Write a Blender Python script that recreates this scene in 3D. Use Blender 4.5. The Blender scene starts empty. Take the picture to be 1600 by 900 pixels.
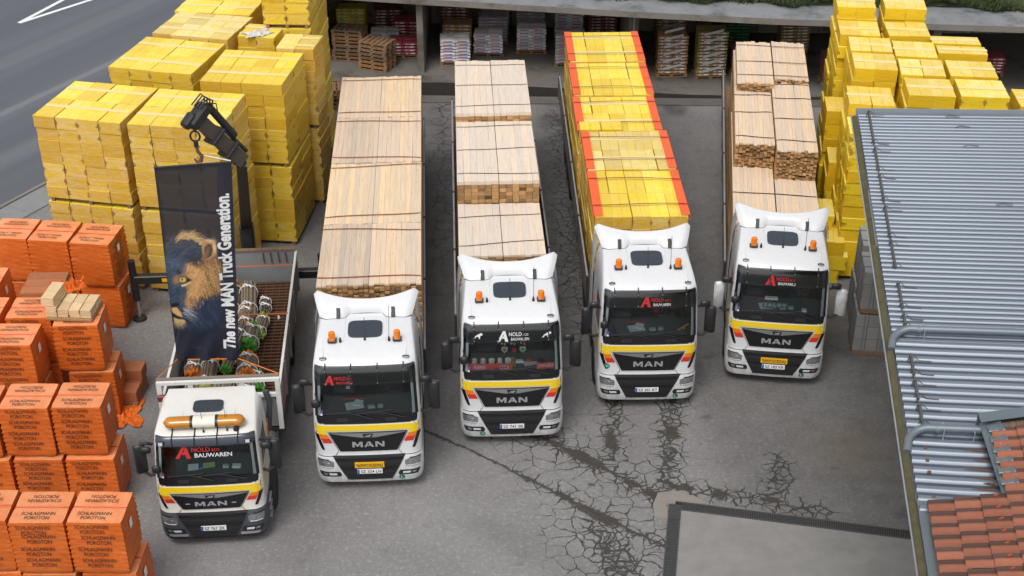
import bpy, math, random
import numpy as np
from mathutils import Vector, Matrix

R = random.Random(11)
rad = math.radians
S = bpy.context.scene
COL = S.collection

# ------------------------------------------------------------------ camera, sky, sun, exposure
cam_d = bpy.data.cameras.new('camera')
cam = bpy.data.objects.new('camera', cam_d)
COL.objects.link(cam)
S.camera = cam
cam.location = (0, 0, 20.5)
cam.rotation_euler = (rad(90 - 31.0), 0, 0)
cam_d.sensor_width = 36
cam_d.lens = 49.05
cam_d.clip_end = 2000

SUN_EL, SUN_AZ = rad(58), rad(200)
W = bpy.data.worlds.new("World")
S.world = W
W.use_nodes = True
wn, wl = W.node_tree.nodes, W.node_tree.links
bg = wn['Background']
sky = wn.new('ShaderNodeTexSky')
sky.sky_type = 'NISHITA'
sky.sun_disc = False
sky.sun_elevation = SUN_EL
sky.sun_rotation = SUN_AZ
sky.dust_density = 3
sky.air_density = 1.0
hs = wn.new('ShaderNodeHueSaturation')
hs.inputs['Saturation'].default_value = 0.22
wl.new(sky.outputs[0], hs.inputs['Color'])
wl.new(hs.outputs[0], bg.inputs[0])
bg.inputs[1].default_value = 0.15
sun_d = bpy.data.lights.new('sun', 'SUN')
sun_d.energy = 1.3
sun_d.angle = rad(24)
sun_d.color = (1, 0.96, 0.9)
sun = bpy.data.objects.new('sun', sun_d)
COL.objects.link(sun)
sd = Vector((math.sin(SUN_AZ) * math.cos(SUN_EL), math.cos(SUN_AZ) * math.cos(SUN_EL), math.sin(SUN_EL)))
sun.rotation_euler = (-sd).to_track_quat('-Z', 'Y').to_euler()
S.view_settings.view_transform = 'Standard'
S.view_settings.look = 'None'
S.view_settings.gamma = 1
S.view_settings.exposure = 0.27

# ------------------------------------------------------------------ materials
def nt(name):
    m = bpy.data.materials.new(name)
    m.use_nodes = True
    n, l = m.node_tree.nodes, m.node_tree.links
    return m, n, l, n['Principled BSDF']

def math_n(n, l, op, a, b=None, c=None, clamp=False):
    k = n.new('ShaderNodeMath')
    k.operation = op
    k.use_clamp = clamp
    for i, v in enumerate((a, b, c)):
        if v is None: continue
        if isinstance(v, (int, float)): k.inputs[i].default_value = v
        else: l.new(v, k.inputs[i])
    return k.outputs[0]

def mix_n(n, l, f, a, b, blend='MIX'):
    k = n.new('ShaderNodeMix')
    k.data_type = 'RGBA'
    k.blend_type = blend
    for i, v in ((0, f), (6, a), (7, b)):
        if isinstance(v, (int, float)): k.inputs[i].default_value = v
        elif isinstance(v, tuple): k.inputs[i].default_value = (v + (1,))[:4]
        else: l.new(v, k.inputs[i])
    return k.outputs[2]

def noise_n(n, l, vec, scale, detail=4, rough=0.6, dist=0.0):
    k = n.new('ShaderNodeTexNoise')
    k.inputs['Scale'].default_value = scale
    k.inputs['Detail'].default_value = detail
    k.inputs['Roughness'].default_value = rough
    k.inputs['Distortion'].default_value = dist
    if vec is not None: l.new(vec, k.inputs['Vector'])
    return k.outputs['Fac']

def coord_n(n, l, which='Object', scale=(1, 1, 1), rand=False):
    t = n.new('ShaderNodeTexCoord')
    mp = n.new('ShaderNodeMapping')
    mp.inputs['Scale'].default_value = scale
    l.new(t.outputs[which], mp.inputs['Vector'])
    if rand:
        o = n.new('ShaderNodeObjectInfo')
        cx = n.new('ShaderNodeCombineXYZ')
        v = math_n(n, l, 'MULTIPLY', o.outputs['Random'], 73.0)
        for i in range(3): l.new(v, cx.inputs[i])
        l.new(cx.outputs[0], mp.inputs['Location'])
    return mp.outputs[0]

def smooth_n(n, l, v, a, b):
    k = n.new('ShaderNodeMapRange')
    k.interpolation_type = 'SMOOTHSTEP'
    l.new(v, k.inputs[0])
    k.inputs[1].default_value = a
    k.inputs[2].default_value = b
    return k.outputs[0]

def bump_n(n, l, p, h, strength=0.3, dist=0.02):
    k = n.new('ShaderNodeBump')
    k.inputs['Strength'].default_value = strength
    k.inputs['Distance'].default_value = dist
    l.new(h, k.inputs['Height'])
    l.new(k.outputs[0], p.inputs['Normal'])

def M(name, col, rough=0.6, metal=0.0, namt=0.0, nscale=3.0, rnd=0.0, bump=0.0, bscale=30, coat=0.0,
      stain=None, samt=0.0, sscale=1.5, stretch=(1, 1, 1), grime=0.0):
    m, n, l, p = nt(name)
    p.inputs['Roughness'].default_value = rough
    p.inputs['Metallic'].default_value = metal
    p.inputs['Coat Weight'].default_value = coat
    p.inputs['Coat Roughness'].default_value = 0.12
    out = None
    v = None
    if namt or samt or bump: v = coord_n(n, l, 'Object', stretch, rand=True)
    c = tuple(col)
    if stain and samt:
        f = smooth_n(n, l, noise_n(n, l, v, sscale, 6, 0.7), 0.62 - 0.2 * samt, 0.9 - 0.25 * samt)
        out = mix_n(n, l, math_n(n, l, 'MULTIPLY', f, min(1.0, samt * 1.5)), c, tuple(stain))
    val = None
    if namt:
        val = math_n(n, l, 'MULTIPLY_ADD', noise_n(n, l, v, nscale, 6, 0.65), 2 * namt, 1 - namt)
    if rnd:
        o = n.new('ShaderNodeObjectInfo')
        r_ = math_n(n, l, 'MULTIPLY_ADD', o.outputs['Random'], 2 * rnd, 1 - rnd)
        val = r_ if val is None else math_n(n, l, 'MULTIPLY', val, r_)
    if val is not None:
        h = n.new('ShaderNodeHueSaturation')
        if out is None: h.inputs['Color'].default_value = c + (1,)
        else: l.new(out, h.inputs['Color'])
        l.new(val, h.inputs['Value'])
        out = h.outputs[0]
    if out is None: p.inputs['Base Color'].default_value = c + (1,)
    else: l.new(out, p.inputs['Base Color'])
    if bump: bump_n(n, l, p, noise_n(n, l, v, bscale, 4), bump)
    if grime:
        t = n.new('ShaderNodeTexCoord'); sp = n.new('ShaderNodeSeparateXYZ'); l.new(t.outputs['Object'], sp.inputs[0])
        low = smooth_n(n, l, sp.outputs[2], 1.15, .25)
        ns = smooth_n(n, l, noise_n(n, l, coord_n(n, l, 'Object', (3, 3, 1.4)), 2.4, 7, .75), .34, .70)
        fl = math_n(n, l, 'MULTIPLY_ADD', low, .55, .07)
        col2 = mix_n(n, l, math_n(n, l, 'MULTIPLY', math_n(n, l, 'MULTIPLY', ns, fl), grime), out if out is not None else c, (0.20, 0.175, 0.145))
        l.new(col2, p.inputs['Base Color'])
    return m

def wood_mat(name, c1, c2, attr=False, rnd=0.16, along='Y'):
    m, n, l, p = nt(name)
    p.inputs['Roughness'].default_value = 0.75
    st = (14, 0.55, 14)
    v = coord_n(n, l, 'Object', st, rand=True)
    g = noise_n(n, l, v, 2.2, 5, 0.6, 0.4)
    col = mix_n(n, l, smooth_n(n, l, g, 0.3, 0.75), c1, c2)
    v2 = coord_n(n, l, 'Object', (7, 1.6, 7), rand=True)
    vo = n.new('ShaderNodeTexVoronoi')
    vo.inputs['Scale'].default_value = 1.0
    l.new(v2, vo.inputs['Vector'])
    kn = smooth_n(n, l, vo.outputs['Distance'], 0.13, 0.05)
    col = mix_n(n, l, math_n(n, l, 'MULTIPLY', kn, 0.5), col, (0.34, 0.18, 0.09))
    # grey weathered smears
    v3 = coord_n(n, l, 'Object', (5, 0.5, 5), rand=True)
    w = smooth_n(n, l, noise_n(n, l, v3, 1.0, 6, 0.75), 0.56, 0.78)
    col = mix_n(n, l, math_n(n, l, 'MULTIPLY', w, 0.36), col, (0.38, 0.31, 0.24))
    h = n.new('ShaderNodeHueSaturation')
    l.new(col, h.inputs['Color'])
    if attr:
        a = n.new('ShaderNodeAttribute')
        a.attribute_name = 'tint'
        l.new(a.outputs['Fac'], h.inputs['Value'])
    else:
        o = n.new('ShaderNodeObjectInfo')
        l.new(math_n(n, l, 'MULTIPLY_ADD', o.outputs['Random'], 2 * rnd, 1 - rnd), h.inputs['Value'])
        l.new(math_n(n, l, 'MULTIPLY_ADD', o.outputs['Random'], 0.3, 0.82), h.inputs['Saturation'])
    l.new(h.outputs[0], p.inputs['Base Color'])
    bump_n(n, l, p, g, 0.25, 0.004)
    return m

def foam_mat(name, base, film, famt, marks=1.0, rough=0.42):
    m, n, l, p = nt(name)
    v = coord_n(n, l, 'Object', (1, 1, 1), rand=True)
    vs = coord_n(n, l, 'Object', (2.0, 2.0, 9.0), rand=True)
    f1 = smooth_n(n, l, noise_n(n, l, vs, 1.3, 6, 0.7, 0.6), 0.35, 0.75)
    o = n.new('ShaderNodeObjectInfo')
    fa = math_n(n, l, 'MULTIPLY_ADD', o.outputs['Random'], 0.7, 0.55)
    col = mix_n(n, l, math_n(n, l, 'MULTIPLY', math_n(n, l, 'MULTIPLY', f1, fa), famt, clamp=True), base, film)
    # darker streaks showing through the film
    sk = smooth_n(n, l, noise_n(n, l, coord_n(n, l, 'Object', (5, 1.1, 5), rand=True), 1.4, 5, 0.65), 0.56, 0.8)
    col = mix_n(n, l, math_n(n, l, 'MULTIPLY', sk, 0.45), col, (base[0] * 0.72, base[1] * 0.58, base[2] * 0.5))
    tg = n.new('ShaderNodeTexCoord')
    sg = n.new('ShaderNodeSeparateXYZ')
    l.new(tg.outputs['Generated'], sg.inputs[0])
    for gx in (0.5,):
        ln_ = smooth_n(n, l, math_n(n, l, 'ABSOLUTE', math_n(n, l, 'SUBTRACT', sg.outputs[0], gx)), 0.022, 0.008)
        col = mix_n(n, l, math_n(n, l, 'MULTIPLY', math_n(n, l, 'MULTIPLY', ln_, smooth_n(n, l, sg.outputs[2], .95, .99)), 0.4), col, (base[0] * .62, base[1] * .5, base[2] * .4))
    if marks:
        t = n.new('ShaderNodeTexCoord')
        sp = n.new('ShaderNodeSeparateXYZ')
        l.new(t.outputs['Generated'], sp.inputs[0])
        ax = [math_n(n, l, 'ABSOLUTE', math_n(n, l, 'SUBTRACT', sp.outputs[i], 0.5)) for i in range(3)]
        nz = noise_n(n, l, v, 16, 4, 0.7)
        wid = math_n(n, l, 'MULTIPLY_ADD', ax[2], 0.34, 0.375)      # diamond: narrower away from mid height
        mx = smooth_n(n, l, math_n(n, l, 'SUBTRACT', math_n(n, l, 'ADD', ax[0], math_n(n, l, 'MULTIPLY', math_n(n, l, 'SUBTRACT', nz, 0.5), 0.34)), wid), 0.0, 0.03)
        my = smooth_n(n, l, math_n(n, l, 'SUBTRACT', math_n(n, l, 'ADD', ax[1], math_n(n, l, 'MULTIPLY', math_n(n, l, 'SUBTRACT', nz, 0.5), 0.10)), math_n(n, l, 'MULTIPLY_ADD', ax[2], 0.10, 0.425)), 0.0, 0.02)
        mz = smooth_n(n, l, ax[2], 0.36, 0.2)
        mk = math_n(n, l, 'MULTIPLY', math_n(n, l, 'MULTIPLY', mx, my), mz)
        mk = math_n(n, l, 'MULTIPLY', mk, math_n(n, l, 'MULTIPLY', smooth_n(n, l, o.outputs['Random'], 0.25, 0.75), 0.75 * marks))
        col = mix_n(n, l, mk, col, (0.15, 0.075, 0.025))
        # small printed marks and labels on the long sides of the packs
        nm = n.new('ShaderNodeSeparateXYZ'); l.new(t.outputs['Normal'], nm.inputs[0])
        onx = smooth_n(n, l, math_n(n, l, 'ABSOLUTE', nm.outputs[0]), .7, .9)
        vo = n.new('ShaderNodeTexVoronoi'); vo.inputs['Scale'].default_value = 1.0
        l.new(coord_n(n, l, 'Object', (.01, 3.0, 4.6), rand=True), vo.inputs['Vector'])
        dd = math_n(n, l, 'ADD', vo.outputs['Distance'], math_n(n, l, 'MULTIPLY', math_n(n, l, 'SUBTRACT', nz, .5), .35))
        sp3 = smooth_n(n, l, dd, .24, .17)
        sc_ = n.new('ShaderNodeSeparateColor'); l.new(vo.outputs['Color'], sc_.inputs[0])
        pick = smooth_n(n, l, sc_.outputs[0], .60, .64)
        keep = smooth_n(n, l, sc_.outputs[1], .30, .34)
        pc = mix_n(n, l, pick, (0.22, 0.09, 0.02), (0.66, 0.60, 0.50))
        col = mix_n(n, l, math_n(n, l, 'MULTIPLY', math_n(n, l, 'MULTIPLY', onx, sp3), math_n(n, l, 'MULTIPLY', keep, .75 * marks)), col, pc)
    h = n.new('ShaderNodeHueSaturation')
    l.new(col, h.inputs['Color'])
    l.new(math_n(n, l, 'MULTIPLY_ADD', o.outputs['Random'], 0.22, 0.88), h.inputs['Value'])
    l.new(math_n(n, l, 'MULTIPLY_ADD', o.outputs['Random'], 0.016, 0.492), h.inputs['Hue'])
    l.new(h.outputs[0], p.inputs['Base Color'])
    p.inputs['Roughness'].default_value = rough
    p.inputs['Coat Weight'].default_value = 0.10
    p.inputs['Coat Roughness'].default_value = 0.25
    p.inputs['Specular IOR Level'].default_value = 0.3
    wr = noise_n(n, l, coord_n(n, l, 'Object', (6, 6, 14), rand=True), 1.6, 6, 0.75, 1.2)
    bump_n(n, l, p, wr, 0.8, 0.04)
    return m

def glass_mat(name, tint, gloss=0.06, rough=0.03, ior=1.5):
    m, n, l, p = nt(name)
    n.remove(p)
    tr = n.new('ShaderNodeBsdfTransparent')
    tr.inputs[0].default_value = tint + (1,)
    gl = n.new('ShaderNodeBsdfGlossy')
    gl.inputs['Roughness'].default_value = rough
    fr = n.new('ShaderNodeFresnel')
    fr.inputs[0].default_value = ior
    mx = n.new('ShaderNodeMixShader')
    l.new(math_n(n, l, 'ADD', fr.outputs[0], gloss, clamp=True), mx.inputs[0])
    l.new(tr.outputs[0], mx.inputs[1])
    l.new(gl.outputs[0], mx.inputs[2])
    l.new(mx.outputs[0], n['Material Output'].inputs[0])
    return m

WHITE = M('white_truck_paint', (0.66, 0.67, 0.685), 0.28, namt=0.04, nscale=2, coat=0.5, stain=(0.52, 0.51, 0.48), samt=0.28, sscale=2.2, stretch=(1, 1, 0.6), grime=.9)
WHITE_OLD = M('aged_white_paint', (0.68, 0.67, 0.63), 0.35, namt=0.05, nscale=2, coat=0.3, stain=(0.60, 0.56, 0.46), samt=0.5, sscale=1.6, grime=1.0)
BLACKP = M('black_plastic', (0.018, 0.018, 0.02), 0.45, namt=0.2, nscale=9)
BLACKG = M('gloss_black', (0.010, 0.010, 0.012), 0.22)
GREYP = M('dark_grey_bumper', (0.055, 0.062, 0.075), 0.5, namt=0.12, nscale=5)
RUBBER = M('tyre_rubber', (0.022, 0.021, 0.020), 0.85, namt=0.3, nscale=7, bump=0.3)
CHROME = M('brushed_chrome', (0.55, 0.56, 0.57), 0.3, 0.9)
SILVER = M('silver_letters', (0.48, 0.49, 0.50), 0.4, 0.55)
STEEL = M('chassis_steel', (0.035, 0.035, 0.036), 0.6, namt=0.3, nscale=5)
ALU = M('weathered_aluminium', (0.40, 0.41, 0.42), 0.45, 0.5, namt=0.25, nscale=4, stain=(0.16, 0.13, 0.11), samt=0.5)
BOARD = M('dropside_boards', (0.085, 0.078, 0.075), 0.6, namt=0.3, nscale=3, stain=(0.2, 0.16, 0.12), samt=0.6)
YEL = M('yellow_stripe', (0.83, 0.58, 0.015), 0.35, coat=0.4)
ORA = M('orange_stripe', (0.80, 0.20, 0.012), 0.35, coat=0.4)
RED = M('red_stripe', (0.62, 0.025, 0.018), 0.35, coat=0.4)
AMBER = M('amber_lens', (0.80, 0.20, 0.005), 0.15, coat=0.6, namt=0.25, nscale=8)
AMBERD = M('amber_light_bar', (0.46, 0.175, 0.008), 0.2, coat=0.5, namt=0.3, nscale=5)
CREAM = M('cream_plastic', (0.72, 0.68, 0.56), 0.4, namt=0.08)
LAMP = M('headlamp_glass', (0.26, 0.28, 0.30), 0.12, 0.5, namt=0.5, nscale=14, coat=1.0)
LED = M('white_lamp_strip', (0.62, 0.65, 0.68), 0.2, coat=0.6)
GLASS = glass_mat('windscreen_glass', (0.78, 0.88, 0.88), 0.035)
VISOR = glass_mat('smoked_visor', (0.30, 0.34, 0.38), 0.06, 0.15)
SIDEGL = M('dark_side_glass', (0.014, 0.018, 0.021), 0.06, coat=0.5)
ROOFGL = M('sunroof_glass', (0.030, 0.040, 0.052), 0.2, coat=0.3)
DASH = M('dashboard_plastic', (0.075, 0.088, 0.092), 0.6, namt=0.25, nscale=8)
SEAT = M('seat_cloth', (0.085, 0.095, 0.10), 0.9, namt=0.2, nscale=10)
PAPER = M('white_paper', (0.8, 0.82, 0.82), 0.7, namt=0.05)
PLATE = M('number_plate', (0.78, 0.79, 0.79), 0.35)
PBLUE = M('plate_blue', (0.02, 0.10, 0.50), 0.35)
PYEL = M('warning_plate_yellow', (0.80, 0.42, 0.01), 0.4)
INK = M('black_ink', (0.012, 0.012, 0.014), 0.5)
INKW = M('white_ink', (0.66, 0.67, 0.68), 0.45)
INKR = M('red_ink', (0.48, 0.022, 0.022), 0.45)
GREEN = M('green_sticker', (0.0, 0.16, 0.075), 0.4)
PURPLE = M('purple_sticker', (0.22, 0.06, 0.38), 0.5)
WOOD = wood_mat('sawn_pine', (0.70, 0.545, 0.395), (0.60, 0.445, 0.31), rnd=.09)
WOODP = wood_mat('pale_spruce', (0.70, 0.60, 0.49), (0.62, 0.50, 0.39), rnd=0.07)
WOODG = wood_mat('greyed_pine', (0.62, 0.49, 0.37), (0.49, 0.37, 0.265), rnd=.15)
WOODY = wood_mat('yellow_pine', (0.73, 0.57, 0.38), (0.63, 0.455, 0.28), rnd=.12)
WOODE = wood_mat('sawn_board_ends', (0.50, 0.30, 0.13), (0.36, 0.19, 0.07), attr=True)
PALW = wood_mat('old_pallet_wood', (0.30, 0.18, 0.095), (0.19, 0.10, 0.05), rnd=0.3)
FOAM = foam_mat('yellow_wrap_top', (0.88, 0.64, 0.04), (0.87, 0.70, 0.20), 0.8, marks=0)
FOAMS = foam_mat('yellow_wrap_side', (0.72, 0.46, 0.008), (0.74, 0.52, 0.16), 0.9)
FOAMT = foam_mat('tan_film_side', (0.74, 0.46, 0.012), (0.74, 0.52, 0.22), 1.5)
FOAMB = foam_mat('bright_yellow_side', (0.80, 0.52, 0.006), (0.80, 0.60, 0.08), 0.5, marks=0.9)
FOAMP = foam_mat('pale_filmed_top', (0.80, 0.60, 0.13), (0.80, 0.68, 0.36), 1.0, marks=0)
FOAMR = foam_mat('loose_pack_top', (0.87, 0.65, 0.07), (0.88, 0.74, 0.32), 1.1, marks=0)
TAPE = M('clear_packing_tape', (0.80, 0.655, 0.27), 0.3, namt=0.1, nscale=6, coat=0.4)
GUARD = M('orange_edge_guard', (0.78, 0.115, 0.025), 0.45, namt=0.12, nscale=3)
STRAPO = M('orange_ratchet_strap', (0.42, 0.115, 0.035), 0.8, namt=0.25, nscale=6)
STRAPD = M('dark_ratchet_strap', (0.22, 0.12, 0.08), 0.8, namt=0.3, nscale=6)
STRAPR = M('red_ratchet_strap', (0.40, 0.02, 0.02), 0.8, namt=0.25, nscale=6)
STRAPW = M('white_sling', (0.75, 0.75, 0.74), 0.8, namt=0.1, nscale=8)
ORP = None
BROWNB = M('brown_clay_blocks', (0.36, 0.125, 0.05), 0.8, namt=0.2, nscale=6, rnd=0.15, bump=0.2)
SAND = M('sandstone_blocks', (0.62, 0.44, 0.25), 0.8, namt=0.25, nscale=6, rnd=0.12, bump=0.2)
CONC = M('shed_concrete', (0.20, 0.185, 0.165), 0.9, namt=0.25, nscale=1.2, bump=0.3, bscale=18, stain=(0.09, 0.08, 0.065), samt=0.7, sscale=0.9)
CONCR = M('roof_concrete', (0.20, 0.205, 0.215), 0.9, namt=0.3, nscale=1.5, bump=0.4, bscale=12, stain=(0.08, 0.085, 0.085), samt=0.8, sscale=0.8)
METALR = None
GUTTER = M('galvanised_gutter', (0.36, 0.39, 0.42), 0.4, 0.5, namt=0.2, nscale=4)
MOSS = M('moss_and_silt', (0.085, 0.075, 0.035), 0.95, namt=0.5, nscale=6, bump=0.6, bscale=25)
PIPE = M('grey_downpipe', (0.15, 0.18, 0.20), 0.45, 0.3, namt=0.15, nscale=5)
IRON = M('cast_iron_grate', (0.065, 0.065, 0.066), 0.6, namt=0.3, nscale=9)
CRANE = M('crane_brown_grey', (0.075, 0.060, 0.048), 0.5, namt=0.25, nscale=4)
RUST = M('rusty_mesh_floor', (0.13, 0.055, 0.022), 0.9, namt=0.4, nscale=8, bump=0.3)
GREYBLK = M('grey_block_pallet', (0.27, 0.265, 0.255), 0.8, namt=0.18, nscale=4, rnd=0.1, bump=0.2)
BLUEB = M('blue_band', (0.10, 0.19, 0.27), 0.5)
WALLP = M('plaster_wall', (0.45, 0.42, 0.37), 0.9, namt=0.15, nscale=1.5)
FILMW = M('crumpled_clear_film', (0.55, 0.54, 0.50), 0.3, namt=0.25, nscale=9, bump=0.8, bscale=14)

def attr_mat(name, attr='paint', rough=0.5, transp=0.0, bump=0.0):
    m, n, l, p = nt(name)
    a = n.new('ShaderNodeAttribute')
    a.attribute_name = attr
    l.new(a.outputs['Color'], p.inputs['Base Color'])
    p.inputs['Roughness'].default_value = rough
    if transp:
        tr = n.new('ShaderNodeBsdfTransparent')
        mx = n.new('ShaderNodeMixShader')
        sh = n.new('ShaderNodeAttribute')
        sh.attribute_name = 'sheer'
        l.new(sh.outputs['Fac'], mx.inputs[0])
        l.new(p.outputs[0], mx.inputs[1])
        l.new(tr.outputs[0], mx.inputs[2])
        l.new(mx.outputs[0], n['Material Output'].inputs[0])
    return m

# orange shrink film over clay blocks: courses of blocks print through it
def orange_mat(c1=(0.56, 0.105, 0.010), c2=(0.72, 0.165, 0.028), nm='orange_shrink_film', stripes=.35):
    m, n, l, p = nt(nm)
    v = coord_n(n, l, 'Object', (1, 1, 1), rand=True)
    f = smooth_n(n, l, noise_n(n, l, v, 1.6, 6, 0.7, 0.5), 0.3, 0.75)
    col = mix_n(n, l, f, c1, c2)
    vg = coord_n(n, l, 'Object', (1, 1, 26), rand=False)
    st = smooth_n(n, l, noise_n(n, l, vg, 1.0, 2, 0.5), 0.5, 0.8)
    col = mix_n(n, l, math_n(n, l, 'MULTIPLY', st, stripes), col, (0.42, 0.075, 0.008))
    h = n.new('ShaderNodeHueSaturation')
    l.new(col, h.inputs['Color'])
    o = n.new('ShaderNodeObjectInfo')
    l.new(math_n(n, l, 'MULTIPLY_ADD', o.outputs['Random'], 0.22, 0.9), h.inputs['Value'])
    l.new(h.outputs[0], p.inputs['Base Color'])
    p.inputs['Roughness'].default_value = 0.45
    p.inputs['Specular IOR Level'].default_value = 0.3
    p.inputs['Coat Weight'].default_value = 0.08
    p.inputs['Coat Roughness'].default_value = 0.2
    wr = noise_n(n, l, coord_n(n, l, 'Object', (3, 3, 5), rand=True), 2.2, 7, 0.72, 1.6)
    bump_n(n, l, p, wr, 0.6, 0.035)
    return m
ORP = orange_mat()
ORT = orange_mat((0.72, 0.22, 0.075), (0.80, 0.33, 0.15), 'orange_film_sky_lit_top', 0)  # same film as the sides, top paler: sky light put into the colour

def tile_mat():
    m, n, l, p = nt('clay_roof_tile')
    v = coord_n(n, l, 'Object', (1, 1, 1), rand=True)
    col = mix_n(n, l, noise_n(n, l, v, 9, 5, .7), (0.21, 0.068, 0.036), (0.32, 0.118, 0.066))
    t = n.new('ShaderNodeTexCoord'); sp = n.new('ShaderNodeSeparateXYZ')
    l.new(t.outputs['Generated'], sp.inputs[0])
    # grime and lichen settled in the trough of each pantile, ragged along its edge
    e = math_n(n, l, 'ADD', sp.outputs[1], math_n(n, l, 'MULTIPLY', math_n(n, l, 'SUBTRACT', noise_n(n, l, v, 14, 5, .75), .5), .30))
    d = smooth_n(n, l, e, .50, .60)
    col = mix_n(n, l, math_n(n, l, 'MULTIPLY', d, .88), col, (0.062, 0.040, 0.036))
    sp2 = smooth_n(n, l, noise_n(n, l, v, 42, 2, .6), .70, .76)
    col = mix_n(n, l, math_n(n, l, 'MULTIPLY', sp2, .5), col, (0.42, 0.40, 0.36))
    h = n.new('ShaderNodeHueSaturation'); l.new(col, h.inputs['Color'])
    o = n.new('ShaderNodeObjectInfo')
    l.new(math_n(n, l, 'MULTIPLY_ADD', o.outputs['Random'], .34, .83), h.inputs['Value'])
    l.new(h.outputs[0], p.inputs['Base Color'])
    p.inputs['Roughness'].default_value = .82
    bump_n(n, l, p, noise_n(n, l, v, 26, 4), .4, .01)
    return m
TILE = tile_mat()

def metal_roof_mat():
    m, n, l, p = nt('galvanised_roof_sheet')
    v = coord_n(n, l, 'Object', (0.35, 2.5, 1))
    f = noise_n(n, l, v, 1.5, 6, 0.7)
    col = mix_n(n, l, f, (0.160, 0.193, 0.235), (0.260, 0.295, 0.338))
    w = smooth_n(n, l, noise_n(n, l, coord_n(n, l, 'Object', (1, 1, 1)), 1.1, 6, 0.7), 0.62, 0.8)
    col = mix_n(n, l, math_n(n, l, 'MULTIPLY', w, 0.35), col, (0.22, 0.25, 0.27))
    sp = smooth_n(n, l, noise_n(n, l, coord_n(n, l, 'Object', (1, 1, 1)), 26, 3, 0.6), 0.66, 0.78)
    col = mix_n(n, l, math_n(n, l, 'MULTIPLY', sp, 0.3), col, (0.14, 0.14, 0.13))
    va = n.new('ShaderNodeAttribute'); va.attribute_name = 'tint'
    silt_shade = math_n(n, l, 'MULTIPLY', va.outputs['Fac'], math_n(n, l, 'MULTIPLY_ADD', f, .9, .35), clamp=True)  # silt in the valleys, with valley shade painted into the same darkening
    col = mix_n(n, l, math_n(n, l, 'MULTIPLY', silt_shade, .85), col, (0.045, 0.055, 0.075))
    l.new(col, p.inputs['Base Color'])
    p.inputs['Metallic'].default_value = 0.45
    p.inputs['Roughness'].default_value = 0.38
    return m
METALR = metal_roof_mat()

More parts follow.
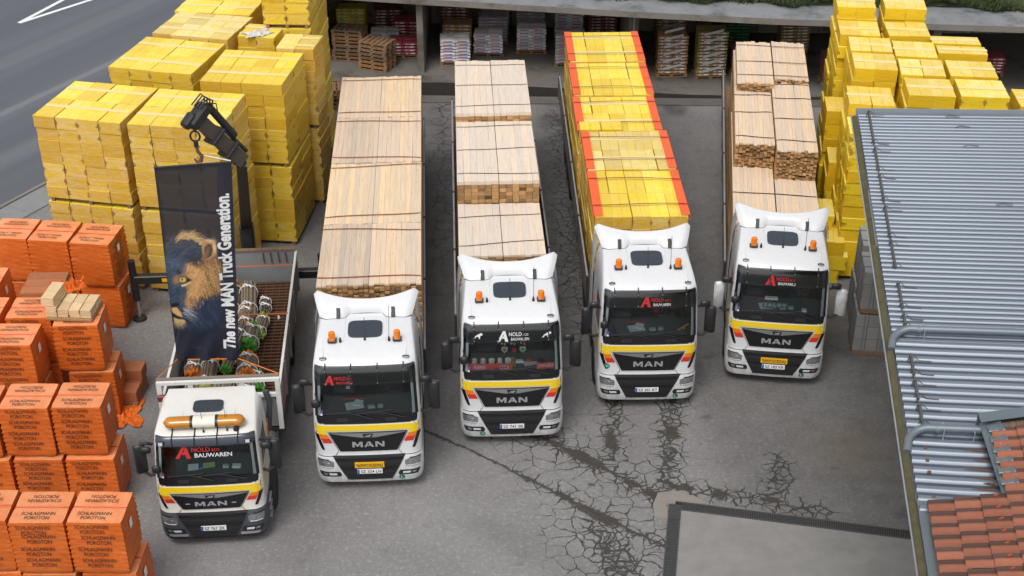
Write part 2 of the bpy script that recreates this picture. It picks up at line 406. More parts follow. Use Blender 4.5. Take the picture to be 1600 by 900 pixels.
def asphalt_mat():
    m, n, l, p = nt('yard_asphalt')
    v = coord_n(n, l, 'Object', (1, 1, 1))
    big = noise_n(n, l, v, 0.28, 5, 0.6)
    mid = noise_n(n, l, v, 1.7, 6, 0.7)
    fine = noise_n(n, l, v, 9, 6, 0.9)
    grit = noise_n(n, l, v, 13, 5, 0.9)
    col = mix_n(n, l, smooth_n(n, l, big, 0.3, 0.7), (0.175, 0.170, 0.169), (0.225, 0.22, 0.218))
    col = mix_n(n, l, math_n(n, l, 'MULTIPLY', smooth_n(n, l, mid, 0.5, 0.75), 0.5), col, (0.125, 0.12, 0.118))
    col = mix_n(n, l, math_n(n, l, 'MULTIPLY', smooth_n(n, l, fine, 0.50, 0.66), 0.75), col, (0.38, 0.375, 0.37))
    col = mix_n(n, l, math_n(n, l, 'MULTIPLY', smooth_n(n, l, grit, 0.54, 0.68), 0.85), col, (0.075, 0.073, 0.072))
    def A(nm):
        a = n.new('ShaderNodeAttribute')
        a.attribute_name = nm
        return a.outputs['Fac']
    crack, mud, damp_shade, rustst = A('crack'), A('mud'), A('damp_shade'), A('ochre')
    col = mix_n(n, l, math_n(n, l, 'MULTIPLY', rustst, 0.6), col, (0.24, 0.18, 0.09))
    dn = math_n(n, l, 'MULTIPLY', damp_shade, math_n(n, l, 'MULTIPLY_ADD', mid, 1.2, 0.25), clamp=True)
    col = mix_n(n, l, math_n(n, l, 'MULTIPLY', dn, 0.88), col, (0.052, 0.048, 0.045))  # darkens for wet and oil stains and for shade painted into the asphalt
    # alligator cracks
    wv = n.new('ShaderNodeVectorMath')
    wv.operation = 'MULTIPLY_ADD'
    nz = n.new('ShaderNodeTexNoise')
    nz.inputs['Scale'].default_value = 2.2
    nz.inputs['Detail'].default_value = 5
    l.new(v, nz.inputs['Vector'])
    l.new(nz.outputs['Color'], wv.inputs[0])
    wv.inputs[1].default_value = (0.5, 0.5, 0)
    l.new(v, wv.inputs[2])
    masks = []
    for sc, wd, lo in ((2.3, 0.050, 0.08), (4.4, 0.085, 0.40), (7.5, 0.12, 0.78)):
        vo = n.new('ShaderNodeTexVoronoi')
        vo.voronoi_dimensions = '2D'
        vo.feature = 'DISTANCE_TO_EDGE'
        vo.inputs['Scale'].default_value = sc
        l.new(wv.outputs[0], vo.inputs['Vector'])
        act = smooth_n(n, l, math_n(n, l, 'ADD', crack, math_n(n, l, 'MULTIPLY', math_n(n, l, 'SUBTRACT', mid, 0.5), 0.7)), lo, lo + 0.28)
        lim = math_n(n, l, 'MULTIPLY', math_n(n, l, 'MULTIPLY_ADD', crack, 0.9, 0.35), wd)
        d = math_n(n, l, 'SUBTRACT', lim, vo.outputs['Distance'])
        masks.append(math_n(n, l, 'MULTIPLY', smooth_n(n, l, d, -0.012, 0.012), act))
    ck = math_n(n, l, 'MAXIMUM', math_n(n, l, 'MAXIMUM', masks[0], masks[1]), masks[2])
    for nm, w0 in (('s1', .032), ('s2', .028)):
        sd_ = math_n(n, l, 'ABSOLUTE', math_n(n, l, 'ADD', A(nm), math_n(n, l, 'MULTIPLY', math_n(n, l, 'SUBTRACT', noise_n(n, l, v, 3.2, 5, .75), 0.5), 0.34)))
        ln_ = smooth_n(n, l, sd_, w0 * 1.7, w0 * .6)
        ck = math_n(n, l, 'MAXIMUM', ck, math_n(n, l, 'MULTIPLY', ln_, .95))
    col = mix_n(n, l, math_n(n, l, 'MULTIPLY', ck, 0.88), col, (0.028, 0.025, 0.022))
    mm = smooth_n(n, l, math_n(n, l, 'ADD', mud, math_n(n, l, 'MULTIPLY', math_n(n, l, 'SUBTRACT', noise_n(n, l, v, 5, 6, 0.75), 0.5), 1.1)), 0.42, 0.62)
    mudc = mix_n(n, l, fine, (0.030, 0.027, 0.024), (0.062, 0.055, 0.047))
    col = mix_n(n, l, math_n(n, l, 'MULTIPLY', mm, 0.92), col, mudc)
    l.new(col, p.inputs['Base Color'])
    rg = math_n(n, l, 'MULTIPLY_ADD', damp_shade, -0.25, 0.9)
    l.new(rg, p.inputs['Roughness'])
    hgt = math_n(n, l, 'SUBTRACT', math_n(n, l, 'MULTIPLY', fine, 0.35), math_n(n, l, 'MAXIMUM', ck, mm))
    bump_n(n, l, p, hgt, 0.5, 0.02)
    return m

# ------------------------------------------------------------------ mesh building
class MB:
    def __init__(self):
        self.v, self.f, self.m, self.t = [], [], [], []
    def add(self, vs, fs, mi=0, tint=1.0):
        o = len(self.v)
        self.v += [tuple(a) for a in vs]
        self.f += [tuple(i + o for i in f) for f in fs]
        self.m += [mi] * len(fs)
        self.t += [tint] * len(vs)
        return o
    def box(self, c, s, mat=None, ch=0.0, mi=0, tint=1.0, top_mi=None):
        hx, hy, hz = s[0] / 2, s[1] / 2, s[2] / 2
        if ch <= 0:
            vs = [(x, y, z) for z in (-hz, hz) for y in (-hy, hy) for x in (-hx, hx)]
            fs = [(0, 2, 3, 1), (4, 5, 7, 6), (0, 1, 5, 4), (2, 6, 7, 3), (0, 4, 6, 2), (1, 3, 7, 5)]
            mis = [mi, top_mi if top_mi is not None else mi, mi, mi, mi, mi]
        else:
            ch = min(ch, hx * .9, hy * .9, hz * .9)
            vs, idx = [], {}
            for sx in (-1, 1):
                for sy in (-1, 1):
                    for sz in (-1, 1):
                        for ax in range(3):
                            d = [hx - ch, hy - ch, hz - ch]
                            d[ax] += ch
                            idx[(sx, sy, sz, ax)] = len(vs)
                            vs.append((sx * d[0], sy * d[1], sz * d[2]))
            fs, mis = [], []
            I = lambda sx, sy, sz, a: idx[(sx, sy, sz, a)]
            for s_ in (-1, 1):
                q = [I(s_, -1, -1, 0), I(s_, 1, -1, 0), I(s_, 1, 1, 0), I(s_, -1, 1, 0)]
                fs.append(q if s_ > 0 else q[::-1]); mis.append(mi)
                q = [I(1, s_, -1, 1), I(-1, s_, -1, 1), I(-1, s_, 1, 1), I(1, s_, 1, 1)]
                fs.append(q if s_ > 0 else q[::-1]); mis.append(mi)
                q = [I(-1, -1, s_, 2), I(1, -1, s_, 2), I(1, 1, s_, 2), I(-1, 1, s_, 2)]
                fs.append(q if s_ > 0 else q[::-1]); mis.append(top_mi if (top_mi is not None and s_ > 0) else mi)
            def addq(q, outward):
                a, b, c_ = (Vector(vs[q[0]]), Vector(vs[q[1]]), Vector(vs[q[2]]))
                nn = (b - a).cross(c_ - a)
                fs.append(q if nn.dot(Vector(outward)) > 0 else q[::-1]); mis.append(mi)
            for a in (-1, 1):
                for b in (-1, 1):
                    addq([I(a, b, -1, 0), I(a, b, 1, 0), I(a, b, 1, 1), I(a, b, -1, 1)], (a, b, 0))
                    addq([I(a, -1, b, 0), I(a, 1, b, 0), I(a, 1, b, 2), I(a, -1, b, 2)], (a, 0, b))
                    addq([I(-1, a, b, 1), I(1, a, b, 1), I(1, a, b, 2), I(-1, a, b, 2)], (0, a, b))
                    for g in (-1, 1):
                        addq([I(a, b, g, 0), I(a, b, g, 1), I(a, b, g, 2)], (a, b, g))
        if mat is not None: vs = [mat @ Vector(v) for v in vs]
        o = len(self.v)
        self.v += [(v[0] + c[0], v[1] + c[1], v[2] + c[2]) for v in vs]
        self.f += [tuple(i + o for i in f) for f in fs]
        self.m += mis
        self.t += [tint] * len(vs)
    def tube(self, pts, r, n=8, mi=0, closed_ends=True, tint=1.0):
        pts = [Vector(p) for p in pts]
        rs = r if isinstance(r, (list, tuple)) else [r] * len(pts)
        up = None
        o = len(self.v)
        for i, p in enumerate(pts):
            d = (pts[min(i + 1, len(pts) - 1)] - pts[max(i - 1, 0)]).normalized()
            if up is None: up = Vector((0, 0, 1)) if abs(d.z) < 0.9 else Vector((1, 0, 0))
            a = d.cross(up).normalized()
            b = a.cross(d).normalized()
            up = b
            for k in range(n):
                t = 2 * math.pi * k / n
                q = p + (a * math.cos(t) + b * math.sin(t)) * rs[i]
                self.v.append(tuple(q)); self.t.append(tint)
        for i in range(len(pts) - 1):
            for k in range(n):
                k2 = (k + 1) % n
                self.f.append((o + i * n + k, o + i * n + k2, o + (i + 1) * n + k2, o + (i + 1) * n + k)); self.m.append(mi)
        if closed_ends:
            self.f.append(tuple(o + k for k in range(n))[::-1]); self.m.append(mi)
            self.f.append(tuple(o + (len(pts) - 1) * n + k for k in range(n))); self.m.append(mi)
    def lathe(self, prof, n=24, axis='Z', c=(0, 0, 0), mi=0):
        o = len(self.v)
        for (r, h) in prof:
            for k in range(n):
                t = 2 * math.pi * k / n
                a, b = r * math.cos(t), r * math.sin(t)
                p = (a, b, h) if axis == 'Z' else ((h, a, b) if axis == 'X' else (a, h, b))
                self.v.append((p[0] + c[0], p[1] + c[1], p[2] + c[2])); self.t.append(1)
        for i in range(len(prof) - 1):
            for k in range(n):
                k2 = (k + 1) % n
                self.f.append((o + i * n + k, o + i * n + k2, o + (i + 1) * n + k2, o + (i + 1) * n + k)); self.m.append(mi)
        self.f.append(tuple(o + k for k in range(n))[::-1]); self.m.append(mi)
        self.f.append(tuple(o + (len(prof) - 1) * n + k for k in range(n))); self.m.append(mi)
    def grid(self, rows, mi=0, flip=False, tint=1.0):
        nr, nc = len(rows), len(rows[0])
        o = len(self.v)
        for r_ in rows:
            self.v += [tuple(p) for p in r_]
            self.t += [tint] * nc
        for i in range(nr - 1):
            for j in range(nc - 1):
                q = (o + i * nc + j, o + i * nc + j + 1, o + (i + 1) * nc + j + 1, o + (i + 1) * nc + j)
                self.f.append(q[::-1] if flip else q); self.m.append(mi)
    def mesh(self, name, mats, smooth=False, angle=35, tint=False):
        me = bpy.data.meshes.new(name)
        me.from_pydata(self.v, [], self.f)
        for m in (mats if isinstance(mats, (list, tuple)) else [mats]): me.materials.append(m)
        if any(self.m): me.polygons.foreach_set('material_index', self.m)
        if tint:
            a = me.attributes.new('tint', 'FLOAT', 'POINT')
            a.data.foreach_set('value', self.t)
        me.update()
        if smooth:
            me.polygons.foreach_set('use_smooth', [True] * len(me.polygons))
            try: me.set_sharp_from_angle(angle=rad(angle))
            except Exception: pass
        return me

def part(name, me, parent=None, loc=(0, 0, 0), rot=(0, 0, 0), label=None, kind=None, mods=None):
    o = bpy.data.objects.new(name, me)
    COL.objects.link(o)
    o.location = loc
    o.rotation_euler = rot
    if parent is not None: o.parent = parent
    if label: o['label'] = label
    if kind: o['kind'] = kind
    return o

def thing(name, label, cat, loc=(0, 0, 0), rz=0.0, group=None):
    o = bpy.data.objects.new(name, None)
    o.empty_display_size = 0.3
    COL.objects.link(o)
    o.location = loc
    o.rotation_euler = (0, 0, rz)
    o['label'] = label
    o['category'] = cat
    if group: o['group'] = group
    return o

def tag(o, label, cat, group=None):
    o['label'] = label
    o['category'] = cat
    if group: o['group'] = group
    return o

def struct(name, me, loc=(0, 0, 0), rz=0.0):
    o = part(name, me, None, loc, (0, 0, rz))
    o['kind'] = 'structure'
    return o

_cache = {}
def cached(key, fn):
    if key not in _cache: _cache[key] = fn()
    return _cache[key]

def box_mesh(name, s, mats, ch=0.0, top_mi=None):
    def f():
        b = MB()
        b.box((0, 0, s[2] / 2), s, ch=ch, top_mi=top_mi)
        return b.mesh(name, mats)
    return cached(('box', name, tuple(round(x, 4) for x in s), ch, top_mi, (mats if not isinstance(mats, (list, tuple)) else mats[0]).name), f)

def text_mesh(txt, w, h, mat, bold=0.0, conform=None, key=None, spacing=1.0):
    """flat lettering in the XZ plane facing -Y, w by h metres, centred on its origin"""
    k = ('text', txt, round(w, 3), round(h, 3), mat.name, key)
    def f():
        cu = bpy.data.curves.new('lettering', 'FONT')
        cu.body = txt
        cu.size = 1
        cu.offset = bold
        cu.space_character = spacing
        cu.space_line = 0.95
        cu.resolution_u = 3
        cu.align_x = 'CENTER'
        t = bpy.data.objects.new('tmp_text', cu)
        COL.objects.link(t)
        dg = bpy.context.evaluated_depsgraph_get()
        me = bpy.data.meshes.new_from_object(t.evaluated_get(dg))
        bpy.data.objects.remove(t)
        bpy.data.curves.remove(cu)
        n = len(me.vertices)
        co = np.empty(n * 3, np.float32)
        me.vertices.foreach_get('co', co)
        co = co.reshape(-1, 3)
        mn, mx = co.min(0), co.max(0)
        out = np.zeros_like(co)
        out[:, 0] = (co[:, 0] - (mn[0] + mx[0]) / 2) / max(1e-6, mx[0] - mn[0]) * w
        out[:, 2] = (co[:, 1] - (mn[1] + mx[1]) / 2) / max(1e-6, mx[1] - mn[1]) * h
        if conform:
            for i in range(n):
                x, z = conform[0] + out[i, 0], conform[1] + out[i, 2]
                out[i] = conform[2](x, z)
        me.vertices.foreach_set('co', out.ravel())
        me.materials.clear()
        me.materials.append(mat)
        me.name = 'lettering'
        me.update()
        return me
    if conform: return f()
    return cached(k, f)

def block_letters(word, w, h):
    """wide block capitals as flat polygons in unit boxes; returns list of (points, faces)"""
    G = {'M': ([(0, 0), (0, 1), (.27, 1), (.5, .45), (.73, 1), (1, 1), (1, 0), (.78, 0), (.78, .62), (.58, .12), (.42, .12), (.22, .62), (.22, 0)], 1.25),
         'N': ([(0, 0), (0, 1), (.25, 1), (.77, .38), (.77, 1), (1, 1), (1, 0), (.75, 0), (.23, .62), (.23, 0)], 1.1),
         'A': ([(0, 0), (.38, 1), (.62, 1), (1, 0), (.76, 0), (.69, .2), (.31, .2), (.24, 0)], 1.2)}
    tot = sum(G[c][1] for c in word) + .16 * (len(word) - 1)
    out, x = [], -tot / 2
    for c in word:
        p, ww = G[c]
        out.append([((x + a * ww) / tot * w, (b - .5) * h) for a, b in p])
        if c == 'A': out.append('hole')
        x += ww + .16
    return out
# ------------------------------------------------------------------ ground
def seg_d(X, Y, pl):
    d = np.full(X.shape, 1e9)
    for (ax, ay), (bx, by) in zip(pl[:-1], pl[1:]):
        vx, vy = bx - ax, by - ay
        t = np.clip(((X - ax) * vx + (Y - ay) * vy) / (vx * vx + vy * vy), 0, 1)
        d = np.minimum(d, np.hypot(X - ax - t * vx, Y - ay - t * vy))
    return d

CR = dict(
    l1=[(-2.6, 27.7), (-2.03, 27.31), (-0.92, 26.55), (0.0, 25.82), (0.74, 25.23), (1.45, 24.66), (2.15, 24.06), (2.82, 23.57), (3.29, 23.25)],
    l2=[(0.3, 27.5), (0.77, 27.05), (1.67, 26.3), (2.25, 25.82), (2.95, 25.23), (3.35, 24.77)],
    v3=[(2.6, 30), (2.57, 28.51), (2.45, 27.18), (2.28, 26.3)],
    v4=[(4.15, 30), (4.05, 28.51), (3.78, 26.93), (3.64, 25.46), (3.29, 24.89)],
    l5=[(3.62, 25.23), (4.55, 25.0), (5.82, 24.66), (7.04, 24.3)],
    c6=[(6.33, 26.18), (6.13, 25.23), (5.87, 24.75)],
    r7=[(1.98, 23.68), (2.21, 22.84), (2.72, 21.6), (2.5, 20)])

def build_yard():
    x0, x1, y0, y1, st = -20.0, 16.0, 15.0, 50.0, 0.11
    nx, ny = int((x1 - x0) / st) + 1, int((y1 - y0) / st) + 1
    xs, ys = np.linspace(x0, x1, nx), np.linspace(y0, y1, ny)
    X, Y = np.meshgrid(xs, ys)
    co = np.stack([X, Y, np.zeros_like(X)], -1).reshape(-1, 3)
    i = np.arange(nx * ny).reshape(ny, nx)
    q = np.stack([i[:-1, :-1], i[:-1, 1:], i[1:, 1:], i[1:, :-1]], -1).reshape(-1, 4)
    me = bpy.data.meshes.new('yard_ground')
    me.vertices.add(len(co)); me.vertices.foreach_set('co', co.ravel())
    me.loops.add(q.size); me.loops.foreach_set('vertex_index', q.ravel().astype(np.int32))
    me.polygons.add(len(q)); me.polygons.foreach_set('loop_start', np.arange(0, q.size, 4, dtype=np.int32))
    me.update(calc_edges=True)
    D = {k: seg_d(X, Y, v) for k, v in CR.items()}
    g = lambda d, w: np.exp(-(d / w) ** 2)
    l1w = np.clip((X + 1.0) / 2.2, .25, 1)
    crack = np.maximum.reduce([g(D['l1'], .34) * .72 * l1w, g(D['l2'], .42) * .85, g(D['v3'], .33) * .85, g(D['v4'], .38) * .95, g(D['l5'], .34) * .85, g(D['c6'], .34) * .9, g(D['r7'], .62) * 1.0])
    wide = np.maximum.reduce([g(D['l1'], .9) * .34 * l1w, g(D['l2'], 1.3) * .38, g(D['v3'], .8) * .3, g(D['r7'], 1.7) * .4, g(D['v4'], .9) * .3])
    between = np.clip(1 - np.maximum(D['l1'], D['l2']) / 1.9, 0, 1) * .48
    lane1 = g(np.abs(X - 1.75 - (Y - 33) * -.004), .5) * np.clip((Y - 29) / 5, 0, 1) * np.clip((48 - Y) / 2, 0, 1) * .62
    lane2 = g(X + 1.9 + (Y - 30) * .03, .5) * np.clip((Y - 31) / 8, 0, 1) * .5
    crack = np.maximum.reduce([crack, wide, between, lane1, lane2])
    mud = np.zeros_like(X)
    def blob(x, y, a, b, ang, s=1.0):
        c, s_ = math.cos(rad(ang)), math.sin(rad(ang))
        u, v = (X - x) * c + (Y - y) * s_, -(X - x) * s_ + (Y - y) * c
        np.maximum(mud, s * np.exp(-((u / a) ** 2 + (v / b) ** 2)), out=mud)
    blob(-1.75, 27.1, 1.0, .09, -36, .75)
    blob(1.15, 24.9, .5, .13, -38, .95); blob(1.95, 24.2, .75, .17, -37, 1.1); blob(.35, 25.5, .35, .13, -36, .8); blob(2.75, 23.6, .6, .06, -30, .7)
    blob(1.7, 26.3, .75, .2, -38, 1.1); blob(1.05, 26.85, .3, .16, -30, .85); blob(2.75, 25.4, .5, .13, -38, .85)
    blob(2.4, 27.0, .2, .7, 4, .85); blob(2.52, 28.2, .12, .5, 4, .65)
    blob(3.9, 27.3, .2, .42, 5, .95); blob(3.7, 26.0, .13, .35, 0, .6); blob(3.2, 24.95, .35, .2, -30, .8)
    blob(3.9, 25.2, .6, .14, -15, .9); blob(4.75, 24.95, .25, .3, 10, .85); blob(5.9, 24.75, .45, .16, -10, .8); blob(6.1, 25.3, .12, .35, 0, .6)
    blob(2.2, 23.0, .3, .5, 0, .45)
    damp_shade = np.zeros_like(X)  # wet and oil stains, plus painted shade in truck lanes and beside the roof
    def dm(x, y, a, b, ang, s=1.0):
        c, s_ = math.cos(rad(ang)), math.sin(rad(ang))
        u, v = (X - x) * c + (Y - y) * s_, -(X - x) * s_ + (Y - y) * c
        np.maximum(damp_shade, s * np.exp(-((u / a) ** 2 + (v / b) ** 2) ** 2), out=damp_shade)
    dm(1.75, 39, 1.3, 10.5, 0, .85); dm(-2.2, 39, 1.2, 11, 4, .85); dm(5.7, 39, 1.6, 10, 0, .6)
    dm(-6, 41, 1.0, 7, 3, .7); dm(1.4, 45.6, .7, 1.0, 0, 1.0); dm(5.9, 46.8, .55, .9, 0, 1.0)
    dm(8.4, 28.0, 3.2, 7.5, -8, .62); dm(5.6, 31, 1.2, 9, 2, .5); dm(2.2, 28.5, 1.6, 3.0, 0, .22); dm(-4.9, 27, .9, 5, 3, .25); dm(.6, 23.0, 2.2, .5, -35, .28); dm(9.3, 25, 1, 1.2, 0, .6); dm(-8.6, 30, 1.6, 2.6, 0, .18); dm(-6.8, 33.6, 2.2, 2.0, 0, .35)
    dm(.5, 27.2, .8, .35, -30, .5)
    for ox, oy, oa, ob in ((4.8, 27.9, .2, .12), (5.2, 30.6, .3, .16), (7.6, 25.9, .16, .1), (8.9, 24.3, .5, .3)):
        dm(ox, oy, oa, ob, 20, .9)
    ochre = .75 * np.exp(-(((X - 8.2) / .8) ** 2 + ((Y - 26.6) / .8) ** 2))
    def sgn(pl):
        d = np.full(X.shape, 1e9); sg = np.zeros(X.shape)
        for (ax, ay), (bx, by) in zip(pl[:-1], pl[1:]):
            vx, vy = bx - ax, by - ay
            t = np.clip(((X - ax) * vx + (Y - ay) * vy) / (vx * vx + vy * vy), 0, 1)
            dd = np.hypot(X - ax - t * vx, Y - ay - t * vy)
            side = np.sign(vx * (Y - ay) - vy * (X - ax))
            sg = np.where(dd < d, side, sg); d = np.minimum(d, dd)
        return d * sg
    for nm, a in (('s1', sgn(CR['l1'])), ('s2', sgn(CR['l2'])), ('crack', crack), ('mud', mud), ('damp_shade', np.clip(damp_shade, 0, 1)), ('ochre', ochre)):
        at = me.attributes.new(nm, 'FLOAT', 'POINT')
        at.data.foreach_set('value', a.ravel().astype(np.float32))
    me.materials.append(asphalt_mat())
    return struct('yard_ground', me)
build_yard()

b = MB()
b.grid([[(-400, -50, -0.03), (400, -50, -0.03)], [(-400, 900, -0.03), (400, 900, -0.03)]])
EARTH = M('outer_ground', (0.12, 0.12, 0.115), 0.95, namt=0.3, nscale=.2)
struct('ground', b.mesh('ground', EARTH))

# road to the left, kerb line runs about 29 degrees off the yard axis
rd = Vector((math.sin(rad(29)), math.cos(rad(29)), 0))
rn = Vector((rd.y, -rd.x, 0))
K0 = Vector((-15.6, 39.8, 0))
def road_mat():
    m, n, l, p = nt('road_asphalt')
    v = coord_n(n, l, 'Object', (1, 1, 1))
    col = mix_n(n, l, noise_n(n, l, v, 30, 3, .7), (0.070, 0.078, 0.092), (0.105, 0.115, 0.132))
    lanes = noise_n(n, l, coord_n(n, l, 'Object', (0.45, 0.012, 1)), 1.0, 2, .5)
    col = mix_n(n, l, math_n(n, l, 'MULTIPLY', smooth_n(n, l, lanes, .40, .70), .6), col, (0.125, 0.134, 0.148))
    sx_ = n.new('ShaderNodeSeparateXYZ'); l.new(v, sx_.inputs[0])
    wob = math_n(n, l, 'MULTIPLY', math_n(n, l, 'SUBTRACT', noise_n(n, l, v, .5, 4, .6), .5), .25)
    for xc, hw_, amt in ((-5.55, .16, .45), (-9.2, .5, .22), (-2.6, .45, .2)):
        bnd = smooth_n(n, l, math_n(n, l, 'ABSOLUTE', math_n(n, l, 'ADD', math_n(n, l, 'SUBTRACT', sx_.outputs[0], xc), wob)), hw_ * 1.6, hw_ * .5)
        col = mix_n(n, l, math_n(n, l, 'MULTIPLY', bnd, amt), col, (0.21, 0.22, 0.23))
    ck = smooth_n(n, l, noise_n(n, l, v, .35, 5, .6), .6, .75)
    col = mix_n(n, l, math_n(n, l, 'MULTIPLY', ck, .35), col, (0.055, 0.06, 0.07))
    l.new(col, p.inputs['Base Color'])
    p.inputs['Roughness'].default_value = .85
    bump_n(n, l, p, noise_n(n, l, v, 60, 3), .3, .01)
    return m
b = MB()
b.grid([[(-16, -45, 0), (0, -45, 0)], [(-16, 120, 0), (0, 120, 0)]])
struct('road', b.mesh('road', road_mat()), (K0.x, K0.y, 0.012), -rad(29))
PAVE = M('pavement_strip', (0.21, 0.215, 0.22), .9, namt=.2, nscale=2, bump=.2)
b = MB()
for k in range(-20, 60):
    b.box((0.55, k * 1.5, 0.0), (1.06, 1.48, 0.05), ch=.01)
o = struct('pavement', b.mesh('pavement', PAVE), (K0.x, K0.y, 0.012), -rad(29))
b = MB()
for k in range(-30, 80):
    b.box((-0.06, k * 1.0, 0.03), (0.13, 0.985, 0.10), ch=.015)
struct('kerb', b.mesh('kerb', CONC), (K0.x, K0.y, 0), -rad(29))
MARK = M('road_paint', (0.72, 0.73, 0.74), .7, namt=.15, nscale=5)
def stripe(pts, w):
    b = MB()
    for p, q in zip(pts[:-1], pts[1:]):
        p, q = Vector(p), Vector(q)
        d = (q - p).normalized(); s = Vector((-d.y, d.x, 0)) * w / 2
        b.grid([[p - s, p + s], [q - s, q + s]])
    return b.mesh('road_marking', MARK)
struct('road_marking', stripe([(-20.55, 55.55, .017), (-18.6, 60.9, .017), (-15.5, 69.0, .017)], .2))
struct('road_marking', stripe([(-20.55, 55.55, .0175), (-17.6, 59.3, .0175), (-14.6, 62.6, .0175), (-10, 67, .0175)], .2))

# concrete apron and drainage channel, bottom right
def dirv(a): return Vector((math.sin(rad(a)), math.cos(rad(a)), 0))
C0 = Vector((3.69, 24.53, 0))
hx = Vector((5.27, -1.05, 0)).normalized(); hy = Vector((-.37, -2.4, 0)).normalized()
APRON = M('concrete_apron', (0.232, 0.226, 0.216), .9, namt=.28, nscale=2.2, bump=.25, bscale=30, stain=(0.15, 0.14, 0.12), samt=.35, sscale=.5)
p0 = C0 + hx * .13 + hy * .13
b = MB()
b.grid([[p0, p0 + hx * 8], [p0 + hy * 9, p0 + hx * 8 + hy * 9]], flip=True)
struct('concrete_apron', b.mesh('concrete_apron', APRON), (0, 0, .02))
b = MB()
b.box((3.35, 24.75, .012), (1.05, .6, .02), ch=.01)
PATCH = M('concrete_patch', (0.245, 0.22, 0.195), .9, namt=.2, nscale=3, bump=.3)
pts = [(3.2, 24.1), (3.2, 24.6), (3.35, 25.0), (3.75, 25.08), (4.2, 24.85), (4.45, 24.62), (3.9, 24.62), (3.5, 24.6), (3.5, 24.1)]
b = MB(); b.add([(x, y, .008) for x, y in pts], [tuple(range(len(pts)))[::-1]])
struct('concrete_patch', b.mesh('concrete_patch', PATCH))
dr = thing('drain_channel', 'black slotted iron drainage channel running along the edge of the concrete apron', 'drain', (C0.x, C0.y, 0))
def channel(d, L, n, wid=.26, pitch=.05, start=0.16):
    b = MB()
    s = Vector((-d.y, d.x, 0))
    for k in (-1, 1):
        m_ = Matrix(((d.x, s.x, 0), (d.y, s.y, 0), (0, 0, 1)))
        b.box(d * (L / 2) + s * (k * wid / 2) + Vector((0, 0, .012)), (L, .025, .03), mat=m_)
    part('channel_rim', b.mesh('channel_rim', IRON), dr, (0, 0, .012))
    b = MB()
    t = start
    while t < L:
        m_ = Matrix(((d.x, s.x, 0), (d.y, s.y, 0), (0, 0, 1)))
        b.box(d * t + Vector((0, 0, .012)), (.024, wid, .02), mat=m_)
        t += pitch
    part('grate_slats', b.mesh('grate_slats', IRON), dr, (0, 0, .012), kind='stuff')
    b = MB()
    m_ = Matrix(((d.x, s.x, 0), (d.y, s.y, 0), (0, 0, 1)))
    b.box(d * (L / 2) + Vector((0, 0, .004)), (L, wid, .006), mat=m_)
    part('channel_bed', b.mesh('channel_bed', BLACKP), dr, (0, 0, .01))
channel(hx, 6.6, 0)
channel(hy, 8.0, 0)
bar = cached('cbar', lambda: box_mesh('grate_bar', (.27, .035, .02), IRON))
for k in range(9):
    part('grate_bar', bar, dr, (hy * (.02 + k * .055)) + Vector((0, 0, .035)), (0, 0, math.atan2(hx.y, hx.x)))

# ------------------------------------------------------------------ concrete storage shed at the back
shed = thing('storage_shed', 'long open-fronted concrete storage shed with flat roof along the back of the yard', 'shed', (0, 48, 0))
EDGE = [(-7.7, 48.9, 3.6), (-3.4, 48.35, 3.50), (4.5, 47.45, 3.33), (9.2, 46.95, 3.26), (17.8, 46.35, 3.18), (26, 45.9, 3.1)]
def ly(x): return 47.86 - .028 * (x + 2.4)             # front of the loading ledge
def lz(x): return max(.14, .56 - .042 * (x + 2.4)) if x > -2.4 else .56
b = MB()
xs = [-7.7, -5, -2.4, 2, 6.6, 12, 26]
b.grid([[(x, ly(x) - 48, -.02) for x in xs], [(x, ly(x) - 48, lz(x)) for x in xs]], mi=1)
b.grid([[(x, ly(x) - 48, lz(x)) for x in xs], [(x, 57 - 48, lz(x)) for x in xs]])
part('loading_ledge', b.mesh('loading_ledge', [M('worn_ledge_concrete', (.15, .138, .122), .85, namt=.35, nscale=1.3, bump=.3, stain=(.06, .055, .05), samt=.7, sscale=.7), M('dark_ledge_face', (.035, .03, .027), .6, namt=.4)]), shed)  # front face in a much darker tone than the ledge top
b = MB()
b.grid([[(x, ly(x) - 48.62, .012) for x in xs], [(x, ly(x) - 48.62, .05) for x in xs], [(x, ly(x) - 48.02, .05) for x in xs]])
part('kerb_strip', b.mesh('kerb_strip', M('wet_kerb_strip', (.13, .12, .11), .7, namt=.35, nscale=2)), shed)
b = MB()
b.grid([[(x, y - 48, z - .14) for x, y, z in EDGE], [(x, y - 48, z + .08) for x, y, z in EDGE]])
b.grid([[(x, y - 48, z + .08) for x, y, z in EDGE], [(x, y + 1.0 - 48, z + .11) for x, y, z in EDGE], [(x, 60 - 48, z + .2) for x, y, z in EDGE]], mi=1)
b.grid([[(x, y - 48, z - .14) for x, y, z in EDGE], [(x, 60 - 48, z - .1) for x, y, z in EDGE]], flip=True)
part('roof_slab', b.mesh('roof_slab', [CONC, CONCR]), shed)
b = MB()
b.box((9.15, 54.2 - 48, 1.8), (33.7, .2, 3.7))
part('back_wall', b.mesh('back_wall', CONC), shed)
def divider(x, yf, w=.3):
    b = MB(); b.box((x, (yf + 54.1) / 2 - 48, 1.75), (w, 54.1 - yf, 3.3), ch=.02)
    part('dividing_wall', b.mesh('dividing_wall', CONC), shed)
divider(-3.38, 48.75, .24); divider(4.45, 48.6, .34); divider(15.5, 48.3); divider(-7.55, 49.0)
for xx in (4.42,):
    b = MB(); b.tube([(xx + .03, 48.5 - 48, .4), (xx + .03, 48.5 - 48, 3.2)], .05, 8)
    part('drain_pipe', b.mesh('drain_pipe', GUTTER), shed)
PANEL = M('shuttered_concrete', (0.36, 0.32, 0.255), .9, namt=.3, nscale=1.5, stain=(.1, .08, .06), samt=.6)
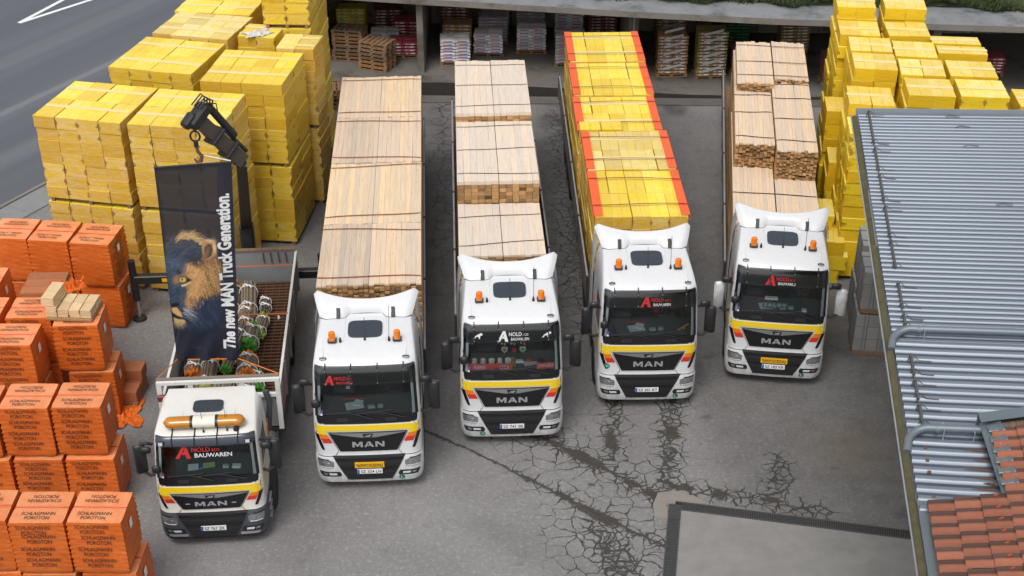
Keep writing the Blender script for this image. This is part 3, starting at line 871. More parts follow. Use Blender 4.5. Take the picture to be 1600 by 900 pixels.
for k in range(24):
    x = -6.9 + k * 1.25
    part('wall_panel', box_mesh('wall_panel', (1.2, .05, 3.3), PANEL, .01), shed, (x, 54.05 - 48, .1))

# grassy bank over the shed roof
def fbank(x, y): return 3.45 + max(0, y - 48.2) * .35 + .12 * math.sin(x * 1.3) + .1 * math.sin(x * 3.1 + y)
GRASSM = M('grass_bank', (0.040, 0.055, 0.018), .95, namt=.45, nscale=3, bump=.5)
b = MB()
def gedge(x): return 48.5 - .05 * (x - 6) + .18 * math.sin(x * 1.7) + .12 * math.sin(x * 4.3)
rows = []
for j in range(14):
    rows.append([(x / 2, gedge(x / 2) + j * 1.2, (3.38 if j == 0 else fbank(x / 2, gedge(x / 2) + j * 1.2))) for x in range(-15, 120)])
b.grid(rows)
struct('grass_bank', b.mesh('grass_bank', GRASSM, smooth=True))
b = MB()
BL = M('grass_blades', (0.055, 0.082, 0.022), .9, namt=.4, nscale=1.5)
g_ = random.Random(5)
for k in range(9000):
    x = g_.uniform(3, 21); y = gedge(x) + abs(g_.gauss(0, .8)) - .1
    z = fbank(x, y) - .05
    h = g_.uniform(.1, .38); a = g_.uniform(0, 6.28); w = g_.uniform(.02, .05)
    lx, lyy = g_.gauss(0, .14), g_.gauss(-.05, .12)
    b.add([(x - w * math.cos(a), y - w * math.sin(a), z), (x + w * math.cos(a), y + w * math.sin(a), z), (x + lx, y + lyy, z + h)], [(0, 1, 2)])
o = part('grass_tufts', b.mesh('grass_tufts', BL)); o['kind'] = 'stuff'; o['label'] = 'long green grass overhanging the concrete shed roof'; o['category'] = 'grass'

# ------------------------------------------------------------------ stored goods in the shed
def bag_mesh(s, mats, stripe):
    def f():
        b = MB()
        nx_, ny_ = 6, 5
        def pt(i, j, up):
            u, v = i / nx_ * 2 - 1, j / ny_ * 2 - 1
            e = (1 - abs(u) ** 4) * (1 - abs(v) ** 4)
            return (u * s[0] / 2, v * s[1] / 2, s[2] / 2 + (s[2] * .5 if up else -s[2] * .5) * max(0.25, e) ** .5)
        for up in (True, False):
            rows = [[pt(i, j, up) for i in range(nx_ + 1)] for j in range(ny_ + 1)]
            b.grid(rows, flip=not up)
        rim = [(i, 0) for i in range(nx_)] + [(nx_, j) for j in range(ny_)] + [(i, ny_) for i in range(nx_, 0, -1)] + [(0, j) for j in range(ny_, 0, -1)]
        for a in range(len(rim)):
            p, q = rim[a], rim[(a + 1) % len(rim)]
            b.add([pt(*p, False), pt(*q, False), pt(*q, True), pt(*p, True)], [(0, 1, 2, 3)], mi=0)
        # printed band round the front and top
        if stripe:
            h_ = s[2]
            b.box((0, -s[1] / 2 - .001, h_ / 2), (s[0] * .62, .006, h_ * .34), mi=1)
            b.box((-s[0] * .1, -s[1] / 2 - .003, h_ / 2), (s[0] * .26, .006, h_ * .22), mi=2)
        return b.mesh('bag', mats, smooth=True, angle=50)
    return cached(('bag', s, mats[0].name, stripe), f)

def bagm(nm, c, r=.6): return M(nm, tuple(min(.8, x * 1.85) for x in c), r, namt=.25, nscale=5, rnd=.2)
BG = dict(white=[bagm('white_paper_bag', (.42, .40, .39)), bagm('blue_print', (.07, .12, .30)), bagm('red_print', (.38, .05, .05))],
          red=[bagm('red_bag', (.20, .035, .045)), bagm('white_print', (.5, .47, .45)), bagm('red_print2', (.17, .03, .035))],
          brown=[bagm('brown_paper_bag', (.22, .13, .07)), bagm('pale_print', (.42, .40, .38)), bagm('dark_print', (.05, .05, .05))],
          yellow=[bagm('yellow_bag', (.40, .34, .05)), bagm('pale_print2', (.5, .48, .3)), bagm('green_print', (.08, .16, .04))],
          maroon=[bagm('maroon_box', (.13, .05, .045)), bagm('pale_print3', (.45, .42, .40)), bagm('dark_print2', (.04, .03, .03))],
          green=[bagm('dark_green_bag', (.02, .075, .025)), bagm('green_print3', (.04, .1, .04)), bagm('dark_print4', (.02, .03, .02))],
          olive=[bagm('olive_bag', (.17, .14, .055)), bagm('pale_print5', (.55, .56, .58)), bagm('red_print6', (.3, .05, .03))],
          grey=[bagm('grey_bag', (.26, .25, .25)), bagm('blue_print7', (.12, .15, .25)), bagm('red_print8', (.35, .06, .06))])

def pallet_mesh():
    def f():
        b = MB()
        r_ = random.Random(3)
        for k in range(6): b.box((-.5 + k * .2, 0, .131), (.145, .8, .022), ch=.004, tint=r_.uniform(.8, 1.1))
        for y in (-.35, 0, .35):
            b.box((0, y, .109), (1.2, .1, .022)); b.box((0, y, .011), (1.2, .1, .022))
            for x in (-.53, 0, .53): b.box((x, y, .06), (.12, .1, .076))
        return b.mesh('pallet', PALW)
    return cached('pallet', f)

def bag_pallet(x, y, z, kind, layers, label, rz=0, nx=2, ny=2, bs=(.55, .42, .13), film=False):
    t = thing('bag_pallet', label, 'bagged goods', (x, y, z), rz, 'pallets of bagged goods in the shed')
    part('pallet', pallet_mesh(), t)
    me = bag_mesh(bs, BG[kind], True)
    for k in range(layers):
        for i in range(nx):
            for j in range(ny):
                if j > 0 and k < layers - 1: continue
                part('bag', me, t, ((i - (nx - 1) / 2) * bs[0] * 1.01 + R.gauss(0, .012), (j - (ny - 1) / 2) * bs[1] * 1.0 + R.gauss(0, .012), .142 + k * bs[2] * .96), (0, 0, R.gauss(0, .03)))
    if ny > 1:
        b = MB(); b.box((0, bs[1] / 2, .142 + layers * bs[2] * .48), (nx * bs[0] * .97, bs[1] * .94, layers * bs[2] * .9), ch=.03)
        part('inner_bags', b.mesh('inner_bags', BG[kind][0]), t, kind='stuff')
    return t

def zf(x): return lz(x) + .01
BP = [  # x, y, kind, layers, z extra, label
    (-6.3, 52.6, 'yellow', 9, 0, 'tall film-wrapped pallet of yellow bags at the left end of the shed'),
    (-4.95, 51.6, 'white', 4, 0, 'low pallet of white bags below the stacked one beside the left wall of the shed'),
    (-4.9, 53.2, 'maroon', 7, 0, 'pallet of maroon and white bags at the back of the left bay'),
    (-4.15, 50.6, 'red', 4, 0, 'pallet of red and white bags against the left side of the dividing wall'),
    (-4.05, 52.2, 'red', 6, 0, 'taller pallet of red bags behind the red one near the dividing wall'),
    (-2.15, 49.9, 'white', 7, 0, 'blue and white bag stack with white film top just right of the dividing wall'),
    (-2.1, 51.2, 'brown', 8, 0, 'brown paper bag pallet behind the blue and white bag stack'),
    (-2.25, 52.8, 'maroon', 11, 0, 'tall wrapped maroon bag pallet at the back behind the brown bags'),
    (-.9, 50.9, 'white', 6, 0, 'blue printed bag pallet standing behind the pale spruce load'),
    (-.75, 52.2, 'grey', 8, 0, 'grey bag pallet with purple top in the second bay'),
    (-.7, 53.4, 'white', 13, 0, 'tall white and blue bag pallet at the back of the second bay'),
    (.75, 51.4, 'white', 7, 0, 'red and white bag pallet standing alone between the timber and foam loads'),
    (.75, 53.2, 'grey', 13, 0, 'tall grey and red bag pallet against the back wall, left of the foam load'),
    (2.2, 50.2, 'grey', 9, 0, 'silver wrapped grey bag pallet left of the yellow foam trailer'),
    (2.25, 52.9, 'white', 13, 0, 'tall white bag pallet against the back wall behind the yellow foam trailer'),
    (3.6, 53.0, 'maroon', 12, 0, 'maroon bag pallet behind the rear end of the yellow foam load'),
    (6.0, 49.6, 'brown', 12, 0, 'brown bag stack with pale diagonal bands right of the yellow foam load'),
    (6.1, 51.6, 'brown', 15, 0, 'taller brown bag stack behind the diagonally banded one'),
    (7.45, 49.5, 'olive', 14, 0, 'tall olive bag stack with white diagonal bands and film-wrapped foot'),
    (8.75, 52.4, 'green', 15, 0, 'dark green bag stack at the back of the right bay'),
    (8.85, 50.0, 'maroon', 7, 0, 'low wrapped maroon bag pallet left of the rightmost timber load'),
    (10.9, 51.5, 'olive', 12, 0, 'olive bag pallet behind the rightmost timber load'),
    (12.1, 48.9, 'maroon', 8, 0, 'red and grey bag pallet between the rightmost timber load and the yellow stacks'),
    (16.9, 49.0, 'maroon', 5, 0, 'heap of maroon and grey bags at the far right of the shed'),
    (18.0, 49.8, 'red', 5, 0, 'red wrapped bag pallet at the far right edge of the shed'),
]
for x, y, kd, ly_, ze, lab in BP: bag_pallet(x, y, zf(x) + ze, kd, ly_, lab, R.gauss(0, .04))
# white diagonal bands on three wrapped stacks (printed film)
BAND = M('white_film_band', (.50, .51, .53), .4, namt=.2, nscale=7)
for o in [o for o in bpy.data.objects if o.name.startswith('bag_pallet') and 'diagonal' in o.get('label', '') or o.get('label', '').startswith('taller brown')]:
    H_ = 1.7
    for k in range(6):
        b = MB(); z = .3 + k * .29
        b.add([(-.36, -.47, z), (-.34, -.47, z + .1), (.36, -.47, z + .27), (.34, -.47, z + .17)], [(0, 1, 2, 3)][::-1])
        b.add([(-.36, -.455, z), (-.34, -.455, z + .1), (.36, -.455, z + .27), (.34, -.455, z + .17)], [(0, 1, 2, 3)])
        part('film_band', b.mesh('film_band', BAND), o)
# stacks of empty pallets
ORD = ['bottom', 'second', 'third', 'fourth', 'fifth', 'sixth', 'seventh', 'eighth', 'topmost']
def pallet_stack(x, y, z, n, rz, where):
    for k in range(n):
        w = 'topmost' if k == n - 1 else ('lowest' if k == 0 else ORD[k] + ' from the bottom')
        t = thing('empty_pallet', 'empty brown pallet, %s in the %s' % (w, where), 'pallet', (x + R.gauss(0, .02), y + R.gauss(0, .02), z + k * .152), rz + R.gauss(0, .025), 'empty pallets in the shed')
        part('pallet_boards', pallet_mesh(), t)
pallet_stack(-6.15, 50.3, .57, 8, rad(-10), 'left stack beside the yellow bags')
pallet_stack(-5.05, 49.35, .57, 7, rad(-24), 'skewed stack behind the first timber load')
pallet_stack(-6.35, 47.0, .02, 5, rad(8), 'low stack beside the tall yellow wall')
# ------------------------------------------------------------------ yellow wrapped packs
def foam_block(x, y, z, W, D, nx, ny, layers, rz, label, mats, tape=True, h=.363, group='film-wrapped yellow insulation stacks', jit=.008, pallet=True, tapes=2, cat='insulation stack'):
    t = thing('insulation_stack', label, cat, (x, y, z), rz, group)
    pw, pd = W / nx, D / ny
    zb = .12 if pallet else 0
    if pallet:
        b = MB()
        for k in range(-1, 2): b.box((k * (W / 2 - .12), 0, .05), (.1, D - .05, .1))
        b.box((0, 0, .11), (W - .04, D - .04, .018))
        part('pallet', b.mesh('pallet', PALW), t)
    lean = [(R.gauss(0, jit * .9), R.gauss(0, jit * .9)) for _ in range(layers)]
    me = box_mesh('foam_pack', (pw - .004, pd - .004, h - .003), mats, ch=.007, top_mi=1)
    for k in range(layers):
        for i in range(nx):
            for j in range(ny):
                if 0 < i < nx - 1 and 0 < j < ny - 1 and k < layers - 1: continue
                part('foam_pack', me, t, ((i - (nx - 1) / 2) * pw + lean[k][0] + R.gauss(0, jit), (j - (ny - 1) / 2) * pd + lean[k][1] + R.gauss(0, jit), zb + k * h + (R.gauss(0, .003) if k == layers - 1 else 0)), (0, 0, R.gauss(0, jit * .5)))
    top = zb + layers * h
    if tape:
        for j in range(ny):
            for q in range(tapes if ny == 1 else 1):
                yy = (j - (ny - 1) / 2) * pd + (pd * .08 if ny > 1 else (q - (tapes - 1) / 2) * pd * .5)
                b = MB(); b.box((0, yy, top + .004), (W - .03, .16, .006))
                part('packing_tape', b.mesh('packing_tape', TAPE), t)
    return t

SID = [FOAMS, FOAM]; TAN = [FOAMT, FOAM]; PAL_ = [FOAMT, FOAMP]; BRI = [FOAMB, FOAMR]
LST = [  # x, y, W, D, nx, ny, rz, mats, tiers, name of place
    (-11.40, 35.45, 2.50, 2.45, 4, 2, -12.0, TAN, 2, 'front left yellow stack nearest the road'),
    (-8.80, 34.95, 2.50, 2.40, 4, 2, -8.5, TAN, 2, 'yellow stack behind the black banner'),
    (-7.50, 37.95, 2.40, 2.45, 4, 2, -7.0, SID, 2, 'yellow stack right of the crane, beside the first timber load'),
    (-10.15, 38.85, 2.60, 2.50, 4, 2, -13.5, SID, 2, 'yellow stack in the second row by the road'),
    (-9.60, 41.35, 2.50, 2.0, 4, 2, -13.0, PAL_, 2, 'pale filmed yellow stack in the third row by the road'),
    (-7.72, 40.85, 1.20, 1.1, 2, 1, -10.0, SID, 2, 'narrow yellow stack with torn film, third row'),
    (-6.42, 39.95, 1.15, 1.2, 2, 1, -8.0, PAL_, 2, 'narrow pale filmed yellow stack behind the crane-side stack'),
    (-9.35, 43.55, 2.50, 2.3, 4, 2, -9.0, SID, 2, 'yellow stack in the fourth row at the top edge'),
    (-6.86, 42.5, 1.45, 3.0, 2, 2, -3.0, SID, 3, 'tall yellow column beside the shed, highest on the left'),
]
for x, y, w, d, nx_, ny_, rz_, mt, tiers, nm in LST:
    for k in range(tiers):
        tn = 'upper' if k == tiers - 1 else ('lower' if k == 0 else 'middle')
        foam_block(x, y, k * 2.6 if k else 0.0, w, d, nx_, ny_, 7 - 0, rad(rz_) + R.gauss(0, .006), '%s tier of the %s' % (tn, nm), mt, tape=(k == tiers - 1), h=.352)
# crumpled clear film lying on the stacks
def film_sheet(x, y, z, sx, sy, label, rz=0, mat=None, h=.06, n=14, seed=1):
    r_ = random.Random(seed)
    b = MB(); rows = []
    for j in range(n + 1):
        row = []
        for i in range(n + 1):
            u, v = i / n - .5, j / n - .5
            rr = math.hypot(u, v) * 2
            ed = 1 + .18 * math.sin(math.atan2(v, u) * 5 + seed) + .1 * math.sin(math.atan2(v, u) * 11)
            row.append((u * sx * ed, v * sy * ed, abs(r_.gauss(0, h)) * (1 - .6 * min(1, rr)) + .01))
        rows.append(row)
    b.grid(rows)
    o = part('film_sheet', b.mesh('film_sheet', mat or FILMW), None, (x, y, z), (0, 0, rz))
    tag(o, label, 'plastic film')
    return o
film_sheet(-7.75, 40.55, 5.19, .75, .5, 'crumpled clear film lying on the narrow yellow stack in the dip', .5, seed=3)
film_sheet(4.62, 37.9, 1.9, .30, .5, 'crumpled white plastic film hanging on the right side of the yellow foam trailer', .1, seed=7, h=.12)

# right-hand yellow stacks: loose-looking columns of packs
RST = [  # x, y, W, D, nx, ny, layers, rz, label
    (10.50, 38.05, 1.24, 1.25, 2, 1, 14, -8, 'yellow pack column with stepped front faces, second row of the right-hand wall'),
    (10.68, 39.38, 1.22, 1.15, 2, 1, 14, -8, 'yellow pack column in the right wall directly behind the stepped one'),
    (10.62, 40.75, 1.22, 1.25, 2, 1, 14, -7, 'yellow pack column in the left wall edge below the two topmost packs'),
    (10.78, 42.2, 1.22, 1.3, 2, 1, 15, -7, 'tall yellow pack column at the top edge, left of the pair on the right'),
    (12.25, 42.1, 1.28, 1.35, 2, 1, 15, -8, 'tall yellow pack column at the top edge, right of the pair on the right'),
    (12.05, 40.65, 1.26, 1.2, 2, 1, 14, -6, 'yellow pack column of two narrow packs with crossed tape in the right group'),
    (11.85, 39.0, 1.22, 1.25, 2, 1, 14, -8, 'yellow pack column in the middle of the right group beside the stepped one'),
    (11.75, 37.6, 1.24, 1.25, 2, 1, 14, -8, 'yellow pack column in the middle of the right group, one row back from the roof'),
    (11.60, 36.15, 1.30, 1.25, 2, 1, 14, -7, 'yellow pack column touching the metal roof, left of the front pair'),
    (13.02, 36.05, 1.32, 1.25, 2, 1, 14, -6, 'yellow pack column touching the metal roof, right of the front pair'),
    (13.15, 37.5, 1.32, 1.2, 2, 1, 14, -7, 'yellow pack column with a long taped pack at the right side of the group'),
    (13.30, 38.95, 1.42, .62, 1, 1, 14, -6, 'long narrow yellow pack column with a black mark near the shed'),
    (13.25, 39.75, 1.42, .62, 1, 1, 14, -5, 'long narrow yellow pack column nearest the shed'),
    (14.75, 36.2, 1.3, 1.25, 2, 1, 13, -6, 'single yellow pack column cut off by the right picture edge'),
    (10.02, 36.45, 1.24, 1.3, 2, 1, 13, -8, 'lower yellow pack column standing at the corner of the metal roof'),
    (9.95, 35.15, 1.3, 1.1, 1, 2, 12, -7, 'front yellow pack column with clear film beside the grey block pallets'),
]
for a in RST:
    x, y, w, d, nx_, ny_, ly_, rz_, lab = a
    y -= .05
    foam_block(x, y, 0, w, d, nx_, ny_, ly_, rad(rz_), lab, BRI, tape=True, h=.372, group='columns of yellow insulation packs on the right', jit=.019, tapes=1, pallet=True)
for x, y, n_, lab in ((9.0, 35.6, 4, 'low pile of yellow packs behind the cab of the rightmost truck'), (9.2, 34.9, 3, 'short yellow pack pile with a white sticker beside the rightmost cab'), (9.55, 37.2, 6, 'low yellow pack pile at the foot of the right-hand wall'), (9.75, 38.9, 8, 'half-height yellow pack pile against the foot of the right-hand wall')):
    foam_block(x, y, 0, .62, 1.1, 1, 1, n_, rad(-8), lab, BRI, tape=False, h=.45, group='low piles of yellow packs by the right wall', jit=.03, pallet=False)
b = MB(); b.box((0, 0, 0), (.3, .01, .2)); st_ = b.mesh('sticker', PAPER)

# ------------------------------------------------------------------ orange clay-block pallets
def orange_block_mesh(w, d, h):
    def f():
        r_ = random.Random(int(w * 100 + d * 10))
        b = MB()
        n = 14
        def rib(z): return .010 * (1 if int(z / h * 22) % 2 else -1)
        def P(u, v, z):
            x, y = (u - .5) * w, (v - .5) * d
            bul = .018 * math.sin(math.pi * z / h) 
            corner = (abs(u - .5) > .49) and (abs(v - .5) > .49)
            e = rib(z) if corner else .004 * math.sin(z * 37 + x * 11 + y * 7)
            k = 1 + (bul + e) / (w / 2)
            lip = .05 * max(0, 1 - z / .12) ** 2
            return (x * k * (1 - lip), y * k * (1 - lip), z)
        sides = [[(i / 8, 0) for i in range(9)], [(1, i / 8) for i in range(9)], [(1 - i / 8, 1) for i in range(9)], [(0, 1 - i / 8) for i in range(9)]]
        nz = 44
        for s_ in sides:
            b.grid([[P(u, v, h * k / nz) for u, v in s_] for k in range(nz + 1)])
        top = []
        for j in range(9):
            row = []
            for i in range(9):
                p = P(i / 8, j / 8, h)
                sag = 0 if i in (0, 8) or j in (0, 8) else r_.gauss(0, .006)
                row.append((p[0], p[1], h + sag - (.012 if j == 4 else 0)))
            top.append(row)
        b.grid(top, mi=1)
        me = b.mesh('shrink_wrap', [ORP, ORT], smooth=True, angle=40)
        return me
    return cached(('orange', w, d, h), f)

POR = 'SCHLAGMANN\nPOROTON'
def orange_pallet(x, y, z, rz, label, w=1.06, d=.95, h=1.2, front=True, side=False, top=True, sticker=True, seed=0):
    t = thing('clay_block_pallet', label, 'block pallet', (x, y, z), rz, 'orange film-wrapped clay block pallets')
    part('pallet', box_mesh('pallet', (w - .16, d - .16, .12), PALW, .01), t)
    part('shrink_wrap', orange_block_mesh(w, d, h + .10), t, (0, 0, .03))
    r_ = random.Random(seed)
    tm = text_mesh(POR, .66, .225, INK, bold=0, key='por')
    zt = .13 + h + .012
    if front:
        for k, fz in enumerate((.88, .65, .40, .17)):
            part('lettering', tm, t, (-.06 + (k % 2) * .05 + r_.gauss(0, .015), -d / 2 - .032, .13 + h * fz + r_.gauss(0, .01)), (0, 0, 0))
    if side:
        for k, fz in enumerate((.85, .62, .38, .16)):
            part('lettering', tm, t, (w / 2 + .034, r_.gauss(0, .03), .13 + h * fz), (0, rad(-14), rad(90)))
    if top:
        part('lettering', tm, t, (-.02 + r_.gauss(0, .02), d * .26, zt), (rad(-90), 0, rad(180)))
        part('lettering', tm, t, (-.04 + r_.gauss(0, .02), -d * .28, zt), (rad(-90), 0, 0))
    if sticker:
        b_ = cached('ostick', lambda: box_mesh('paper_label', (.004, .15, .21), PAPER))
        part('paper_label', b_, t, (w / 2 + .036, -.02, .13 + h * .62), (rad(3), 0, 0))
    b = MB(); b.box((0, 0, zt - .012), (w * .98, .02, .012), ch=.003)
    part('film_fold', cached(('fold', w), lambda: b.mesh('film_fold', RED)), t)
    return t
OP = [  # x, y, tier, rz, front, side, top, label
    (-11.02, 32.45, 1, -7, 0, 1, 1, 'orange pallet at the right end of the back row, upper tier beside the crane foot'),
    (-10.95, 32.55, 0, -7, 0, 1, 0, 'orange pallet at the right end of the back row, lower tier on the asphalt'),
    (-12.17, 32.62, 1, -6, 0, 0, 1, 'middle orange pallet of the back row, upper tier with bulging film'),
    (-12.12, 32.72, 0, -6, 0, 0, 0, 'middle orange pallet of the back row, lower tier mostly hidden'),
    (-13.30, 32.75, 1, -4, 0, 0, 1, 'orange pallet at the left picture edge, back row upper tier'),
    (-13.25, 32.75, 0, -4, 0, 0, 0, 'orange pallet at the left picture edge, back row lower tier'),
    (-13.32, 30.2, 1, 0, 0, 0, 1, 'orange pallet at the left picture edge with only its labelled right side showing'),
    (-13.30, 30.2, 0, 0, 0, 0, 0, 'orange pallet below the one showing only its labelled side'),
    (-10.40, 28.40, 1, 2, 1, 0, 1, 'orange pallet carrying the pale sandstone blocks'),
    (-10.22, 28.40, 0, 2, 1, 0, 0, 'orange pallet under the one that carries the sandstone blocks'),
    (-11.62, 28.75, 1, 1, 1, 0, 1, 'orange pallet left of the sandstone blocks with printed top'),
    (-11.60, 28.75, 0, 1, 1, 0, 0, 'orange pallet below the printed-top one left of the sandstone blocks'),
    (-12.85, 28.75, 1, 0, 1, 0, 1, 'orange pallet at the left edge in the row with the sandstone blocks'),
    (-12.85, 28.75, 0, 0, 1, 0, 0, 'orange pallet on the ground at the left edge in the sandstone row'),
    (-11.72, 27.55, 1, 0, 1, 0, 1, 'orange pallet in front of the printed-top one, with a white label on its right side'),
    (-11.70, 27.55, 0, 0, 1, 0, 0, 'orange pallet under the labelled one at the left edge'),
    (-9.48, 25.10, 1, 0, 1, 0, 1, 'orange pallet nearest the flatbed truck cab, upper tier of the middle row'),
    (-9.36, 25.00, 0, 0, 1, 0, 0, 'orange pallet nearest the flatbed truck cab, lower tier of the middle row'),
    (-10.62, 25.06, 1, 0, 1, 0, 1, 'second orange pallet from the flatbed truck, upper tier of the middle row'),
    (-10.50, 24.98, 0, 0, 1, 0, 0, 'second orange pallet from the flatbed truck, lower tier of the middle row'),
    (-11.78, 25.0, 1, 0, 1, 0, 1, 'orange pallet cut by the left edge, upper tier of the middle row'),
    (-11.66, 24.95, 0, 0, 1, 0, 0, 'orange pallet cut by the left edge, lower tier of the middle row'),
    (-8.10, 21.30, 1, -1.5, 1, 0, 1, 'rightmost orange pallet of the front row, nearest the camera'),
    (-8.00, 21.35, 0, -1.5, 1, 0, 0, 'orange pallet under the rightmost one of the front row'),
    (-9.24, 21.30, 1, 0, 1, 0, 1, 'second orange pallet from the right in the front row'),
    (-9.20, 21.30, 0, 0, 1, 0, 0, 'orange pallet under the second one of the front row'),
    (-10.38, 21.35, 1, 1, 1, 0, 1, 'third orange pallet of the front row, cut by the left edge'),
    (-10.32, 21.35, 0, 1, 1, 0, 0, 'orange pallet under the third one of the front row'),
]
for i, (x, y, tr, rz_, f_, s_, t_, lab) in enumerate(OP):
    big = y > 32
    orange_pallet(x, y, tr * 1.345, rad(rz_), lab, d=1.12 if big else .95, front=bool(f_), side=bool(s_), top=bool(t_), seed=i)

# loose blocks
t = thing('sandstone_pallet', 'small pallet of pale sandstone blocks lying on top of an orange pallet', 'stone blocks', (-10.52, 28.50, 2.70), rad(-4))
part('pallet', box_mesh('pallet', (1.12, .85, .07), PALW, .01), t)
blk = box_mesh('stone_block', (.255, .36, .052), SAND, .006)
for i in range(4):
    for j in range(2):
        for k in range(5 if i == 0 else 4):
            zk = k
            part('stone_block', blk, t, (-.42 + i * .275 + R.gauss(0, .006), -.19 + j * .38, .075 + zk * .055), (0, 0, R.gauss(0, .02)))
blk2 = box_mesh('stone_block', (.3, .76, .055), SAND, .006)
for k in range(4): part('stone_block', blk2, t, (-.47 + R.gauss(0, .008), 0.02, .36 + k * .058), (0, 0, R.gauss(0, .02)))
t = thing('brown_block_stack', 'flat brown clay blocks lying behind the pale sandstone blocks', 'clay blocks', (-11.62, 29.85, 2.55), rad(3))
orange_pallet(-11.62, 29.9, 1.345, rad(1), 'orange pallet with flat brown blocks on its top', front=False, seed=90, h=1.06)
orange_pallet(-11.6, 29.9, 0, rad(1), 'orange pallet hidden under the one with brown blocks', front=False, top=False, seed=91)
bb = box_mesh('clay_block', (.98, .32, .09), BROWNB, .008)
for k in range(2):
    for j in range(3): part('clay_block', bb, t, (R.gauss(0, .01), -.34 + j * .34, k * .095), (0, 0, R.gauss(0, .012)))
t = thing('brown_block_stack', 'two brown clay blocks stacked on the asphalt beside the lower orange pallet', 'clay blocks', (-9.62, 28.85, 0), rad(-3))
part('pallet', box_mesh('pallet', (.62, .95, .12), PALW, .01), t)
bb = box_mesh('clay_block', (.6, .44, .3), BROWNB, .012)
part('clay_block', bb, t, (0, -.24, .125)); part('clay_block', bb, t, (0, .24, .125)); part('clay_block', bb, t, (.03, .26, .43))
film_sheet(-9.6, 28.0, .012, .8, 1.1, 'torn orange plastic film lying on the asphalt near the flatbed cab', .2, mat=ORP, h=.05, seed=5)
film_sheet(-10.95, 29.6, 2.70, .7, .5, 'bunched orange film beside the sandstone blocks', .4, mat=ORP, h=.16, seed=9)

# grey block pallets under the eave
for x, y, z, lab in ((9.5, 31.2, 0, 'grey block pallet on the ground under the edge of the metal roof'), (9.55, 31.2, 1.28, 'grey block pallet stacked on another under the edge of the metal roof'),
                     (9.75, 32.6, 0, 'grey block pallet on the ground, second row under the metal roof edge'), (9.8, 32.6, 1.28, 'grey block pallet on top in the second row beside the yellow packs')):
    t = thing('grey_block_pallet', lab, 'block pallet', (x, y, z), rad(-7), 'grey block pallets under the roof edge')
    part('pallet', box_mesh('pallet', (.95, 1.1, .13), PALW, .01), t)
    gb = box_mesh('grey_block', (.305, .54, .36), GREYBLK, .008)
    for k in range(3):
        for i in range(3):
            for j in range(2): part('grey_block', gb, t, (-.315 + i * .315, -.275 + j * .55, .135 + k * .37))
    for yy in (-.27, .27):
        b = MB(); b.box((0, yy, 1.252), (.96, .025, .008)); b.box((-.482, yy, .7), (.008, .025, 1.1)); 
        part('blue_band', b.mesh('blue_band', BLUEB), t)
    for xx in (-.25, .25):
        b = MB(); b.box((xx, -.56, .7), (.022, .008, 1.1)); part('blue_band', b.mesh('blue_band', BLUEB), t)

# ------------------------------------------------------------------ building on the right: metal and tiled roof
EV = Vector((5.62, 14.11, 0)); EA = math.atan2(2.27, 15.24)
bld = thing('roofed_building', 'building with corrugated metal roof, mossy gutter and clay-tiled corner at the right', 'building', EV, -EA)
ZE, SL = 7.5, .052
b = MB()
rows, pit, tnt = [], .262, []
e = 1.30
while e <= 15.4:
    pit = .23 if e < 5.8 else .172
    w = (e / pit) % 1.0
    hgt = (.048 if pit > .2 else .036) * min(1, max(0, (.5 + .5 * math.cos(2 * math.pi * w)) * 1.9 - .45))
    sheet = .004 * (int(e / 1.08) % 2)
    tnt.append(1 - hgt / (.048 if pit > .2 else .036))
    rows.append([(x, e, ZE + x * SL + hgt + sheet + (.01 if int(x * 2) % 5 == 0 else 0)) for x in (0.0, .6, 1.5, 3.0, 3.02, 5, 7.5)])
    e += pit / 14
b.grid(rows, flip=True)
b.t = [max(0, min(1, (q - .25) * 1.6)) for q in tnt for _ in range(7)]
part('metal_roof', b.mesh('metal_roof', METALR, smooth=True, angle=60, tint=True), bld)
RSTK = M('rust_streaks', (.14, .065, .035), .85, namt=.5, nscale=9)
for q, (ee, ln) in enumerate(((1.85, .34), (2.1, .26), (2.3, .40), (2.53, .22), (2.78, .36), (2.0, .15))):
    b = MB(); zz = ZE + .056
    b.add([(1.10 - ln, ee, zz + SL * (1.1 - ln)), (1.10 - ln * .4, ee - .022, zz + SL), (1.12, ee - .03, zz + SL * 1.1), (1.12, ee + .03, zz + SL * 1.1), (1.10 - ln * .5, ee + .02, zz + SL)], [(0, 1, 2, 3, 4)])
    part('rust_streak', b.mesh('rust_streak', RSTK), bld)
b = MB()
for q in range(5):
    b = MB(); b.box((.22, 1.62 + q * .29, ZE + .065), (.05, .05, .02)); part('rusty_clip', b.mesh('rusty_clip', RSTK), bld)
b = MB(); b.box((3.7, 15.42, ZE + .18), (7.5, .03, .3), mat=Matrix.Rotation(-math.atan(SL), 3, 'Y')); 
part('verge_trim', b.mesh('verge_trim', GUTTER), bld)
b = MB(); b.box((5.4, 5.5, 3.6), (7.0, 19.6, 7.2)); part('wall', b.mesh('wall', WALLP), bld)
b = MB()
prof = [(-.15 + .085 - .085 * math.cos(math.pi * k / 8), ZE - .02 - .085 * math.sin(math.pi * k / 8)) for k in range(9)]
prof2 = [(x * .94 - .005, z + .006) for x, z in prof][::-1]
pp = prof + prof2
b.grid([[(x, e_, z) for x, z in pp] for e_ in (-4, 0, 4, 8, 12, 15.4)], flip=True)
b.tube([(-.155, -4, ZE - .012), (-.155, 15.4, ZE - .012)], .014, 8)
part('gutter', b.mesh('gutter', GUTTER, smooth=True), bld)
b = MB()
g2 = random.Random(8)
rows = []
e_ = -4.0
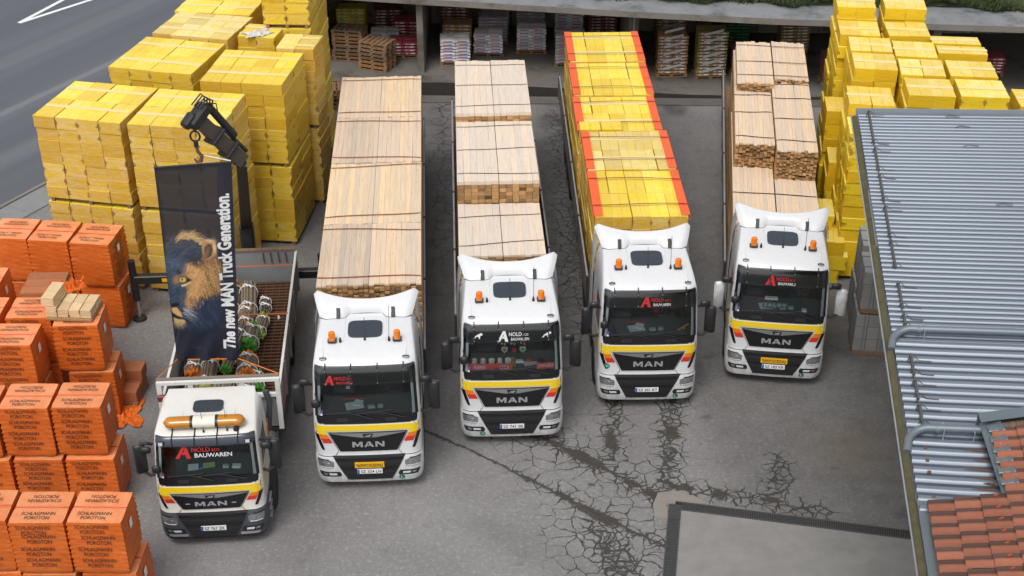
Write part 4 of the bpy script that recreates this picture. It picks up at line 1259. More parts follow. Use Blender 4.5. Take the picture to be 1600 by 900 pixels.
while e_ < 15.4:
    lift = .03 * max(0, g2.gauss(.6, .5))
    if 9.3 < e_ < 11.6: lift = -.03
    rows.append([(-.135, e_, ZE - .055 + lift * .6), (-.08, e_ + .02, ZE - .04 + lift + g2.gauss(0, .006)), (-.02, e_, ZE - .045 + lift)])
    e_ += .12
b.grid(rows, flip=True)
part('gutter_moss', b.mesh('gutter_moss', MOSS, smooth=True), bld, kind='stuff')
b = MB(); b.box((.04, 5.7, ZE - .16), (.05, 19.4, .24)); part('fascia_board', b.mesh('fascia_board', PALW), bld)
# snow guards
def eat(v):  # distance along the eave for a row of guards, measured once from the photograph
    return np.interp(v, [178, 360, 535, 690, 793], [15.41, 9.81, 5.80, 3.0, 1.43])
GB = M('guard_iron', (0.10, 0.095, 0.09), .6, .3, namt=.4, nscale=8)
for v0, v1 in ((180, 236), (243, 279), (285, 325), (332, 379), (384, 430), (453, 492), (500, 521), (563, 596), (602, 634), (640, 673)):
    e0, e1 = eat(v1), eat(v0)
    b = MB(); b.box((.23, (e0 + e1) / 2, ZE + .11), (.04, e1 - e0, .055), ch=.006)
    part('snow_guard_bar', b.mesh('snow_guard_bar', GB), bld)
    for ee in (e0 + .1, e1 - .1):
        b = MB()
        b.tube([(.18, ee, ZE + .03), (.2, ee, ZE + .15), (.26, ee, ZE + .155), (.36, ee - .02, ZE + .075), (.56, ee - .03, ZE + .085)], .009, 6)
        part('guard_bracket', b.mesh('guard_bracket', GB), bld)
for ee, xx in ((15.2, 1.9), (14.6, 2.05), (13.6, 2.1), (10.9, 2.4)):
    b = MB(); b.tube([(xx, ee, ZE + xx * SL + .06), (xx + .1, ee + .05, ZE + xx * SL + .08), (xx + .32, ee + .03, ZE + xx * SL + .075)], .01, 6)
    part('guard_bracket', b.mesh('guard_bracket', GB), bld)
for k in range(14):
    ee = 2.2 + k * .95
    b = MB(); b.box((1.9 + .06 * (k % 3) + .05 * k * .3, ee, ZE + 1.95 * SL + .06), (.03, .03, .02)); part('roof_screw', cached('screw', lambda: b.mesh('roof_screw', GB)), bld)
# rainwater pipes lying on the roof
def rpipe(e_, x1, drop):
    b = MB()
    pts = [(x1, e_, ZE + .2 + SL * x1), (.25, e_, ZE + .2)]
    for k in range(1, 8):
        a = k / 7 * math.pi / 2
        pts.append((.25 - .28 * math.sin(a), e_ - .28 * (1 - math.cos(a)), ZE + .2 - .02 * k))
    pts.append((-.05, e_ - .42, ZE + .02))
    b.tube(pts, .066, 14)
    b.tube([(.38, e_, ZE + .2), (.44, e_, ZE + .2)], .075, 14)
    o = part('rain_pipe', b.mesh('rain_pipe', PIPE, smooth=True), bld)
    for xx in (.5, x1 - .4):
        b = MB(); b.tube([(xx, e_ - .1, ZE + .06), (xx, e_ - .1, ZE + .25), (xx, e_ + .1, ZE + .25)], .012, 6); part('pipe_bracket', b.mesh('pipe_bracket', GUTTER), bld)
rpipe(5.95, 7.4, 0); rpipe(3.12, 1.35, 0)
# flashings between metal and tiles
TS = .28
b = MB()
def tz(x): return ZE + .09 + TS * x
b.grid([[(1.12, 1.5, tz(1.12) - .10), (1.30, 1.5, tz(1.3) + .05)], [(1.02, 3.2, tz(1.12) - .10), (1.28, 3.2, tz(1.3) + .05)]], flip=True)
b.grid([[(1.0, 3.02, tz(1.0) + .09), (7.2, 3.02, tz(7.2) + .09)], [(1.0, 3.30, tz(1.0) + .06), (7.2, 3.30, tz(7.2) + .06)]], flip=True)
b.grid([[(1.0, 3.30, tz(1.0) + .06), (7.2, 3.30, tz(7.2) + .06)], [(1.0, 3.305, tz(1.0) - .4), (7.2, 3.305, tz(7.2) - 2.0)]], flip=True)
b.grid([[(-.02, -4, ZE + .03), (.5, -4, ZE + .06)], [(-.02, 1.6, ZE + .03), (.5, 1.6, ZE + .06)]], flip=True)
b.grid([[(.12, 1.52, ZE + .06), (1.2, 1.52, tz(1.2) - .22)], [(.12, 1.40, ZE + .12), (1.2, 1.40, tz(1.2) + .02)]], flip=False)
part('flashing', b.mesh('flashing', PIPE), bld)
fl = box_mesh('flashing_tongue', (.25, .17, .03), PIPE, .01)
for k in range(6): part('flashing_tongue', fl, bld, (1.22, 1.68 + k * .25, tz(1.22) + .0), (0, -math.atan(TS), 0))
# tiles
def tile_mesh():
    def f():
        b = MB(); rows = []
        nE = 10
        for j in range(nE + 1):
            v = j / nE
            prof = .068 * (math.sin(math.pi * min(1, v / .54))) ** .7 if v < .54 else -.014 * math.sin(math.pi * (v - .54) / .46)
            rows.append([(xx, v * .262 - .131, prof + zz) for xx, zz in ((-.005, -.03), (0, .008), (.02, .016), (.2, .008), (.41, -.012))])
        b.grid(rows, flip=True)
        return b.mesh('roof_tile', TILE, smooth=True, angle=50)
    return cached('tile', f)
tm_ = tile_mesh()
TP = .25
for ci in range(19):
    x0 = .10 + ci * .345
    for ri in range(-13, 7):
        e_ = 1.30 + ri * TP
        if e_ > 1.31 and x0 < 1.1: continue
        if e_ > 3.05: continue
        part('roof_tile', tm_, bld, (x0 + R.gauss(0, .006), e_ + (.012 if ci % 2 else 0) + R.gauss(0, .004), ZE + .09 + TS * x0 + .015 + R.gauss(0, .003)), (0, -math.atan(TS) + .045, R.gauss(0, .008)))
b = MB()
b.grid([[(.1, -4, tz(.1) - .03), (7, -4, tz(7) - .03)], [(.1, 1.35, tz(.1) - .03), (7, 1.35, tz(7) - .03)]], flip=True)
b.grid([[(1.15, 1.35, tz(1.15) - .03), (7, 1.35, tz(7) - .03)], [(1.15, 3.1, tz(1.15) - .03), (7, 3.1, tz(7) - .03)]], flip=True)
part('tile_battens', b.mesh('tile_battens', PALW), bld)
hk = MB(); hk.box((0, 0, .03), (.07, .02, .05), ch=.006)
hkm = hk.mesh('snow_hook', M('red_snow_hook', (.30, .06, .04), .5))
for k in range(9): part('snow_hook', hkm, bld, (.98, 1.28 - k * TP, tz(.98) + .07), (0, -math.atan(TS), .4))
for k in range(3): part('snow_hook', hkm, bld, (1.36, 1.2 - k * TP * 2, tz(1.36) + .07), (0, -math.atan(TS), .4))
# ------------------------------------------------------------------ trucks
SLC = [  # z, front y, half width, corner radius
    (.26, .12, 1.10, .26), (.30, .05, 1.17, .28), (.42, .01, 1.21, .30), (.62, 0, 1.225, .32), (.86, .0, 1.225, .32), (1.0, .015, 1.22, .30), (1.06, .045, 1.205, .28),
    (1.10, .055, 1.20, .26), (1.5, .06, 1.205, .25), (1.66, .055, 1.205, .25), (1.90, .07, 1.20, .24), (2.02, .09, 1.198, .24), (2.12, .11, 1.195, .23), (2.45, .17, 1.185, .22), (2.80, .235, 1.17, .22), (3.05, .285, 1.155, .22),
    (3.26, .335, 1.135, .24), (3.34, .40, 1.115, .28), (3.40, .52, 1.10, .32), (3.46, .74, 1.075, .36), (3.52, 1.05, 1.05, .38), (3.57, 1.45, 1.02, .38), (3.60, 1.85, .99, .36), (3.605, 2.0, .95, .2)]
SZ = [s[0] for s in SLC]
def sl(z, k): return float(np.interp(z, SZ, [s[k] for s in SLC]))
def surf(x, z):
    yf, hw, r = sl(z, 1), sl(z, 2), sl(z, 3)
    bul = .045 * (x / hw) ** 2
    a = abs(x)
    if a <= hw - r: return yf + bul
    t = min(1, (a - (hw - r)) / r)
    return yf + bul + r * .8 * (1 - math.sqrt(max(0, 1 - t * t)))
def zroof(y): return float(np.interp(y, [s[1] for s in SLC[16:]], [s[0] for s in SLC[16:]]))

ZMA = ([.26, .66, 1.03, 1.325, 1.77, 2.0, 3.27, 3.61], [.17, .58, .94, 1.16, 1.52, 1.76, 2.76, 2.92])
class Truck:
    def __init__(s, root, zm=None): s.root, s.zm = root, zm
    def Z(s, z): return float(np.interp(z, *s.zm)) if s.zm else z
    def patch(s, name, zs, d, mat, nx=14, rim=.03, parent=None, label=None, smooth=True):
        """piece lying on the front surface: zs = [(z, x_left, x_right), ...] bottom to top, raised by d"""
        b = MB(); rows = []
        for z, xl, xr in zs:
            rows.append([(x, surf(x, z) - d, s.Z(z)) for x in np.linspace(xl, xr, nx)])
        b.grid(rows)
        back = [[(x, y + rim, z) for x, y, z in r_] for r_ in rows]
        b.grid([rows[0], back[0]], flip=True); b.grid([rows[-1], back[-1]])
        b.grid([[r_[0] for r_ in rows], [r_[0] for r_ in back]]); b.grid([[r_[-1] for r_ in rows], [r_[-1] for r_ in back]], flip=True)
        return part(name, b.mesh(name, mat, smooth=smooth, angle=40), parent or s.root, label=label)
    def both(s, name, zs, d, mat, nx=6, **k):
        s.patch(name, zs, d, mat, nx, **k)
        s.patch(name, [(z, -b_, -a) for z, a, b_ in zs], d, mat, nx, **k)
    def text(s, txt, x, z, w, h, mat, d=.02, bold=0.0, name='lettering', spacing=1.0):
        me = text_mesh(txt, w, h, mat, bold, conform=(x, z, lambda X, Zz: (X, surf(X, Zz) - d, s.Z(Zz))), spacing=spacing)
        return part(name, me, s.root)
    def pt(s, x, z, d=0.0): return (x, surf(x, z) - d, s.Z(z))

def zrange(z0, z1, f, n=5): return [(z0 + (z1 - z0) * k / n,) + f(k / n) for k in range(n + 1)]
lerp = lambda a, b, t: a + (b - a) * t

def wheel(root, x, y, r=.5, w=.3, dual=False, parent_name='wheel'):
    def tyre():
        b = MB()
        prof = [(r * .56, -w / 2), (r * .9, -w / 2), (r * .97, -w * .42), (r, -w * .3), (r, -.03), (r * .975, -.028), (r * .975, .028), (r, .03), (r, w * .3), (r * .97, w * .42), (r * .9, w / 2), (r * .56, w / 2)]
        b.lathe(prof, 28, 'X')
        return b.mesh('tyre', RUBBER, smooth=True)
    def rim():
        b = MB()
        b.lathe([(r * .57, -w * .46), (r * .5, -w * .3), (r * .3, -w * .2), (r * .26, -w * .42), (.01, -w * .44), (.01, w * .44), (r * .26, w * .42), (r * .3, w * .2), (r * .5, w * .3), (r * .57, w * .46)], 24, 'X')
        for k in range(10):
            t = 2 * math.pi * k / 10
            for sg in (-1, 1): b.box((sg * w * .3, r * .38 * math.cos(t), r * .38 * math.sin(t)), (.05, .03, .03))
        return b.mesh('rim', ALU, smooth=True)
    wp = part('tyre', cached(('tyre', r, w), tyre), root, (x, y, r))
    part('rim', cached(('rim', r, w), rim), wp)

def cab_body(T, rear, mats, low_mat=False):
    b = MB(); rings = []
    for z, yf, hw, r in SLC:
        ring = []
        for k in range(9):
            a = math.pi / 2 * k / 8
            x = -(hw - r) - r * math.cos(a)
            ring.append((x, surf(x, z)))
        for k in range(1, 12):
            x = -(hw - r) + 2 * (hw - r) * k / 12
            ring.append((x, surf(x, z)))
        for k in range(8, -1, -1):
            a = math.pi / 2 * k / 8
            x = (hw - r) + r * math.cos(a)
            ring.append((x, surf(x, z)))
        y0 = surf(hw, z)
        ye = max(rear if z > 1.04 else .80, y0 + .02)
        for q in (.25, .5, .75): ring.append((hw, y0 + (ye - y0) * q))
        for q in range(9): ring.append((hw - 2 * hw * q / 8, ye))
        for q in (.75, .5, .25): ring.append((-hw, y0 + (ye - y0) * q))
        rings.append([(x, y, T.Z(z)) for x, y in ring])
    n = len(rings[0])
    o = 0
    for rg in rings: b.v += rg; b.t += [1] * n
    for i in range(len(rings) - 1):
        zc = (SLC[i][0] + SLC[i + 1][0]) / 2
        for k in range(n):
            k2 = (k + 1) % n
            if 2.10 < zc < 3.27 and 7 <= k <= 20: continue        # opening behind the windscreen
            b.f.append((i * n + k, i * n + k2, (i + 1) * n + k2, (i + 1) * n + k))
            b.m.append(1 if (low_mat and zc < 1.05) else 0)
    b.f.append(tuple((len(rings) - 1) * n + k for k in range(n))); b.m.append(0)
    b.f.append(tuple(range(n))[::-1]); b.m.append(0)
    return part('cab_body', b.mesh('cab_body', mats, smooth=True, angle=38), T.root)

def side_poly(T, name, pts, sx, d, mat):
    """flat-sided piece on the cab side; pts = (y, z)"""
    b = MB()
    f = [(sx * (sl(z, 2) + d), y, T.Z(z)) for y, z in pts]
    g = [(sx * (sl(z, 2) - .02), y, T.Z(z)) for y, z in pts]
    n = len(pts)
    b.add(f + g, [tuple(range(n)) if sx > 0 else tuple(range(n))[::-1]] + [(i, (i + 1) % n, n + (i + 1) % n, n + i) for i in range(n)])
    part(name, b.mesh(name, mat), T.root)

def mirror(T, sx, mat, z=2.36, big=True, y=.42, dz=0):
    T_ = T
    b = MB()
    x0, x1 = sx * 1.19, sx * 1.46
    b.tube([(x0, y + .02, z + .36), (sx * 1.3, y - .02, z + .42), (x1, y, z + .40)], .035, 8)
    part('mirror_arm', b.mesh('mirror_arm', BLACKP, smooth=True), T.root)
    b = MB()
    b.tube([(x0, y + .02, z - .42), (sx * 1.32, y - .02, z - .44), (x1, y, z - .34)], .035, 8)
    part('mirror_arm', b.mesh('mirror_arm', BLACKP, smooth=True), T.root)
    b = MB()
    b.box((0, 0, 0), (.27, .13, .80), ch=.05)
    h = b.mesh('mirror_housing', mat, smooth=True, angle=50)
    part('mirror_housing', h, T.root, (sx * 1.50, y, z + .0), (rad(4), 0, sx * rad(-14)))
    b = MB(); b.box((0, .067, .02), (.22, .008, .68)); part('mirror_glass', b.mesh('mirror_glass', CHROME), T.root, (sx * 1.50, y, z), (rad(4), 0, sx * rad(-14)))

def tractor(name, label, loc, rz, plate, kind='tgx', logo=None, warn=False, mirr=None, sticker=(.72, 'L'), amb=True):
    root = thing(name, label, 'truck', (loc[0], loc[1], 0), rad(rz), 'white trucks of the building yard')
    tgm = kind == 'tgm'
    T = Truck(root, ZMA if tgm else None)
    rear = 1.70 if tgm else 2.30
    paint = WHITE_OLD if tgm else WHITE
    bump = GREYP if tgm else WHITE
    cab_body(T, rear, [paint, bump], tgm)
    # front panels
    T.patch('upper_grille', zrange(1.18, 1.70, lambda t: (lerp(-.64, -.88, t), lerp(.64, .88, t))), .022, BLACKG)
    T.patch('lower_grille', zrange(.40, 1.06, lambda t: (lerp(-.50, -.82, t), lerp(.50, .82, t))), .018, BLACKP)
    for k in range(4):
        z = .60 + k * .115; w = lerp(.56, .74, k / 3)
        T.patch('grille_slat', [(z, -w, w), (z + .05, -w - .02, w + .02)], .034, BLACKG if k % 2 else BLACKP, 10)
    for k in range(2):
        z = .44 + k * .06; T.patch('grille_slat', [(z, -.46, .46), (z + .03, -.47, .47)], .03, BLACKP, 8)
    T.patch('yellow_stripe', [(1.735, -1.165, 1.165), (1.80, -1.185, 1.185), (1.875, -1.19, 1.19)], .012, YEL, 26)
    T.both('yellow_stripe', [(1.645, .915, 1.11), (1.733, .93, 1.15)], .012, YEL)
    T.both('orange_stripe', [(1.525, .855, 1.06), (1.64, .912, 1.105)], .012, ORA)
    T.both('red_stripe', [(1.405, .80, 1.005), (1.52, .853, 1.055)], .012, RED)
    T.both('air_vent', [(1.22, .98, 1.04), (1.36, 1.02, 1.10), (1.52, 1.07, 1.15), (1.63, 1.10, 1.185)], .016, BLACKG)
    # chrome wing with emblem
    T.patch('chrome_wing', [(1.565, -.16, .16), (1.60, -.36, .36), (1.645, -.62, .62), (1.685, -.86, .86)], .036, CHROME, 18)
    T.patch('emblem_shield', [(1.58, -.085, .085), (1.67, -.12, .12)], .048, BLACKG, 6)
    L_ = [(-.07, 1.525), (-.04, 1.535), (0, 1.53), (.045, 1.525), (.05, 1.55), (.085, 1.575), (.07, 1.595), (.04, 1.585), (-.03, 1.572), (-.06, 1.555)]
    b = MB(); b.add([T.pt(x, z + .066, .054) for x, z in L_], [tuple(range(len(L_)))]); part('lion_emblem', b.mesh('lion_emblem', SILVER), root)
    for gl in block_letters('MAN', .72, .15):
        if gl == 'hole':
            q = [(-.024 + .0, -.012), (.0, .045), (.024, -.012)]
            bb = MB(); bb.add([T.pt(x, 1.375 + z, .037) for x, z in q], [(0, 2, 1)][::1]); part('letter_counter', bb.mesh('letter_counter', BLACKG), root); continue
        bb = MB(); bb.add([T.pt(x, 1.375 + z, .034) for x, z in gl], [tuple(range(len(gl)))[::-1]]); part('lettering', bb.mesh('lettering', SILVER), root)
    if tgm:
        for sx in (-1, 1): T.patch('badge_dash', [(1.36, sx * .52 - .05, sx * .52 + .05), (1.385, sx * .52 - .05, sx * .52 + .05)], .03, SILVER, 3)
    # panel gaps
    T.both('panel_gap', [(1.035, .80, 1.20), (1.05, .80, 1.19)], .003, GREYP, 10)
    T.both('panel_gap', [(1.06, .74, .755), (1.18, .665, .678), (1.70, .90, .912)], .002, GREYP, 2)
    T.both('panel_gap', [(1.64, 1.135, 1.15), (1.9, 1.14, 1.155)], .003, GREYP, 2)
    T.patch('hood_gap', [(1.905, -1.16, 1.16), (1.922, -1.16, 1.16)], .003, GREYP, 22)
    T.both('wheel_arch_crease', [(1.02, .50, .80), (1.035, .50, .80)], .02, BLACKP, 6)
    # lamps
    T.both('headlight', [(.74, .83, 1.13), (.80, .80, 1.15), (.90, .80, 1.165), (.96, .92, 1.16)], .010, LAMP, 8)
    hl = [(.78, .86, .98), (.86, .86, .98)]
    T.both('headlight_lens', [(.80, .90, .955), (.825, .885, .97), (.855, .885, .97), (.88, .90, .955)], .018, CHROME, 4)
    T.both('headlight_lens', [(.80, 1.02, 1.07), (.825, 1.005, 1.085), (.855, 1.005, 1.085), (.88, 1.02, 1.07)], .018, CHROME, 4)
    T.both('day_light_strip', [(.755, .84, 1.12), (.77, .835, 1.12)], .018, LED, 8)
    T.both('headlight_frame', [(.955, .90, 1.165), (.972, .93, 1.165)], .014, BLACKG, 8)
    T.both('fog_lamp_surround', [(.50, .66, 1.08), (.56, .64, 1.12), (.63, .68, 1.14)], .012, BLACKP, 8)
    T.both('fog_lamp', [(.545, .74, .90), (.59, .75, .93)], .022, LED, 6)
    T.both('fog_lamp', [(.55, .95, 1.03), (.595, .97, 1.06)], .020, CHROME, 4)
    if not tgm:
        T.both('bumper_crease', [(.27, .50, .515), (.44, .56, .575)], .004, BLACKP, 2)
        for k in range(4): T.patch('bumper_notch', [(.275, -.42 + k * .24, -.30 + k * .24), (.29, -.42 + k * .24, -.30 + k * .24)], .006, BLACKP, 3)
    else:
        T.patch('bumper_lip', [(.26, -1.1, 1.1), (.36, -1.16, 1.16)], .03, BLACKP, 20)
        T.patch('tread_plate', [(.43, .60, 1.02), (.47, .60, 1.04)], .026, ALU, 6); T.patch('tread_plate', [(.43, -1.02, -.60), (.47, -1.04, -.60)], .026, ALU, 6)
    # plates
    zp = .66
    T.patch('number_plate', [(zp - .062, -.285, .285), (zp + .062, -.285, .285)], .048, PLATE, 6)
    T.patch('plate_band', [(zp - .058, -.282, -.235), (zp + .058, -.282, -.235)], .051, PBLUE, 3)
    T.text(plate, .025, zp, .46, .078 if not tgm else .085, INK, .053, bold=.01)
    if warn:
        T.patch('warning_plate', [(.765, -.33, .33), (.905, -.33, .33)], .05, PYEL, 6)
        T.text('TRASPORTO ECCEZIONALE', 0, .835, .60, .085, INK, .055, bold=.01)
    if sticker:
        sx_, ch_ = sticker
        b = MB(); c = [T.pt(sx_ + .066 * math.cos(a), .43 + .066 * math.sin(a), .014) for a in np.linspace(0, 2 * math.pi, 20)[:-1]]
        b.add(c, [tuple(range(len(c)))]); part('round_sticker', b.mesh('round_sticker', GREEN), root)
        T.text(ch_, sx_, .43, .05 if len(ch_) == 1 else .07, .07, INKW, .017, bold=.02)
    # windscreen, cowl, interior
    T.patch('cowl', [(1.93, -1.10, 1.10), (2.02, -1.12, 1.12), (2.12, -1.12, 1.12)], .012, BLACKG, 22)
    T.both('cowl_step', [(1.98, .42, .66), (2.02, .40, .68), (2.06, .42, .66)], .035, BLACKP, 4)
    T.patch('windscreen', [(z, -lerp(1.10, 1.05, (z - 2.1) / 1.15), lerp(1.10, 1.05, (z - 2.1) / 1.15)) for z in np.linspace(2.115, 3.25, 8)], .012, GLASS, 22, rim=.001)
    for sx in (-1, 1):
        T.patch('windscreen_edge', [(z, sx * lerp(1.115, 1.065, (z - 2.1) / 1.15) - .03, sx * lerp(1.115, 1.065, (z - 2.1) / 1.15) + .03) for z in np.linspace(2.10, 3.27, 8)], .016, BLACKG, 4)
    T.patch('windscreen_edge', [(3.235, -1.06, 1.06), (3.28, -1.05, 1.05)], .016, BLACKG, 20)
    for x0, x1 in ((-.15, .12), (.52, .86)):
        p0, p1 = T.pt(x1, 2.05, .04), T.pt(x0 - .25, 2.22, .03)
        b = MB(); b.tube([p0, T.pt((x1 + x0) / 2 - .1, 2.13, .04), p1], .012, 6); b.tube([T.pt(x0 - .75, 2.16, .022), p1, T.pt(x0 + .05, 2.25, .022)], .009, 6)
        part('wiper', b.mesh('wiper', BLACKP), root)
    b = MB()
    zt = T.Z
    b.grid([[(-1.12, 2.02, zt(1.7)), (-1.12, 2.02, zt(3.4))], [(1.12, 2.02, zt(1.7)), (1.12, 2.02, zt(3.4))]] if not tgm else [[(-1.12, 1.62, zt(1.7)), (-1.12, 1.62, zt(3.4))], [(1.12, 1.62, zt(1.7)), (1.12, 1.62, zt(3.4))]])
    for sx in (-1, 1): b.grid([[(sx * 1.10, .30, zt(1.7)), (sx * 1.10, .42, zt(3.25))], [(sx * 1.10, 1.6, zt(1.7)), (sx * 1.04, 1.6, zt(3.4))]])
    b.grid([[(-1.1, .2, zt(1.75)), (1.1, .2, zt(1.75))], [(-1.1, 2.0, zt(1.75)), (1.1, 2.0, zt(1.75))]])
    b.grid([[(-1.05, .36, zt(3.27)), (1.05, .36, zt(3.27))], [(-1.0, 1.6, zt(3.38)), (1.0, 1.6, zt(3.38))]])
    part('cab_lining', b.mesh('cab_lining', SEAT), root)
    b = MB()
    rows = []
    for y, z in ((.16, 2.10), (.30, 2.14), (.55, 2.17), (.78, 2.20), (.86, 2.10), (.86, 1.75)):
        rows.append([(x, y + .05 * (x / 1.1) ** 2, zt(z + (.05 * math.exp(-((x - .55) / .35) ** 2) if y > .4 else 0))) for x in np.linspace(-1.09, 1.09, 16)])
    b.grid(rows)
    part('dashboard', b.mesh('dashboard', DASH, smooth=True), root)
    for sx in (-.56, .56):
        b = MB()
        b.box((sx, 1.28, zt(2.08)), (.5, .44, .16), ch=.05); b.box((sx, 1.48, zt(2.42)), (.48, .16, .62), ch=.06); b.box((sx, 1.50, zt(2.82)), (.28, .12, .22), ch=.05)
        part('seat', b.mesh('seat', SEAT, smooth=True, angle=50), root)
    b = MB()
    c = Vector((.56, .98, zt(2.38))); ax1 = Vector((1, 0, 0)); ax2 = Vector((0, .82, .57))
    b.tube([c + ax1 * .23 * math.cos(a) + ax2 * .23 * math.sin(a) for a in np.linspace(0, 2 * math.pi, 25)], .018, 8, closed_ends=False)
    b.tube([c - ax1 * .22, c, c + ax1 * .22], .016, 6); b.tube([c, c + Vector((0, -.18, -.2))], .03, 8)
    part('steering_wheel', b.mesh('steering_wheel', BLACKP, smooth=True), root)
    def on_dash(nm, x, y, s, mat, rz_=0, dz=.0):
        z = zt(np.interp(y, [.16, .30, .55, .78], [2.10, 2.14, 2.17, 2.20])) + .012 + dz
        b = MB(); b.box((0, 0, s[2] / 2), s, ch=min(s) * .2)
        return part(nm, b.mesh(nm, mat), root, (x, y, z), (rad(4), 0, rz_))
    if kind != 'tgm' and logo != 'C':
        on_dash('paper_sheet', -.28, .42, (.40, .26, .006), PAPER, .2); on_dash('paper_sheet', -.20, .5, (.2, .2, .02), PAPER, -.3)
        on_dash('tachograph', .10, .34, (.16, .10, .06), M('pale_device', (.45, .5, .48), .5), .1); on_dash('phone_holder', .30, .34, (.13, .1, .09), M('grey_device', (.32, .38, .38), .5))
        on_dash('tray', -.3, .65, (.5, .08, .04), M('red_tray', (.25, .04, .04), .6))
    elif tgm:
        on_dash('paper_sheet', -.36, .42, (.24, .2, .006), PAPER, .1); on_dash('paper_sheet', -.05, .46, (.34, .16, .006), M('green_yellow_leaflet', (.45, .6, .2), .6), .15)
        on_dash('paper_sheet', -.2, .45, (.1, .14, .012), PBLUE, .1); on_dash('device', .38, .38, (.14, .1, .06), M('pale_device2', (.5, .52, .5), .5)); on_dash('face_mask', .62, .38, (.2, .12, .05), PAPER, -.1)
    T.patch('vignette_sticker', [(2.19, -1.02, -.97), (2.26, -1.02, -.97)], .016, PURPLE, 3); T.patch('vignette_sticker', [(2.13, -1.02, -.98), (2.17, -1.02, -.98)], .016, PAPER, 3)
    # visor
    if not tgm:
        zv = [(2.90, -1.10, 1.10), (3.02, -1.115, 1.115), (3.15, -1.115, 1.115), (3.27, -1.10, 1.10), (3.315, -1.08, 1.08)]
        T.patch('sun_visor', zv, .105, VISOR, 22, rim=.012)
        for x in (-.86, -.30, .28, .85):
            b = MB(); b.tube([T.pt(x, 2.96, .115), T.pt(x, 3.14, .118), T.pt(x, 3.30, .118), T.pt(x, 3.345, .05)], .014, 6)
            part('visor_clip', b.mesh('visor_clip', BLACKP), root)
            for z in (2.96, 3.24):
                b = MB(); p = T.pt(x, z, .135); b.box(p, (.02, .01, .02)); part('clip_bolt', b.mesh('clip_bolt', SILVER), root)
    else:
        NAVY = M('navy_visor_band', (.030, .035, .055), .25, coat=.4)
        T.patch('sun_visor', [(3.07, -1.08, 1.08), (3.2, -1.10, 1.10), (3.29, -1.08, 1.08), (3.325, -1.05, 1.05)], .09, NAVY, 22, rim=.02)
        for x in (-.72, -.22, .28, .74):
            b = MB(); b.tube([T.pt(x, 3.10, .10), T.pt(x, 3.29, .105), (x, .52, T.Z(3.42)), (x + .03, .62, T.Z(3.46))], .016, 6); part('visor_clip', b.mesh('visor_clip', BLACKP), root)
        for sx in (-1, 1):
            b = MB(); b.box(T.pt(sx * .96, 3.18, .12), (.14, .08, .09), ch=.02); part('visor_lamp', b.mesh('visor_lamp', BLACKG), root)
            b = MB(); b.box(T.pt(sx * .96, 3.18, .165), (.09, .01, .05)); part('visor_lamp_lens', b.mesh('visor_lamp_lens', LED), root)
    # logo lettering
    def logo_at(x, z, s, cA, cN, cB, d, amp='&CO', kb=1.0):
        # slanted A with a leg and a bricklayer-like notch, as flat print
        P = [(-.14, -.13), (.0, .13), (.06, .13), (.13, -.13), (.055, -.13), (.03, -.045), (-.02, -.06), (-.015, .0), (.018, .0), (.02, .06), (-.075, -.13)]
        b = MB(); b.add([T.pt(x + px * s * .95, z + pz * s * 1.0, d) for px, pz in P], [tuple(range(len(P)))]); part('logo_mark', b.mesh('logo_mark', cA), root)
        T.text('NOLD', x + .29 * s, z + .05 * s, .30 * s, .095 * s, cN, d, bold=.012)
        T.text(amp, x + .53 * s, z + .035 * s, .13 * s, .055 * s, cN, d, bold=.01)
        T.text('BAUWAREN', x + (.20 + .20 * kb) * s, z - .07 * s, .42 * s * kb, .07 * s * kb ** .5, cB, d, bold=.012)
    if logo == 'B': logo_at(-.78, 3.03, .84, INKR, INKR, INKR, .118)
    if logo == 'C': logo_at(-.20, 3.06, .98, INKW, INKW, INKW, .118)
    if logo == 'D': logo_at(-.12, 3.06, .98, INKR, INKR, INKW, .118)
    if logo == 'E': logo_at(-.28, 3.05, .98, INKR, INKR, INKW, .118)
    if logo == 'A': logo_at(-.50, 2.86, 1.36, INKR, INKR, INKW, .022, kb=1.45)
    # roof
    zr = lambda y: T.Z(zroof(y))
    if tgm:
        ya, yb, xw = 1.02, 1.40, .34
    else:
        ya, yb, xw = 1.10, 1.68, .385
    b = MB(); c = []
    for a in np.linspace(0, 2 * math.pi, 33)[:-1]:
        cx, sy = math.cos(a), math.sin(a)
        e_ = 2 / 5
        X_ = xw * abs(cx) ** e_ * (1 if cx > 0 else -1); Y_ = (ya + yb) / 2 + (yb - ya) / 2 * abs(sy) ** e_ * (1 if sy > 0 else -1)
        c.append((X_, Y_, zr(Y_) + .035))
    lo = [(x, y, z - .06) for x, y, z in c]; n = len(c)
    b.add(c + lo, [tuple(range(n))] + [((i + 1) % n, i, n + i, n + (i + 1) % n) for i in range(n)])
    part('sunroof', b.mesh('sunroof', ROOFGL), root)
